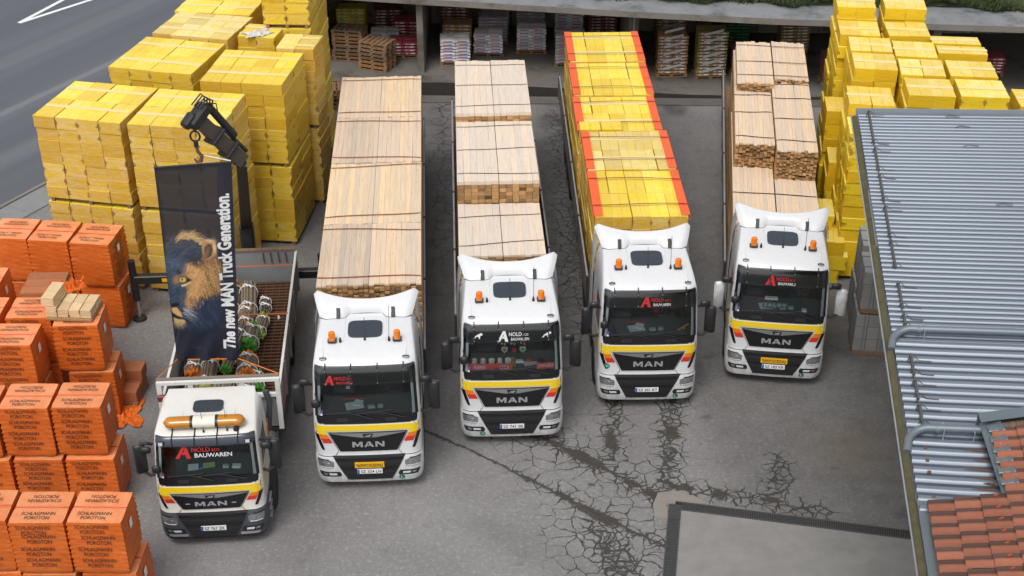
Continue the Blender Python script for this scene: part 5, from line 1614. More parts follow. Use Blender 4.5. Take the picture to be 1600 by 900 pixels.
    if not tgm:
        for sx in (-1, 1):
            b = MB(); b.box((sx * .72, 1.0, zr(1.0) + .035), (.2, .17, .07), ch=.02); bs = part('beacon_base', b.mesh('beacon_base', BLACKP), root)
            b = MB(); b.lathe([(.078, 0), (.08, .05), (.078, .15), (.07, .19), (.03, .21)], 18, c=(sx * .72, .98, zr(1.0) + .07)); part('beacon_lens', b.mesh('beacon_lens', AMBER, smooth=True, angle=50), root)
            b = MB(); b.lathe([(.03, 0), (.028, .05), (.012, .12)], 10, c=(sx * .54, .98, zr(.98) + .0)); part('antenna_base', b.mesh('antenna_base', BLACKP, smooth=True), root)
            b = MB(); b.box((sx * .91, .50, zr(.5) + .012), (.15, .06, .03), ch=.01); part('marker_lamp', b.mesh('marker_lamp', BLACKG), root)
            b = MB(); b.box((sx * .91, .47, zr(.47) + .022), (.10, .03, .012)); part('marker_lens', b.mesh('marker_lens', LED), root)
            # roof ribs and fairing brackets
            b = MB(); b.tube([(sx * .47, .95, zr(.95) + .004), (sx * .46, 1.8, zr(1.8) + .006)], .012, 6); part('roof_rib', b.mesh('roof_rib', paint), root)
            b = MB(); b.tube([(sx * (sl(3.40, 2) - .19), .56, zr(.56) - .01), (sx * .93, 1.05, zr(1.05) - .035), (sx * .90, 1.85, zr(1.85) - .03)], .022, 6); part('roof_shoulder', b.mesh('roof_shoulder', paint, smooth=True), root)
            b = MB(); b.box((sx * .62, 1.88, 3.70), (.085, .05, .24), mat=Matrix.Rotation(rad(-38), 3, 'X'), ch=.01); part('fairing_bracket', b.mesh('fairing_bracket', BLACKP), root)
        b = MB(); b.lathe([(.03, 0), (.02, .05), (.008, .08)], 10, c=(.0, 1.03, zr(1.03))); b.tube([(0, 1.03, zr(1.03) + .08), (0, 1.22, zr(1.2) + .45)], .006, 5); part('antenna', b.mesh('antenna', BLACKP), root)
        b = MB(); b.tube([(.54, .98, zr(1.0) + .1), (.56, 1.2, zr(1.2) + .75)], .006, 5); part('antenna', b.mesh('antenna', BLACKP), root)
        # roof fairing
        rows = []; N = 28
        for j in range(9):
            t = j / 8; row = []
            for i in range(N + 1):
                u = i / N * 2 - 1; a = abs(u)
                cut = .16 if a < .36 else (.16 * max(0, 1 - (a - .36) / .08) if a < .44 else 0)
                xb, yb_, zb_ = u * 1.05, 1.86 + cut - .04 * a + (.0 if a < .88 else (a - .88) * .9), 3.595 - .02 * a + (.05 if cut > .02 else 0) * 0
                xt, yt, zt_ = u * 1.205, 2.22 + .30 * a ** 2.2, 3.86 + .125 * a ** 2.2 - (.14 * ((a - .90) / .10) ** 2 if a > .90 else 0)
                e2 = t ** .85
                row.append((lerp(xb, xt, t), lerp(yb_, yt, t) - .05 * math.sin(math.pi * t), lerp(zb_, zt_, e2) + .02 * math.sin(math.pi * t)))
            rows.append(row)
        b = MB(); b.grid(rows)
        top = rows[-1]
        bk = [[(x, y + .05, z - .02) for x, y, z in top], [(x * .98, y + .04, z - .25) for x, y, z in top]]
        b.grid([top] + bk)
        bot = rows[0]; b.grid([[(x, y, z - .06) for x, y, z in bot], bot])
        part('roof_fairing', b.mesh('roof_fairing', paint, smooth=True, angle=55), root)
        b = MB(); b.tube([(x, y - .012, z + .008) for x, y, z in bot], .011, 6); part('fairing_shadow_seam', b.mesh('fairing_shadow_seam', GREYP), root)  # dark tube draws the fairing joint and its shadow line
        for sx in (-1, 1):
            b = MB()
            prof = [(2.28, 3.62, 1.12), (2.34, 3.2, 1.19), (2.33, 2.6, 1.215), (2.33, 1.9, 1.225), (2.33, 1.1, 1.225)]
            rows = []
            for k, (y, z, x) in enumerate(prof):
                rows.append([(sx * x, y - .10, z), (sx * (x + .02), y + .1, z + .03), (sx * (x + .025), y + .52 - .04 * k, z + (.08 if k == 0 else .02)), (sx * (x - .03), y + .54 - .04 * k, z + (.06 if k == 0 else .02))])
            b.grid(rows, flip=sx > 0)
            part('side_deflector', b.mesh('side_deflector', paint, smooth=True), root)
            b = MB()
            for k in range(4): b.box((sx * 1.246, 2.62, 2.1 + k * .36), (.008, .4, .05), mat=Matrix.Rotation(rad(28), 3, 'X'))
            part('deflector_print', b.mesh('deflector_print', GREYP), root)
    else:
        b = MB()
        z0, y0 = zr(.5) + .16, .56
        def seg(x0, x1, nm, mat, r0=.15):
            bb = MB(); prof = []
            ends = 6
            pts, rs = [], []
            for k in range(11):
                t = k / 10; x = lerp(x0, x1, t)
                rr = r0
                if nm == 'amber_dome':
                    outer = x1 if abs(x1) > abs(x0) else x0
                    dd = abs(x - outer)
                    if dd < .14: rr = r0 * math.sqrt(max(.05, 1 - (1 - dd / .14) ** 2))
                pts.append((x, y0, z0)); rs.append(rr)
            bb.tube(pts, rs, 16)
            me = bb.mesh(nm, mat, smooth=True, angle=50)
            for v in me.vertices: v.co.z = z0 + (v.co.z - z0) * .8
            part(nm, me, root)
        seg(-.90, -.30, 'amber_dome', AMBERD); seg(.30, .90, 'amber_dome', AMBERD); seg(-.25, .25, 'light_bar_centre', CREAM, .153)
        seg(-.31, -.245, 'light_bar_clamp', BLACKP, .157); seg(.245, .31, 'light_bar_clamp', BLACKP, .157)
        b = MB()
        for x in (-.45, .45): b.box((x, y0, z0 - .1), (.08, .1, .06))
        part('light_bar_foot', b.mesh('light_bar_foot', BLACKP), root)
        for x, y in ((-.02, .42), (.50, .44)):
            b = MB(); b.lathe([(.025, 0), (.02, .04), (.007, .07)], 8, c=(x, y, zr(.45))); b.tube([(x, y, zr(.45) + .06), (x - .04, y + .15, zr(.45) + .5)], .006, 5); part('antenna', b.mesh('antenna', BLACKP), root)
        b = MB(); b.lathe([(.07, 0), (.06, .05), (.03, .12), (.035, .16)], 10, c=(.70, .46, zr(.46))); part('horn', b.mesh('horn', BLACKP, smooth=True), root)
        for x in (-.55, -.25, .42, .62):
            b = MB(); b.box((x, 1.05, zr(1.05) + .002), (.010, 1.1, .012)); part('roof_rib', b.mesh('roof_rib', paint), root)
    # cab sides
    for sx in (-1, 1):
        side_poly(T, 'side_window', [(.50, 2.08), (1.30, 2.08), (1.32, 2.82), (.66, 2.82)], sx, .006, SIDEGL)
        side_poly(T, 'side_stripe', [(.36, 1.66), (.62, 1.66), (1.02, 2.0), (1.02, 2.06), (.36, 1.87)], sx, .004, YEL)
        side_poly(T, 'side_stripe', [(1.0, 1.1), (1.32, 1.1), (1.6, 2.3), (1.3, 2.3)], sx, .004, YEL)
        side_poly(T, 'side_stripe', [(1.34, 1.1), (1.5, 1.1), (1.78, 2.3), (1.62, 2.3)], sx, .004, ORA)
        side_poly(T, 'side_stripe', [(1.52, 1.1), (1.66, 1.1), (1.94, 2.3), (1.80, 2.3)], sx, .004, RED)
        side_poly(T, 'door_seam', [(.42, 1.12), (.435, 1.12), (.435, 2.05), (.42, 2.05)], sx, .003, BLACKP)
        side_poly(T, 'door_seam', [(1.40, 1.12), (1.415, 1.12), (1.415, 2.9), (1.40, 2.9)], sx, .003, BLACKP)
        mirror(T, sx, mirr or BLACKP, z=T.Z(2.40) + (.1 if tgm else 0))
        b = MB(); b.box((sx * 1.33, .30, T.Z(2.92)), (.24, .10, .17), ch=.04); part('kerb_mirror', b.mesh('kerb_mirror', BLACKP, smooth=True, angle=50), root)
    b = MB(); b.box((0, 0, 0), (.20, .11, .22), ch=.05)
    part('front_mirror', b.mesh('front_mirror', BLACKP, smooth=True, angle=50), root, (-1.10, .06, T.Z(2.50)))
    b = MB(); b.tube([(-1.08, .12, T.Z(2.5)), (-1.12, .30, T.Z(2.62))], .018, 6); part('mirror_arm', b.mesh('mirror_arm', BLACKP), root)
    # chassis
    b = MB()
    for sx in (-1, 1): b.box((sx * .42, 3.4, .82), (.1, 6.0, .26))
    b.box((0, .9, .62), (1.9, 1.3, .4)); b.box((0, 2.8, .7), (2.3, 1.0, .5), ch=.04)
    part('chassis', b.mesh('chassis', STEEL), root)
    for sx in (-1, 1):
        wheel(root, sx * 1.075, 1.38, .5, .3)
        if not tgm: wheel(root, sx * .96, 5.0, .5, .5)
        b = MB()
        rows = [[(sx * .9, 1.38 + .62 * math.cos(a), .52 + .62 * math.sin(a)), (sx * 1.23, 1.38 + .62 * math.cos(a), .52 + .62 * math.sin(a))] for a in np.linspace(.1, math.pi - .1, 10)]
        b.grid(rows, flip=sx < 0); part('mudguard', b.mesh('mudguard', GREYP, smooth=True), root)
        b = MB(); b.box((sx * 1.1, 2.75, .75), (.25, 1.2, .6), ch=.06); part('fuel_tank', b.mesh('fuel_tank', ALU if tgm else BLACKP), root)
        if tgm:
            for k in range(3):
                b = MB(); b.box((sx * 1.19, .70, .36 + k * .21), (.16, .34, .04)); part('step', b.mesh('step', ALU), root)
    return T, root

def trailer(label, loc, rz, strap_mat, side_h=.62, boards=BOARD, rim=ALU):
    t = thing('flatbed_trailer', label, 'trailer', (loc[0], loc[1], 0), rad(rz), 'flatbed semi-trailers')
    y0, y1 = 3.02, 16.75
    b = MB(); b.box((0, (y0 + y1) / 2, 1.13), (2.50, y1 - y0, .14)); part('deck', b.mesh('deck', PALW), t)
    b = MB()
    for sx in (-1, 1): b.box((sx * .5, (y0 + y1) / 2, .92), (.14, y1 - y0 - .3, .28))
    b.box((0, y1 - .02, .75), (2.4, .08, .16)); part('chassis', b.mesh('chassis', STEEL), t)
    n = 4; L = (y1 - y0) / n
    for sx in (-1, 1):
        for k in range(n):
            yc = y0 + L * (k + .5)
            b = MB(); b.box((sx * 1.285, yc, 1.2 + side_h / 2), (.03, L - .12, side_h), ch=.006)
            for q in range(1, 4): b.box((sx * 1.302, yc, 1.2 + side_h * q / 4), (.012, L - .14, .02))
            pn = part('dropside_panel', b.mesh('dropside_panel', boards), t)
            b = MB(); b.box((sx * 1.285, yc, 1.2 + side_h + .012), (.045, L - .12, .03)); part('panel_rim', b.mesh('panel_rim', rim), t)
        for k in range(n + 1):
            b = MB(); b.box((sx * 1.285, y0 + L * k + (0.05 if k == 0 else (-.05 if k == n else 0)), 1.2 + (side_h + .04) / 2), (.06, .09, side_h + .04), ch=.008); part('stake_post', b.mesh('stake_post', STEEL), t)
        for yy in (11.6, 12.9, 14.2): wheel(t, sx * 1.02, yy, .5, .4)
        b = MB(); b.box((sx * 1.2, 8, .82), (.04, 5.0, .32)); part('side_guard', b.mesh('side_guard', BOARD), t)
        b = MB(); b.box((sx * .9, 6.6, .5), (.1, .1, 1.0)); part('landing_leg', b.mesh('landing_leg', STEEL), t)
    b = MB(); b.box((0, y0 - .03, 1.75), (2.5, .05, 1.1)); part('headboard', b.mesh('headboard', boards), t)
    return t

def strap(t, pts, mat, w=.04, th=.006):
    """webbing over the load: pts are (x, y, z) from one side to the other"""
    b = MB(); rows_o, rows_i = [], []
    for (x, y, z) in pts:
        rows_o.append([(x, y - w / 2, z), (x, y + w / 2, z)])
    b.grid(rows_o); b.grid(rows_o, flip=True)
    return part('ratchet_strap', b.mesh('ratchet_strap', mat), t)
def strap_over(t, y, z, xl, xr, mat, ysk=0, w=.04, zlo=1.85, arch=.0):
    pts = [(xl - .012, y, zlo), (xl - .012, y, z - .03), (xl + .03, y, z + .012)]
    for k in range(1, 8):
        u = k / 8
        pts.append((lerp(xl, xr, u), y + ysk * u + .025 * math.sin(u * 5 + y), z + .014 + arch * math.sin(math.pi * u)))
    pts += [(xr - .03, y + ysk, z + .012), (xr + .012, y + ysk, z - .03), (xr + .012, y + ysk, zlo)]
    return strap(t, pts, mat, w)

class Frame:
    def __init__(s, loc, rz): s.o, s.a = loc, rad(rz)
    def __call__(s, x, y, z=0):
        c, n = math.cos(s.a), math.sin(s.a)
        return (s.o[0] + x * c - y * n, s.o[1] + x * n + y * c, z)

def timber(F, label, x0, x1, y0, y1, z0, z1, npl, wood, lay=.05, jit=.02, extra=True, group='bundles of sawn timber on the trailers'):
    t = thing('timber_bundle', label, 'timber', F((x0 + x1) / 2, (y0 + y1) / 2, z0), F.a, group)
    W_, L_, H_ = x1 - x0, y1 - y0, z1 - z0
    pw = W_ / npl
    nl = max(1, int(round(H_ / lay))); lh = H_ / nl
    for i in range(npl):
        ln = L_ - abs(R.gauss(0, jit))
        bw = pw - .0015
        me = box_mesh('plank', (round(bw, 3), round(L_ - .02 * (i % 3), 3), round(lh - .003, 4)), wood, .0025)
        part('plank', me, t, (-W_ / 2 + pw * (i + .5), R.gauss(0, jit), H_ - lh + R.gauss(0, .0025)), (0, 0, R.gauss(0, .0012)))
    if nl > 1:
        b = MB(); r_ = random.Random(len(label) + int(x0 * 100))
        for k in range(nl - 1):
            tone = r_.uniform(.8, 1.1)
            for i in range(npl):
                d0, d1 = r_.gauss(0, jit * 1.3), r_.gauss(0, jit * 1.3)
                b.box((-W_ / 2 + pw * (i + .5) + r_.gauss(0, .003), (d0 + d1) / 2, lh * (k + .5)), (pw - .008, L_ + d0 - d1, lh - .006), tint=tone * r_.uniform(.62, 1.25) * (.35 if r_.random() < .05 else 1))
        part('lower_boards', b.mesh('lower_boards', WOODE, tint=True), t, kind='stuff')
    return t
FB = ((-3.22, 25.0), 3.2); FC = ((0.0, 26.7), 2.5); FD = ((3.32, 28.2), 1.4); FE = ((6.6, 29.2), -7.2); FA = ((-6.43, 23.15), 4.1); FA_BED = ((-6.45, 23.4), 4.1)
TB, rB = tractor('truck', 'white truck under the flat tan timber load, with yellow warning plate and red visor lettering', *FB, 'SZ 324 LH', logo='B', warn=True)
TC, rC = tractor('truck', 'white truck in the middle with plush dogs and red name boards behind its windscreen', *FC, 'SZ 741 SB', logo='C', sticker=(-.70, 'VI'))
TD, rD = tractor('truck', 'white truck pulling the yellow foam load with orange edge guards', *FD, 'SZ 301 KT', logo='D', sticker=(.72, 'L'))
TE, rE = tractor('truck', 'rightmost white truck with white mirror housings, next to the metal roof', *FE, 'SZ 183 KR', logo='E', warn=True, mirr=WHITE)
b = MB(); c = [TD.pt(-1.0 + .07 * math.cos(a), 1.31 + .07 * math.sin(a), .02) for a in np.linspace(0, 2 * math.pi, 20)[:-1]]
b.add(c, [tuple(range(len(c)))]); part('round_sticker', b.mesh('round_sticker', GREEN), rD); TD.text('VI', -1.0, 1.31, .07, .07, INKW, .024, bold=.02)

# things seen in the cabs
def board(T, x0, x1, txts, mat=None):
    z0, z1 = 2.135, 2.285
    b = MB()
    f = [(x0, surf(x0, z0) + .05, z0), (x1, surf(x1, z0) + .05, z0), (x1, surf(x1, z1) + .05, z1), (x0, surf(x0, z1) + .05, z1)]
    g = [(x, y + .02, z) for x, y, z in f]
    b.add(f + g, [(0, 1, 2, 3), (7, 6, 5, 4), (0, 4, 5, 1), (3, 2, 6, 7)])
    part('name_board', b.mesh('name_board', mat or M('red_board', (.80, .06, .05), .5)), T.root)
    for s_, x, w in txts: 
        me = text_mesh(s_, w, .095, INKW, .02, conform=(x, 2.21, lambda X, Zz: (X, surf(X, Zz) + .043, Zz)))
        part('lettering', me, T.root)
board(TC, -1.0, .02, [('KARIN', -.74, .25), ('LARA', -.17, .22)])
board(TC, .58, 1.0, [('JOERGELE', .79, .36)])
def plush(F, x, y, z, col, ear, label):
    b = MB()
    b.lathe([(.01, 0), (.06, .01), (.072, .06), (.05, .12), (.01, .13)], 12)
    b.lathe([(.01, -.055), (.04, -.04), (.056, 0), (.045, .04), (.01, .055)], 12, c=(0, -.02, .165))
    b.lathe([(.005, -.03), (.028, -.02), (.03, 0), (.01, .012)], 8, c=(0, -.07, .15), axis='Y')
    for sx in (-1, 1):
        b.box((sx * .058, -.015, .16), (.022, .05, .085), ch=.01, mi=1)
        b.box((sx * .045, -.07, .025), (.04, .08, .05), ch=.015)
        b.box((sx * .02, -.070, .185), (.012, .01, .012), mi=2)
    b.box((0, -.098, .152), (.018, .012, .014), mi=2)
    o = part('plush_dog', b.mesh('plush_dog', [col, ear, INK], smooth=True, angle=50), None, F(x, y, z), (0, 0, F.a))
    tag(o, label, 'plush toy', 'plush dogs on the dashboard'); return o
PW = M('white_plush', (.85, .82, .76), .95); PB = M('brown_plush', (.28, .13, .05), .95); PO = M('ochre_plush', (.42, .24, .06), .95)
frC = Frame(*FC)
plush(frC, -.86, .33, 2.17, PW, PB, 'plush dog with brown ears at the far left of the middle truck dashboard')
plush(frC, -.66, .32, 2.17, PW, PO, 'plush dog with ochre ears, second from the left on the middle truck dashboard')
plush(frC, -.46, .32, 2.17, PW, PW, 'white plush dog above the letter N of the red name board')
plush(frC, -.27, .32, 2.17, PW, PB, 'white and brown plush dog above the second name on the red board')
plush(frC, -.08, .32, 2.17, PW, PW, 'white plush dog at the right end of the left name board')
plush(frC, .03, .34, 2.17, PO, PB, 'brown plush dog beside the right end of the left name board')
for k, cl in enumerate([(.1, .4, .45), (.55, .5, .4), (.2, .35, .2), (.5, .1, .1), (.55, .5, .5), (.15, .3, .15), (.5, .05, .08), (.5, .4, .35), (.55, .2, .08)]):
    x = -.30 + k * .075
    m_ = M('pennant_cloth', cl, .8)
    b = MB(); z1 = 2.90; h_ = .12 + .03 * (k % 3)
    b.box((x, surf(x, 2.85) + .07, z1 - h_ / 2), (.05, .008, h_)); part('pennant', b.mesh('pennant', m_), rC)
for x, cl in ((-.98, (.5, .35, .03)), (-.90, (.5, .12, .03))):
    b = MB(); b.box((x, surf(x, 2.8) + .07, 2.83), (.06, .008, .13)); part('pennant', b.mesh('pennant', M('pennant_cloth', cl, .8)), rC)
def shield(x, z, c1, c2):
    b = MB(); y = surf(x, z) + .08
    pts = [(-.07, .075), (.07, .075), (.07, -.02), (0, -.09), (-.07, -.02)]
    b.add([(x + px, y, z + pz) for px, pz in pts], [(4, 3, 2, 1, 0)]); b.add([(x + px * .6, y - .006, z + pz * .6) for px, pz in pts], [(4, 3, 2, 1, 0)], mi=1)
    b.add([(x + px, y + .01, z + pz) for px, pz in pts], [(0, 1, 2, 3, 4)])
    part('hanging_shield', b.mesh('hanging_shield', [M('shield_white', c1, .6), M('shield_print', c2, .6)]), rC)
shield(-.16, 2.62, (.6, .55, .5), (.4, .1, .08)); shield(.26, 2.62, (.55, .55, .5), (.1, .3, .15))
b = MB(); b.lathe([(.01, -.06), (.06, -.02), (.065, .03), (.02, .06)], 10, c=(.07, surf(.07, 2.6) + .1, 2.60)); part('hanging_horn', b.mesh('hanging_horn', RED), rC)
b = MB(); b.box((.44, .40, 2.175), (.32, .24, .006), mat=Matrix.Rotation(.25, 3, 'Z')); part('paper_sheet', b.mesh('paper_sheet', PAPER), rC)
b = MB(); b.box((.19, .42, 2.2), (.2, .12, .07), ch=.02); part('mug_tray', b.mesh('mug_tray', PAPER), rC)
b = MB(); b.lathe([(.01, 0), (.07, .02), (.07, .06), (.02, .09)], 12, c=(.42, .44, 2.19)); part('red_ball', b.mesh('red_ball', RED, smooth=True), rC)
# lions on the visor of the middle truck
LI = [(-.13, -.06), (-.06, -.05), (-.05, -.01), (.02, -.005), (.03, -.06), (.06, -.06), (.06, .0), (.09, .03), (.125, .035), (.12, .075), (.08, .095), (.045, .075), (-.03, .035), (-.07, .0), (-.10, -.04)]
for x in (-.78, .80):
    b = MB(); b.add([TC.pt(x + px * .9, 3.06 + pz * .9, .118) for px, pz in LI], [tuple(range(len(LI)))]); part('lion_emblem', b.mesh('lion_emblem', INKW), rC)
# name sign in the rightmost truck, and knick-knacks
frE = Frame(*FE)
b = MB(); b.box((-.10, surf(-.1, 2.3) + .12, 2.30), (.62, .02, .15)); part('name_board', b.mesh('name_board', M('teal_sign', (.06, .16, .2), .5)), rE)
me = text_mesh('S·A·L·V·Y', .54, .10, INKW, .02); part('lettering', me, rE, (-.10, surf(-.1, 2.3) + .105, 2.30))
b = MB(); b.box((-.2, .4, 2.41), (.32, .1, .05)); part('paper_sheet', b.mesh('paper_sheet', PAPER), rE)
b = MB(); b.box((.62, .30, 2.18), (.12, .1, .06)); part('sticker_box', b.mesh('sticker_box', PAPER), rE)
b = MB()
for k in range(6): b.box((.72 + k * .045, surf(.8, 2.3) + .12, 2.20 + k * .03), (.05, .03, .05), ch=.01)
part('striped_toy_snake', b.mesh('striped_toy_snake', ORA), rD)
b = MB(); b.lathe([(.01, 0), (.05, .03), (.03, .1)], 8, c=(.86, .36, 2.17)); part('green_leaf_toy', b.mesh('green_leaf_toy', M('leaf_green', (.18, .45, .02), .6)), rD)
b = MB(); b.box((.30, 1.0, 2.45), (.26, .06, .4), ch=.02); part('red_shirt', b.mesh('red_shirt', M('red_cloth', (.30, .02, .025), .9)), rD)
for (rr, x) in ((rB, -.44),):
    b = MB()
    for k in range(5): b.box((x + k * .008, .95, 2.3 + k * .075), (.09, .02, .075), mi=k % 2)
    part('warning_tape', b.mesh('warning_tape', [INKW, INKR]), rr)

# trailers
tB = trailer('flatbed trailer under the tan four-row timber load of the second truck', *FB, STRAPO)
tC = trailer('flatbed trailer under the pale spruce load of the middle truck', *FC, STRAPD)
tD = trailer('flatbed trailer with dark dropsides under the yellow foam load', *FD, STRAPR, side_h=.85)
tE = trailer('flatbed trailer under the split-height timber load of the rightmost truck', *FE, STRAPO)

# load of the second truck: four rows of paired timber bundles, one flat top
fB = Frame(*FB)
ROWB = [(3.45, 6.50, 'front row just behind the cab'), (6.53, 10.06, 'second row from the cab'), (10.09, 13.14, 'third row from the cab'), (13.17, 16.30, 'rearmost row')]
for k, (a, e_, nm) in enumerate(ROWB):
    for x0, x1, sd_ in ((-1.235, .0 if k < 2 else .02, 'left'), (.006 if k < 2 else .026, 1.255, 'right')):
        zt_ = 3.5 + (.0 if k % 2 else .012)
        timber(fB, '%s upper timber bundle, %s of the flat tan load' % (sd_, nm), x0, x1, a, e_, 2.42, zt_, 10 if k != 1 else 9, {(0, 'left'): WOODG, (2, 'left'): WOODG, (1, 'right'): WOODY, (1, 'left'): WOODY, (3, 'right'): WOODY}.get((k, sd_), WOOD))
        timber(fB, '%s lower timber bundle, %s of the flat tan load' % (sd_, nm), x0, x1, a, e_, 1.22, 2.38, 7, WOOD, lay=.12)
    for yy in ((a + .35), (e_ - .28)): strap_over(tB, yy, zt_, -1.24, 1.26, STRAPO, R.gauss(0, .06), arch=.01)
for k, (a, e_, nm) in enumerate(ROWB[:-1]):
    b = MB(); b.box((-.05, e_ + .02, 3.5), (2.3, .06, .02))
# load of the middle truck: pale spruce, stepped down towards the cab
fC = Frame(*FC)
ROWC = [(4.0, 6.85, 3.02, 'front low row'), (6.92, 10.82, 3.66, 'middle row'), (10.84, 14.92, 3.92, 'raised rear row')]
for k, (a, e_, zt_, nm) in enumerate(ROWC):
    for x0, x1, sd_ in ((-1.17, -.055, 'left'), (-.04, 1.04, 'right')):
        timber(fC, '%s upper spruce bundle in the %s of the middle truck load' % (sd_, nm), x0, x1, a, e_, zt_ - (.66 if k == 1 else (.9 if k == 0 else .45)), zt_, 6, WOODP, lay=.11 if k else .06, jit=.012)
        timber(fC, '%s lower spruce bundle in the %s of the middle truck load' % (sd_, nm), x0, x1, a + .02, e_, 1.22, zt_ - (.69 if k == 1 else (.93 if k == 0 else .48)), 6, WOODP, lay=.12)
    for f_ in ((.12, .5, .9) if k else (.18, .72)): strap_over(tC, lerp(a, e_, f_), zt_, -1.175, 1.045, STRAPD, R.gauss(0, .12), w=.028)
# load of the rightmost truck
fE = Frame(*FE)
timber(fE, 'left timber bundle of the front low row behind the rightmost cab', -1.15, -.01, 3.3, 6.75, 1.22, 2.92, 11, WOOD, lay=.07)
timber(fE, 'right timber bundle of the front low row behind the rightmost cab', .02, 1.15, 3.3, 6.1, 1.22, 2.92, 11, WOOD, lay=.07)
timber(fE, 'left timber bundle in the middle of the rightmost load, top step below its neighbour', -1.11, .0, 6.82, 11.0, 2.78, 3.62, 11, WOOD, lay=.045, jit=.04)
timber(fE, 'lower left timber bundle in the middle of the rightmost load', -1.13, -.02, 6.84, 11.0, 1.22, 2.74, 9, WOOD, lay=.1)
timber(fE, 'right timber bundle in the middle of the rightmost load with thick sawn ends', .02, 1.15, 6.15, 11.05, 2.84, 3.78, 12, WOOD, lay=.045, jit=.04)
timber(fE, 'lower right timber bundle in the middle of the rightmost load', .02, 1.13, 6.2, 11.05, 1.22, 2.80, 9, WOOD, lay=.1)
timber(fE, 'left timber bundle at the rear of the rightmost load', -1.04, .06, 10.9 - .3, 14.05, 3.64, 3.92, 9, WOOD, lay=.05, jit=.03)
timber(fE, 'lower left timber bundle at the rear of the rightmost load', -1.1, .0, 11.05, 14.1, 1.22, 3.60, 9, WOOD, lay=.1)
timber(fE, 'right timber bundle at the rear of the rightmost load', .1, 1.14, 11.08, 14.2, 2.9, 3.90, 10, WOOD, lay=.05, jit=.06)
timber(fE, 'lower right timber bundle at the rear of the rightmost load', .05, 1.13, 11.1, 14.2, 1.22, 2.86, 9, WOOD, lay=.1)
for y, z, xl, xr, mt in ((5.1, 2.92, -1.16, 1.16, STRAPD), (7.3, 3.62, -1.12, .0, STRAPO), (9.0, 3.62, -1.12, .0, STRAPO), (10.3, 3.62, -1.12, .0, STRAPD),
                        (6.8, 3.78, .01, 1.16, STRAPO), (8.3, 3.78, .01, 1.16, STRAPO), (9.8, 3.78, .01, 1.16, STRAPD), (10.9, 3.78, .01, 1.16, STRAPD),
                        (11.2, 3.92, -1.05, 1.15, STRAPO), (12.3, 3.92, -1.05, 1.15, STRAPO), (13.7, 3.92, -1.05, 1.15, STRAPO)):
    strap_over(tE, y, z, xl, xr, mt, R.gauss(0, .08), zlo=z - .7)

# yellow foam load
fD = Frame(*FD)
ROWD = [(3.18, 5.84, .08, 3.76, 'front bundle behind the cab'), (5.90, 8.40, .08, 3.76, 'second bundle from the cab, under pale film'), (8.52, 11.02, .0, 3.70, 'middle bundle with a brighter step at its front'), (11.07, 13.68, .04, 3.72, 'fourth bundle from the cab'), (13.75, 16.40, .06, 3.74, 'rearmost bundle')]
for k, (a, e_, xc, zt_, nm) in enumerate(ROWD):
    h_ = (zt_ - 1.22) / 7
    mt = [FOAMT, FOAMP] if k == 1 else [FOAMT, FOAM]
    t = foam_block(*fD(xc, (a + e_) / 2, 1.22), 2.40, e_ - a - .02, 4 if k > 2 else 5, 2, 7, fD.a, 'yellow foam pack bundle on the trailer, ' + nm, mt, tape=k in (1, 2, 4), h=h_, group='yellow foam bundles on the trailer', pallet=False, jit=.008)
    for sx in (-1, 1):
        seg = [(-.5, .5)] if k in (1, 2) or (k == 0) or sx < 0 else [(-.5, -.02), (.0, .5)]
        for s0, s1 in seg:
            b = MB(); L_ = e_ - a - .06
            yc, ln = L_ * (s0 + s1) / 2, L_ * (s1 - s0) - .02
            b.box((sx * 1.115, yc, zt_ - 1.22 + .022), (.23, ln, .016), ch=.004); b.box((sx * 1.225, yc, zt_ - 1.22 - .06), (.016, ln, .15), ch=.004)
            part('edge_guard', b.mesh('edge_guard', GUARD), t)
    for f_ in (.22, .80): strap_over(tD, lerp(a, e_, f_), zt_ + .035, xc - 1.235, xc + 1.235, STRAPR if k < 3 else STRAPD, R.gauss(0, .05), zlo=2.1, arch=.02)
t = thing('foam_pack_row', 'two bright yellow packs lying on the middle foam bundle as a step', 'insulation packs', fD(-.55, 8.72, 3.70), fD.a)
me = box_mesh('foam_pack', (.6, .55, .1), [FOAMB, FOAM], .015, 1)
for k in range(2): part('foam_pack', me, t, (-.31 + k * .62, 0, 0))

# ------------------------------------------------------------------ flatbed crane truck on the left
SLC[:] = [(z, y if y < .37 else .36 + (y - .36) * .80, hw, r) for z, y, hw, r in SLC]      # shorter day cab
TA, rA = tractor('crane_truck', 'small white flatbed crane truck at the left with amber light bar and dark grey bumper', *FA, 'SZ 767 ZK', kind='tgm', logo='A', sticker=None)
BO = (.0, .25, 0)
for ch in list(rA.children):          # the small cab is narrower than the long-haul ones
    if ch.name.startswith('tyre'): continue
    ch.location.x *= .94
    for v in ch.data.vertices: v.co.x *= .94
BED = M('bed_side_grey', (.30, .31, .32), .6, .2, namt=.3, nscale=3, stain=(.14, .09, .06), samt=.6)
by0, by1, bz, bt = 2.5, 9.2, 1.12, 2.02
b = MB(); b.box((0, (by0 + by1) / 2, bz - .06), (2.56, by1 - by0, .1)); part('bed_floor', b.mesh('bed_floor', M('bed_floor_dark', (.045, .03, .02), .95, namt=.4)), rA, BO)
b = MB()
for k in range(14): b.box((-1.2 + k * .184, (by0 + by1) / 2, bz + .012), (.022, by1 - by0 - .1, .02))
y = by0 + .1
while y < by1: b.box((0, y, bz + .028), (2.5, .05, .02)); y += .15
part('mesh_floor', b.mesh('mesh_floor', RUST), rA, BO, kind='stuff')
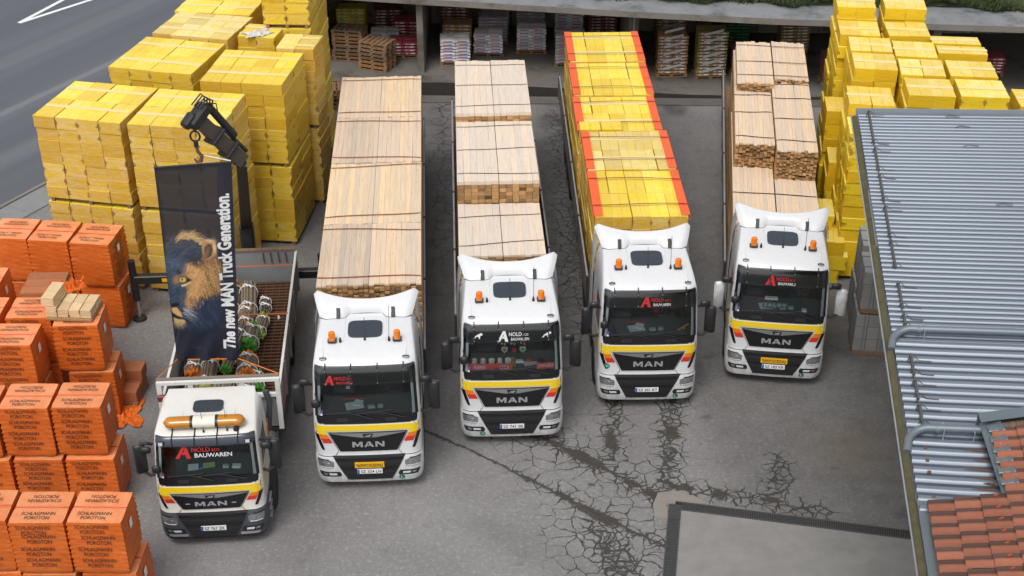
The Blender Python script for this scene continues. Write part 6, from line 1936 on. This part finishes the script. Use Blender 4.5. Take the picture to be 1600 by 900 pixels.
for sx in (-1, 1):
    b = MB(); b.box((sx * 1.30, (by0 + by1) / 2, (bz + bt) / 2), (.04, by1 - by0, bt - bz)); part('bed_side', b.mesh('bed_side', BED), rA, BO)
    b = MB(); b.box((sx * 1.30, (by0 + by1) / 2, bt + .015), (.06, by1 - by0, .04)); part('side_rim', b.mesh('side_rim', M('white_rim', (.62, .62, .60), .5, namt=.2)), rA, BO)
    side = [(3.0, 1.2), (3.5, 1.2), (4.1, 1.95), (3.6, 1.95)]
    b = MB(); b.add([(sx * 1.325, y, z) for y, z in side], [(0, 1, 2, 3) if sx > 0 else (3, 2, 1, 0)]); part('side_stripe', b.mesh('side_stripe', RED), rA, BO)
    for yy in (4.0, 5.6, 7.2, 8.8):
        b = MB(); b.box((sx * 1.33, yy, 1.5), (.05, .08, .95)); part('side_post', b.mesh('side_post', BED), rA, BO)
    wheel(rA, sx * 1.0, 7.15, .5, .5)
    b = MB(); b.box((sx * 1.25, 4.3, .75), (.1, 2.2, .4)); part('side_guard', b.mesh('side_guard', GREYP), rA, BO)
b = MB(); b.box((0, by1 - .02, (bz + 2.1) / 2), (2.6, .06, 2.1 - bz)); part('tailboard', b.mesh('tailboard', M('tail_galvanised', (.33, .35, .36), .45, .4, namt=.3, nscale=2)), rA, BO)
b = MB(); b.box((0, by1 - .02, 2.12), (2.62, .12, .05)); part('tailboard_beam', b.mesh('tailboard_beam', PALW), rA, BO)
for x in (.42, .62, .82, 1.02):
    b = MB(); b.tube([(x, by1 - .07, 2.05), (x + .02, by1 - .09, 1.75)], .018, 6); part('lashing_hook', b.mesh('lashing_hook', RUST), rA, BO)
# headboard frame
FRW = M('white_frame', (.70, .70, .68), .5, namt=.15, nscale=3)
b = MB()
b.box((0, 2.45, 2.52), (2.74, .08, .075)); b.box((0, 2.46, 2.10), (2.66, .09, .08))
for x in (-1.32, -.62, .52, 1.32): b.box((x, 2.46, 1.85), (.11, .085, 1.4))
part('headboard_frame', b.mesh('headboard_frame', FRW), rA, BO)
b = MB(); b.box((0, 2.53, 2.575), (2.74, .08, .04)); part('headboard_plank', b.mesh('headboard_plank', M('grey_plank', (.20, .165, .13), .9, namt=.3)), rA, BO)
b = MB(); b.box((0, 2.53, 1.62), (2.5, .03, .9)); part('headboard_panel', b.mesh('headboard_panel', GREYBLK), rA, BO)
b = MB(); b.box((-.95, 2.3, 2.22), (.8, .1, .16), ch=.02); part('red_toolbox', b.mesh('red_toolbox', M('maroon_box2', (.16, .03, .035), .5)), rA, BO)
b = MB(); b.tube([(1.05, 2.2, 1.3), (1.12, 2.3, 2.0), (1.05, 2.32, 2.3)], .07, 10); part('exhaust_snorkel', b.mesh('exhaust_snorkel', GREYP, smooth=True), rA, BO)
# crane: column behind the tailboard, boom reaching forward over the bed
b = MB(); b.box((.0, 9.6, 1.25), (.7, .5, .7), ch=.05); b.box((.0, 9.6, 2.1), (.36, .36, 1.2), ch=.05); part('crane_column', b.mesh('crane_column', BLACKP), rA, BO)
def beam(p, q, w, h, mat, name, taper=1.0, ch=.02, roll=None):
    p, q = Vector(p), Vector(q); d = (q - p).normalized()
    s = d.cross(Vector((0, 0, 1))).normalized() if abs(d.z) < .95 else Vector((1, 0, 0))
    u = s.cross(d).normalized()
    b = MB(); vs = []
    for base, k in ((p, 1.0), (q, taper)):
        for a, c in ((-1, -1), (1, -1), (1, 1), (-1, 1)): vs.append(base + s * (a * w / 2 * k) + u * (c * h / 2 * k))
    b.add(vs, [(3, 2, 1, 0), (4, 5, 6, 7), (0, 1, 5, 4), (1, 2, 6, 5), (2, 3, 7, 6), (3, 0, 4, 7)])
    return part(name, b.mesh(name, mat), rA, BO)
kn = (.80, 4.30, 7.10)
beam((.0, 9.6, 2.75), kn, .30, .40, BLACKP, 'inner_boom', .75)
tip = (.10, 3.60, 8.42)
beam(kn, tip, .26, .32, CRANE, 'outer_boom', .85)
kv, tv = Vector(kn), Vector(tip); dv = (tv - kv).normalized(); sv = dv.cross(Vector((0, 0, 1))).normalized(); uv_ = sv.cross(dv)
for f_ in (.30, .62):
    c = kv.lerp(tv, f_); b = MB()
    m_ = Matrix((sv, dv, uv_)).transposed()
    b.box(c, (.36, .09, .43), mat=m_, ch=.015); part('boom_collar', b.mesh('boom_collar', BLACKP), rA, BO)
b = MB(); b.tube([kv.lerp(tv, .35) + uv_ * .30, tv + uv_ * .36], .085, 10); part('boom_cylinder', b.mesh('boom_cylinder', BLACKP, smooth=True), rA, BO)
b = MB(); b.tube([kv.lerp(tv, .02) + uv_ * .24, kv.lerp(tv, .5) + uv_ * .24], .045, 8); part('boom_cylinder', b.mesh('boom_cylinder', BLACKP, smooth=True), rA, BO)
b = MB(); m_ = Matrix((sv, dv, uv_)).transposed()
b.box(tv + dv * .06 + uv_ * .05, (.32, .28, .60), mat=m_, ch=.06); b.box(tv + dv * .18 - uv_ * .16, (.22, .22, .36), mat=m_, ch=.05); part('boom_head', b.mesh('boom_head', BLACKP), rA, BO)
b = MB()
for k in range(4):
    p0 = tv + sv * (-.14 + k * .09) + uv_ * .36
    b.tube([p0, p0 + uv_ * .12 + dv * .1, p0 + dv * .24 + uv_ * (.05 + .02 * k), p0 + dv * .26 - uv_ * .2], .018, 6)
b.tube([tv + uv_ * .4 + sv * .1, tv + uv_ * .52 - dv * .15, tv + uv_ * .42 - dv * .3], .014, 6)
part('hydraulic_hose', b.mesh('hydraulic_hose', BLACKP, smooth=True), rA, BO)
hk0 = tv + dv * .12 + Vector((-.05, 0, -.46))
b = MB()
ring = [hk0 + Vector((.10 * math.cos(a), 0, .12 * math.sin(a))) for a in np.linspace(0, 2 * math.pi, 17)]
b.tube(ring, .022, 8, closed_ends=False); b.tube([hk0 + Vector((0, 0, -.11)), hk0 + Vector((0, 0, -.24))], .05, 8)
part('hook_shackle', b.mesh('hook_shackle', BLACKP, smooth=True), rA, BO)
b = MB(); h1 = hk0 + Vector((0, 0, -.24))
b.tube([h1, h1 + Vector((.02, 0, -.12)), h1 + Vector((.09, 0, -.22)), h1 + Vector((.06, 0, -.34)), h1 + Vector((-.03, 0, -.36)), h1 + Vector((-.07, 0, -.28))], [.03, .04, .045, .045, .035, .02], 8)
part('crane_hook', b.mesh('crane_hook', M('rusty_hook', (.12, .06, .035), .7, namt=.3), smooth=True), rA, BO)
b = MB(); b.box((-.6, 9.3, 1.28), (5.0, .22, .24), ch=.02); part('outrigger_beam', b.mesh('outrigger_beam', BLACKP), rA, BO)
b = MB(); b.box((-2.2, 9.18, 1.28), (.3, .02, .1)); part('warning_mark', b.mesh('warning_mark', PYEL), rA, BO)
for x in (-3.12, 1.95):
    foot = x < 0
    zf_ = .02 if foot else .7
    b = MB(); b.tube([(x, 9.3, 1.85), (x, 9.3, .62 if foot else .95)], .10, 12); part('outrigger_leg', b.mesh('outrigger_leg', BLACKP, smooth=True), rA, BO)
    b = MB(); b.tube([(x, 9.3, .9), (x, 9.3, zf_)], .05, 10); part('outrigger_ram', b.mesh('outrigger_ram', CHROME, smooth=True), rA, BO)
    b = MB(); b.lathe([(.19, zf_), (.17, zf_ + .05), (.06, zf_ + .09)], 16, c=(x, 9.3, 0)); part('outrigger_foot', b.mesh('outrigger_foot', BLACKP), rA, BO)

# cargo of the flatbed
fA = Frame(*FA_BED)
STK = M('grey_stakes', (.20, .155, .11), .9, namt=.35, nscale=6, rnd=.1)
TIPS = dict(green=M('green_tips', (.07, .28, .03), .8), orange=M('orange_tips', (.62, .17, .02), .8), lime=M('lime_tips', (.25, .40, .03), .8), none=STK, purple=M('purple_tips', (.12, .06, .35), .8))
def stakes(x, y, z, L, r, n, yaw, tipc, label, pitch=0, bands=2):
    t = thing('stake_bundle', label, 'stakes', fA(x, y, z + r), fA.a + yaw, 'bundles of wooden stakes in the truck bed')
    b = MB(); r_ = random.Random(int(x * 977 + y * 131) + n)
    for k in range(n):
        rr = r * math.sqrt((k + .5) / n) * .92; a = k * 2.399963
        o_ = r_.gauss(0, .03)
        px, pz = rr * math.cos(a), rr * math.sin(a)
        b.tube([(px, -L / 2 + o_, pz), (px, L / 2 + o_, pz)], r * .16, 5)
        if tipc != 'none':
            b.tube([(px, -L / 2 + o_ - .004, pz), (px, -L / 2 + o_ + .13, pz)], r * .185, 5, mi=1)
            if n > 20: b.tube([(px, L / 2 + o_ - .13, pz), (px, L / 2 + o_ + .004, pz)], r * .185, 5, mi=1)
    part('stakes', b.mesh('stakes', [STK, TIPS[tipc]]), t, rot=(pitch, 0, 0), kind='stuff')
    for q in range(bands):
        yy = lerp(-L * .28, L * .28, q / max(1, bands - 1))
        b = MB(); b.tube([(math.cos(a) * r * 1.1, yy + .03 * math.sin(a * 3), math.sin(a) * r * 1.1) for a in np.linspace(0, 2 * math.pi, 15)], .013, 6, closed_ends=False)
        b.tube([(0, yy, r * 1.10), (.05, yy - .05, r * 1.2), (.10, yy - .10, r * 1.0)], .02, 6); b.tube([(0, yy, r * 1.10), (-.06, yy + .05, r * 1.18), (-.12, yy + .04, r * .95)], .018, 6)
        part('white_sling', b.mesh('white_sling', STRAPW, smooth=True), t)
stakes(.10, 7.75, 1.16, 1.55, .22, 30, .08, 'none', 'thick grey stake bundle with two white slings near the tailboard')
stakes(-.32, 7.9, 1.16, 1.6, .19, 26, .05, 'orange', 'stake bundle with orange tips half behind the banner near the tailboard')
stakes(.55, 7.65, 1.16, .55, .14, 14, .1, 'none', 'short pale bundle with a white sling beside the thick grey stakes')
stakes(.30, 5.95, 1.16, .85, .24, 34, -.05, 'green', 'squat stake bundle with green tips in the middle of the bed')
stakes(.0, 5.3, 1.45, 2.1, .14, 18, -.10, 'green', 'long thin stake bundle lying on the others beside the banner edge')
stakes(.36, 4.62, 1.16, .85, .24, 34, .06, 'orange', 'squat stake bundle with orange tips and crossed white slings')
stakes(-.30, 5.9, 1.16, 1.3, .2, 26, .03, 'orange', 'stake bundle with orange tips hidden behind the banner edge')
stakes(.40, 3.75, 1.16, .6, .22, 30, .0, 'lime', 'squat stake bundle with lime tips just behind the headboard')
stakes(.02, 3.5, 1.30, 1.2, .15, 18, -.05, 'none', 'short grey stake bundle with a knotted white sling behind the headboard')
stakes(-.80, 3.6, 1.16, .9, .2, 26, .1, 'green', 'stake bundle with green tips under the lower left of the banner')
stakes(-.20, 3.6, 1.16, .9, .22, 30, -.04, 'orange', 'dark stake bundle with orange tips right of the basket')
stakes(-.55, 4.4, 1.16, 1.3, .2, 26, .02, 'lime', 'stake bundle with lime tips behind the lower part of the banner')
stakes(-.95, 5.0, 1.16, 1.2, .2, 24, .02, 'orange', 'stake bundle with orange tips along the left bed wall behind the banner')
stakes(.62, 4.1, 1.16, .7, .17, 22, .12, 'green', 'slim stake bundle with green tips beside the crossed-sling bundle')
stakes(.52, 6.6, 1.16, .9, .16, 22, -.08, 'lime', 'slim stake bundle with lime tips under the middle lashing strap')
stakes(.12, 6.9, 1.16, .9, .2, 26, .05, 'orange', 'stake bundle with orange tips below the thick grey bundle')
t = thing('purple_bag', 'small purple bag lying at the front left corner of the truck bed', 'bag', fA(-1.02, 3.2, 1.16), fA.a)
b = MB(); b.lathe([(.02, 0), (.13, .03), (.15, .12), (.09, .22), (.03, .25)], 10); part('bag_body', b.mesh('bag_body', M('purple_film', (.10, .06, .30), .4, bump=.6, bscale=12), smooth=True), t)
t = thing('wicker_basket', 'empty brown wicker basket lying open among the stakes below the banner', 'basket', fA(-.46, 3.45, 1.30), fA.a)
WK = M('wicker', (.27, .17, .085), .9, namt=.4, nscale=14, bump=.6, bscale=30)
b = MB(); b.lathe([(.15, 0), (.19, .2), (.23, .42), (.20, .42), (.165, .2), (.13, .04)], 18); part('basket_body', b.mesh('basket_body', WK, smooth=True), t, rot=(rad(38), 0, 0))
b = MB(); b.tube([(.22 * math.cos(a), .22 * math.sin(a), .42) for a in np.linspace(0, 2 * math.pi, 21)], .028, 8, closed_ends=False); part('basket_rim', b.mesh('basket_rim', WK, smooth=True), t, rot=(rad(38), 0, 0))
b = MB(); b.tube([(0, 0, 0), (.04, -.15, .02), (.02, -.22, .05)], [.02, .03, .02], 6)
o = part('white_rag', b.mesh('white_rag', STRAPW), None, fA(.98, 6.6, 1.62), (0, 0, fA.a)); tag(o, 'small white rag hooked on the right bed wall', 'rag')
# lashing straps across the bed
for y, z, mt in ((8.55, 1.98, STRAPO), (6.0, 2.06, STRAPO)):
    b = MB(); b.box((0, y, z), (2.58, .055, .008)); o = part('lashing_strap', b.mesh('lashing_strap', mt), rA, BO)
# ------------------------------------------------------------------ banner hung from the boom
def banner_colors(nu, nv):
    U, V = np.meshgrid((np.arange(nu) + .5) / nu, (np.arange(nv) + .5) / nv)   # V runs down from the top
    rs = np.random.RandomState(4)
    img = np.zeros((nv, nu, 3)); img[:] = (.011, .016, .030)
    img += rs.normal(0, .0012, img.shape)
    def uv(cx, cy):       # sheet of 663 x 900 units to banner coordinates
        return (cx - 40 - .122 * cy) / (540 - .055 * cy), .236 + .000693 * cy
    CY = (V - .236) / .000693
    CX = 40 + .122 * CY + U * (540 - .055 * CY)
    def paint(w, col):
        img[:] = img * (1 - w[..., None]) + np.array(col) * w[..., None]
    def poly(pts, col, s=1.0, soft=10, rag=0.0):
        inside = np.zeros(CX.shape, bool)
        X_ = CX + rag * np.sin(CY * .21 + CX * .05) + rs.normal(0, rag * .6 + 1e-6, CX.shape); Y_ = CY + rag * np.sin(CX * .17)
        for (x0, y0), (x1, y1) in zip(pts, pts[1:] + pts[:1]):
            c = ((y0 > Y_) != (y1 > Y_)) & (X_ < (x1 - x0) * (Y_ - y0) / ((y1 - y0) or 1e-9) + x0)
            inside ^= c
        w = inside.astype(float)
        k = max(1, int(soft / 4.2))
        for _ in range(2):
            for ax in (0, 1):
                w = sum(np.roll(w, d, ax) for d in range(-k, k + 1)) / (2 * k + 1)
        paint(w * s, col)
    def blob(cx, cy, a, b, ang, col, s=1.0, p=2.0):
        c, n_ = math.cos(rad(ang)), math.sin(rad(ang))
        x, y = (CX - cx) * c + (CY - cy) * n_, -(CX - cx) * n_ + (CY - cy) * c
        paint(s * np.exp(-(np.abs(x / a) ** p + np.abs(y / b) ** p)), col)
    def stroke(x0, y0, x1, y1, bend, col, s):
        mx, my = (x0 + x1) / 2 - (y1 - y0) * bend, (y0 + y1) / 2 + (x1 - x0) * bend
        n_ = 30
        for k in range(n_):
            t = k / (n_ - 1)
            x = (1 - t) ** 2 * x0 + 2 * t * (1 - t) * mx + t * t * x1
            y = (1 - t) ** 2 * y0 + 2 * t * (1 - t) * my + t * t * y1
            u, v = uv(x, y)
            i, j = int(u * nu), int(v * nv)
            if 0 <= i < nu and 0 <= j < nv:
                a = s * (1 - .7 * t)
                img[j, i] = img[j, i] * (1 - a) + np.array(col) * a
    dark = (.006, .008, .014)
    # lower mane, dark blue
    poly([(240, 640), (400, 600), (480, 540), (530, 640), (500, 800), (380, 880), (180, 850), (150, 780)], (.016, .030, .060), .95, 30, 8)
    # mane over the head, blue-black
    poly([(70, 200), (110, 165), (190, 125), (270, 118), (340, 140), (400, 190), (450, 240), (450, 330), (350, 370), (250, 350), (90, 300)], (.020, .028, .046), .97, 16, 6)
    # right mane
    poly([(330, 370), (400, 340), (450, 300), (480, 350), (505, 440), (495, 540), (440, 600), (390, 640), (330, 560)], (.20, .105, .042), .95, 16, 7)
    # face: blue half
    poly([(80, 285), (170, 300), (255, 345), (262, 430), (255, 560), (262, 650), (230, 720), (130, 690), (105, 480)], (.030, .056, .095), .98, 14, 2)
    # face: lit golden half
    poly([(235, 350), (290, 370), (340, 390), (390, 440), (400, 520), (370, 590), (320, 660), (275, 705), (240, 680), (250, 590), (270, 520), (240, 470), (230, 420)], (.46, .235, .085), .97, 14, 3)
    blob(320, 450, 60, 55, 0, (.62, .37, .16), .75); blob(300, 570, 46, 70, 12, (.60, .34, .13), .75); blob(262, 400, 36, 40, 0, (.50, .29, .12), .7)
    blob(440, 440, 40, 90, -10, (.36, .20, .08), .7); blob(250, 640, 26, 46, 5, (.42, .23, .09), .7)
    blob(150, 340, 60, 50, 0, (.060, .105, .165), .8); blob(190, 300, 60, 24, 14, (.050, .085, .14), .7); blob(170, 560, 40, 70, 8, (.022, .045, .080), .9); blob(200, 620, 24, 60, 8, (.05, .085, .12), .6)
    for k in range(700):      # short fur
        x, y = rs.uniform(90, 400), rs.uniform(300, 700)
        left = x < 250
        if not left and ((x - 310) / 100) ** 2 + ((y - 520) / 190) ** 2 > 1: continue
        col = [(.09, .15, .22), (.015, .028, .05), (.05, .09, .14)][rs.randint(3)] if left else [(.75, .50, .24), (.26, .12, .04), (.55, .30, .11)][rs.randint(3)]
        ang = -.5 + (x - 250) / 300 + rs.normal(0, .2); L_ = rs.uniform(14, 34)
        stroke(x, y, x + L_ * math.sin(ang), y + L_ * math.cos(ang), .1, col, .45)
    for k in range(800):      # mane swept back from the brow
        t = rs.uniform(0, 1); x0 = 80 + 330 * t; y0 = 330 - 40 * t - rs.uniform(0, 170) * (1 - .35 * t)
        col = [(.07, .11, .18), (.008, .010, .016), (.035, .05, .08)][rs.randint(3)]
        stroke(x0, y0, x0 + 60 + rs.normal(0, 20), y0 - 50 + 60 * t + rs.normal(0, 18), -.18, col, .5)
    for k in range(260):      # lit tips along the crown
        t = rs.uniform(.15, 1); x0 = 110 + 290 * t; y0 = 205 - 75 * math.sin(math.pi * min(1, t * 1.05)) ** .8 + 40 * t * t + rs.uniform(0, 40)
        stroke(x0, y0, x0 + 45 + rs.normal(0, 15), y0 - 42 + 50 * t + rs.normal(0, 14), -.15, [(.42, .25, .10), (.60, .42, .22)][rs.randint(2)], .6)
    for k in range(420):      # golden mane behind the cheek
        x0, y0 = rs.uniform(370, 480), rs.uniform(330, 590)
        stroke(x0, y0, x0 + rs.uniform(5, 45), y0 + rs.uniform(25, 80), -.2, [(.66, .42, .18), (.42, .22, .08), (.10, .05, .025), (.30, .17, .07)][rs.randint(4)], .6)
    for k in range(300):
        x0, y0 = rs.uniform(260, 480), rs.uniform(600, 830)
        stroke(x0, y0, x0 + rs.uniform(0, 60), y0 + rs.uniform(25, 70), .15, [(.04, .07, .13), (.010, .018, .035)][rs.randint(2)], .5)
    # ear
    poly([(352, 215), (375, 190), (415, 190), (448, 215), (460, 260), (445, 310), (410, 335), (375, 335), (360, 290)], (.42, .23, .095), .97, 8)
    poly([(372, 240), (395, 215), (425, 222), (436, 262), (424, 305), (395, 325), (375, 315)], (.035, .028, .030), .95, 8)
    blob(448, 250, 12, 48, -8, (.74, .53, .30), .9); blob(415, 196, 34, 11, 14, (.70, .48, .26), .9)
    for k in range(70): stroke(360 + rs.normal(0, 12), 330 + rs.normal(0, 15), 400 + rs.normal(0, 14), 240 + rs.normal(0, 22), .2, (.20, .12, .07), .5)
    # eye and brow
    blob(185, 420, 16, 26, -20, dark, .9); blob(168, 475, 26, 30, 0, (.40, .22, .09), .85); blob(225, 432, 46, 9, -14, (.30, .20, .11), .8)
    poly([(178, 470), (205, 448), (250, 455), (285, 478), (255, 500), (215, 505), (190, 498)], dark, .98, 5)
    blob(214, 474, 24, 18, 0, (.80, .54, .16), 1, 3); blob(211, 472, 8, 9, 0, dark, 1, 3)
    poly([(205, 512), (240, 505), (272, 486), (268, 500), (235, 522), (208, 526)], (.78, .60, .36), .95, 4)
    # nose and mouth
    poly([(125, 660), (180, 650), (195, 665), (170, 690), (130, 690)], dark, .97, 5)
    poly([(130, 692), (170, 690), (205, 735), (215, 770), (175, 755), (140, 730)], (.62, .38, .13), .97, 6)
    poly([(138, 735), (180, 765), (220, 772), (215, 785), (165, 778), (140, 755)], dark, .97, 4)
    poly([(145, 770), (180, 785), (228, 790), (240, 805), (205, 832), (160, 820)], (.60, .40, .16), .95, 7)
    for k in range(26):
        x0, y0 = 225 + rs.normal(0, 12), 712 + rs.normal(0, 22)
        stroke(x0, y0, x0 + rs.uniform(60, 130), y0 + rs.uniform(10, 80), -.1, (.45, .47, .50), .8)
    for k in range(60): stroke(190 + rs.normal(0, 25), 805 + rs.normal(0, 12), 200 + rs.normal(0, 30), 850 + rs.normal(0, 12), 0, (.34, .26, .14), .5)
    return np.clip(img, 0, 1)
nu, nv = 170, 500
img = banner_colors(nu, nv)
TLc, TRc, BLc, BRc = [Vector(p) for p in ((-.97, 3.66, 7.30), (.70, 3.56, 7.42), (-1.12, 3.76, 2.28), (.36, 3.60, 2.36))]
def bpt(u, v):
    p = TLc.lerp(TRc, u).lerp(BLc.lerp(BRc, u), v)
    return p + Vector((0, .03 * math.sin(u * 7 + v * 3) * v + .035 * math.sin(v * 9 + u * 2) * (.3 + v) + (.06 * math.sin((u + v) * 16) * max(0, v - .86) / .14), 0))
me = bpy.data.meshes.new('banner_cloth')
vs = [tuple(bpt(i / nu, j / nv)) for j in range(nv + 1) for i in range(nu + 1)]
fs = [(j * (nu + 1) + i, (j + 1) * (nu + 1) + i, (j + 1) * (nu + 1) + i + 1, j * (nu + 1) + i + 1) for j in range(nv) for i in range(nu)]
me.from_pydata(vs, [], fs)
ca = me.color_attributes.new('paint', 'FLOAT_COLOR', 'CORNER')
cols = np.ones((nv * nu, 4), np.float32); cols[:, :3] = img.reshape(-1, 3)
ca.data.foreach_set('color', np.repeat(cols, 4, 0).ravel())
sa = me.attributes.new('sheer', 'FLOAT', 'POINT')
sa.data.foreach_set('value', [(.05 if .02 < j / nv < .40 and .03 < i / nu < .80 else .02) for j in range(nv + 1) for i in range(nu + 1)])
me.polygons.foreach_set('use_smooth', [True] * len(me.polygons))
me.materials.append(attr_mat('banner_print', 'paint', .45, transp=.10))
bn = thing('banner', 'black hanging banner with a lion portrait and white slogan on the crane boom', 'banner', fA(0, 0, 0), fA.a)
part('banner_cloth', me, bn)
# slogan reading upwards along the right edge
tm = text_mesh('The new MAN Truck Generation.', 1, 1, INKW, bold=.04, key='slogan').copy()
co = [v.co.copy() for v in tm.vertices]
for v, c in zip(tm.vertices, co):
    s_ = c.x + .5; w_ = c.z + .5          # s along the line, w across it
    p = bpt(.955 - w_ * .20, .945 - s_ * .80)
    v.co = p + Vector((0, -.012, 0))
tm.name = 'lettering'
tm.update()
part('lettering', tm, bn)
b = MB(); b.tube([bpt(0, 0), bpt(1, 0)], .022, 8); part('banner_rod', b.mesh('banner_rod', BLACKP), bn)
b = MB(); b.tube([bpt(.62, 0) + Vector((0, 0, .22)), bpt(.99, 0) + Vector((0, 0, .03))], .012, 6); part('banner_cord', b.mesh('banner_cord', STRAPW), bn)
b = MB(); b.tube([bpt(.02, .995), (-1.36, 2.52, 2.60)], .012, 6); b.tube([bpt(.02, .997), bpt(.98, .997)], .01, 6); b.tube([bpt(.98, .995), (1.36, 2.52, 2.62)], .012, 6)
part('tie_cord', b.mesh('tie_cord', ORA), bn)
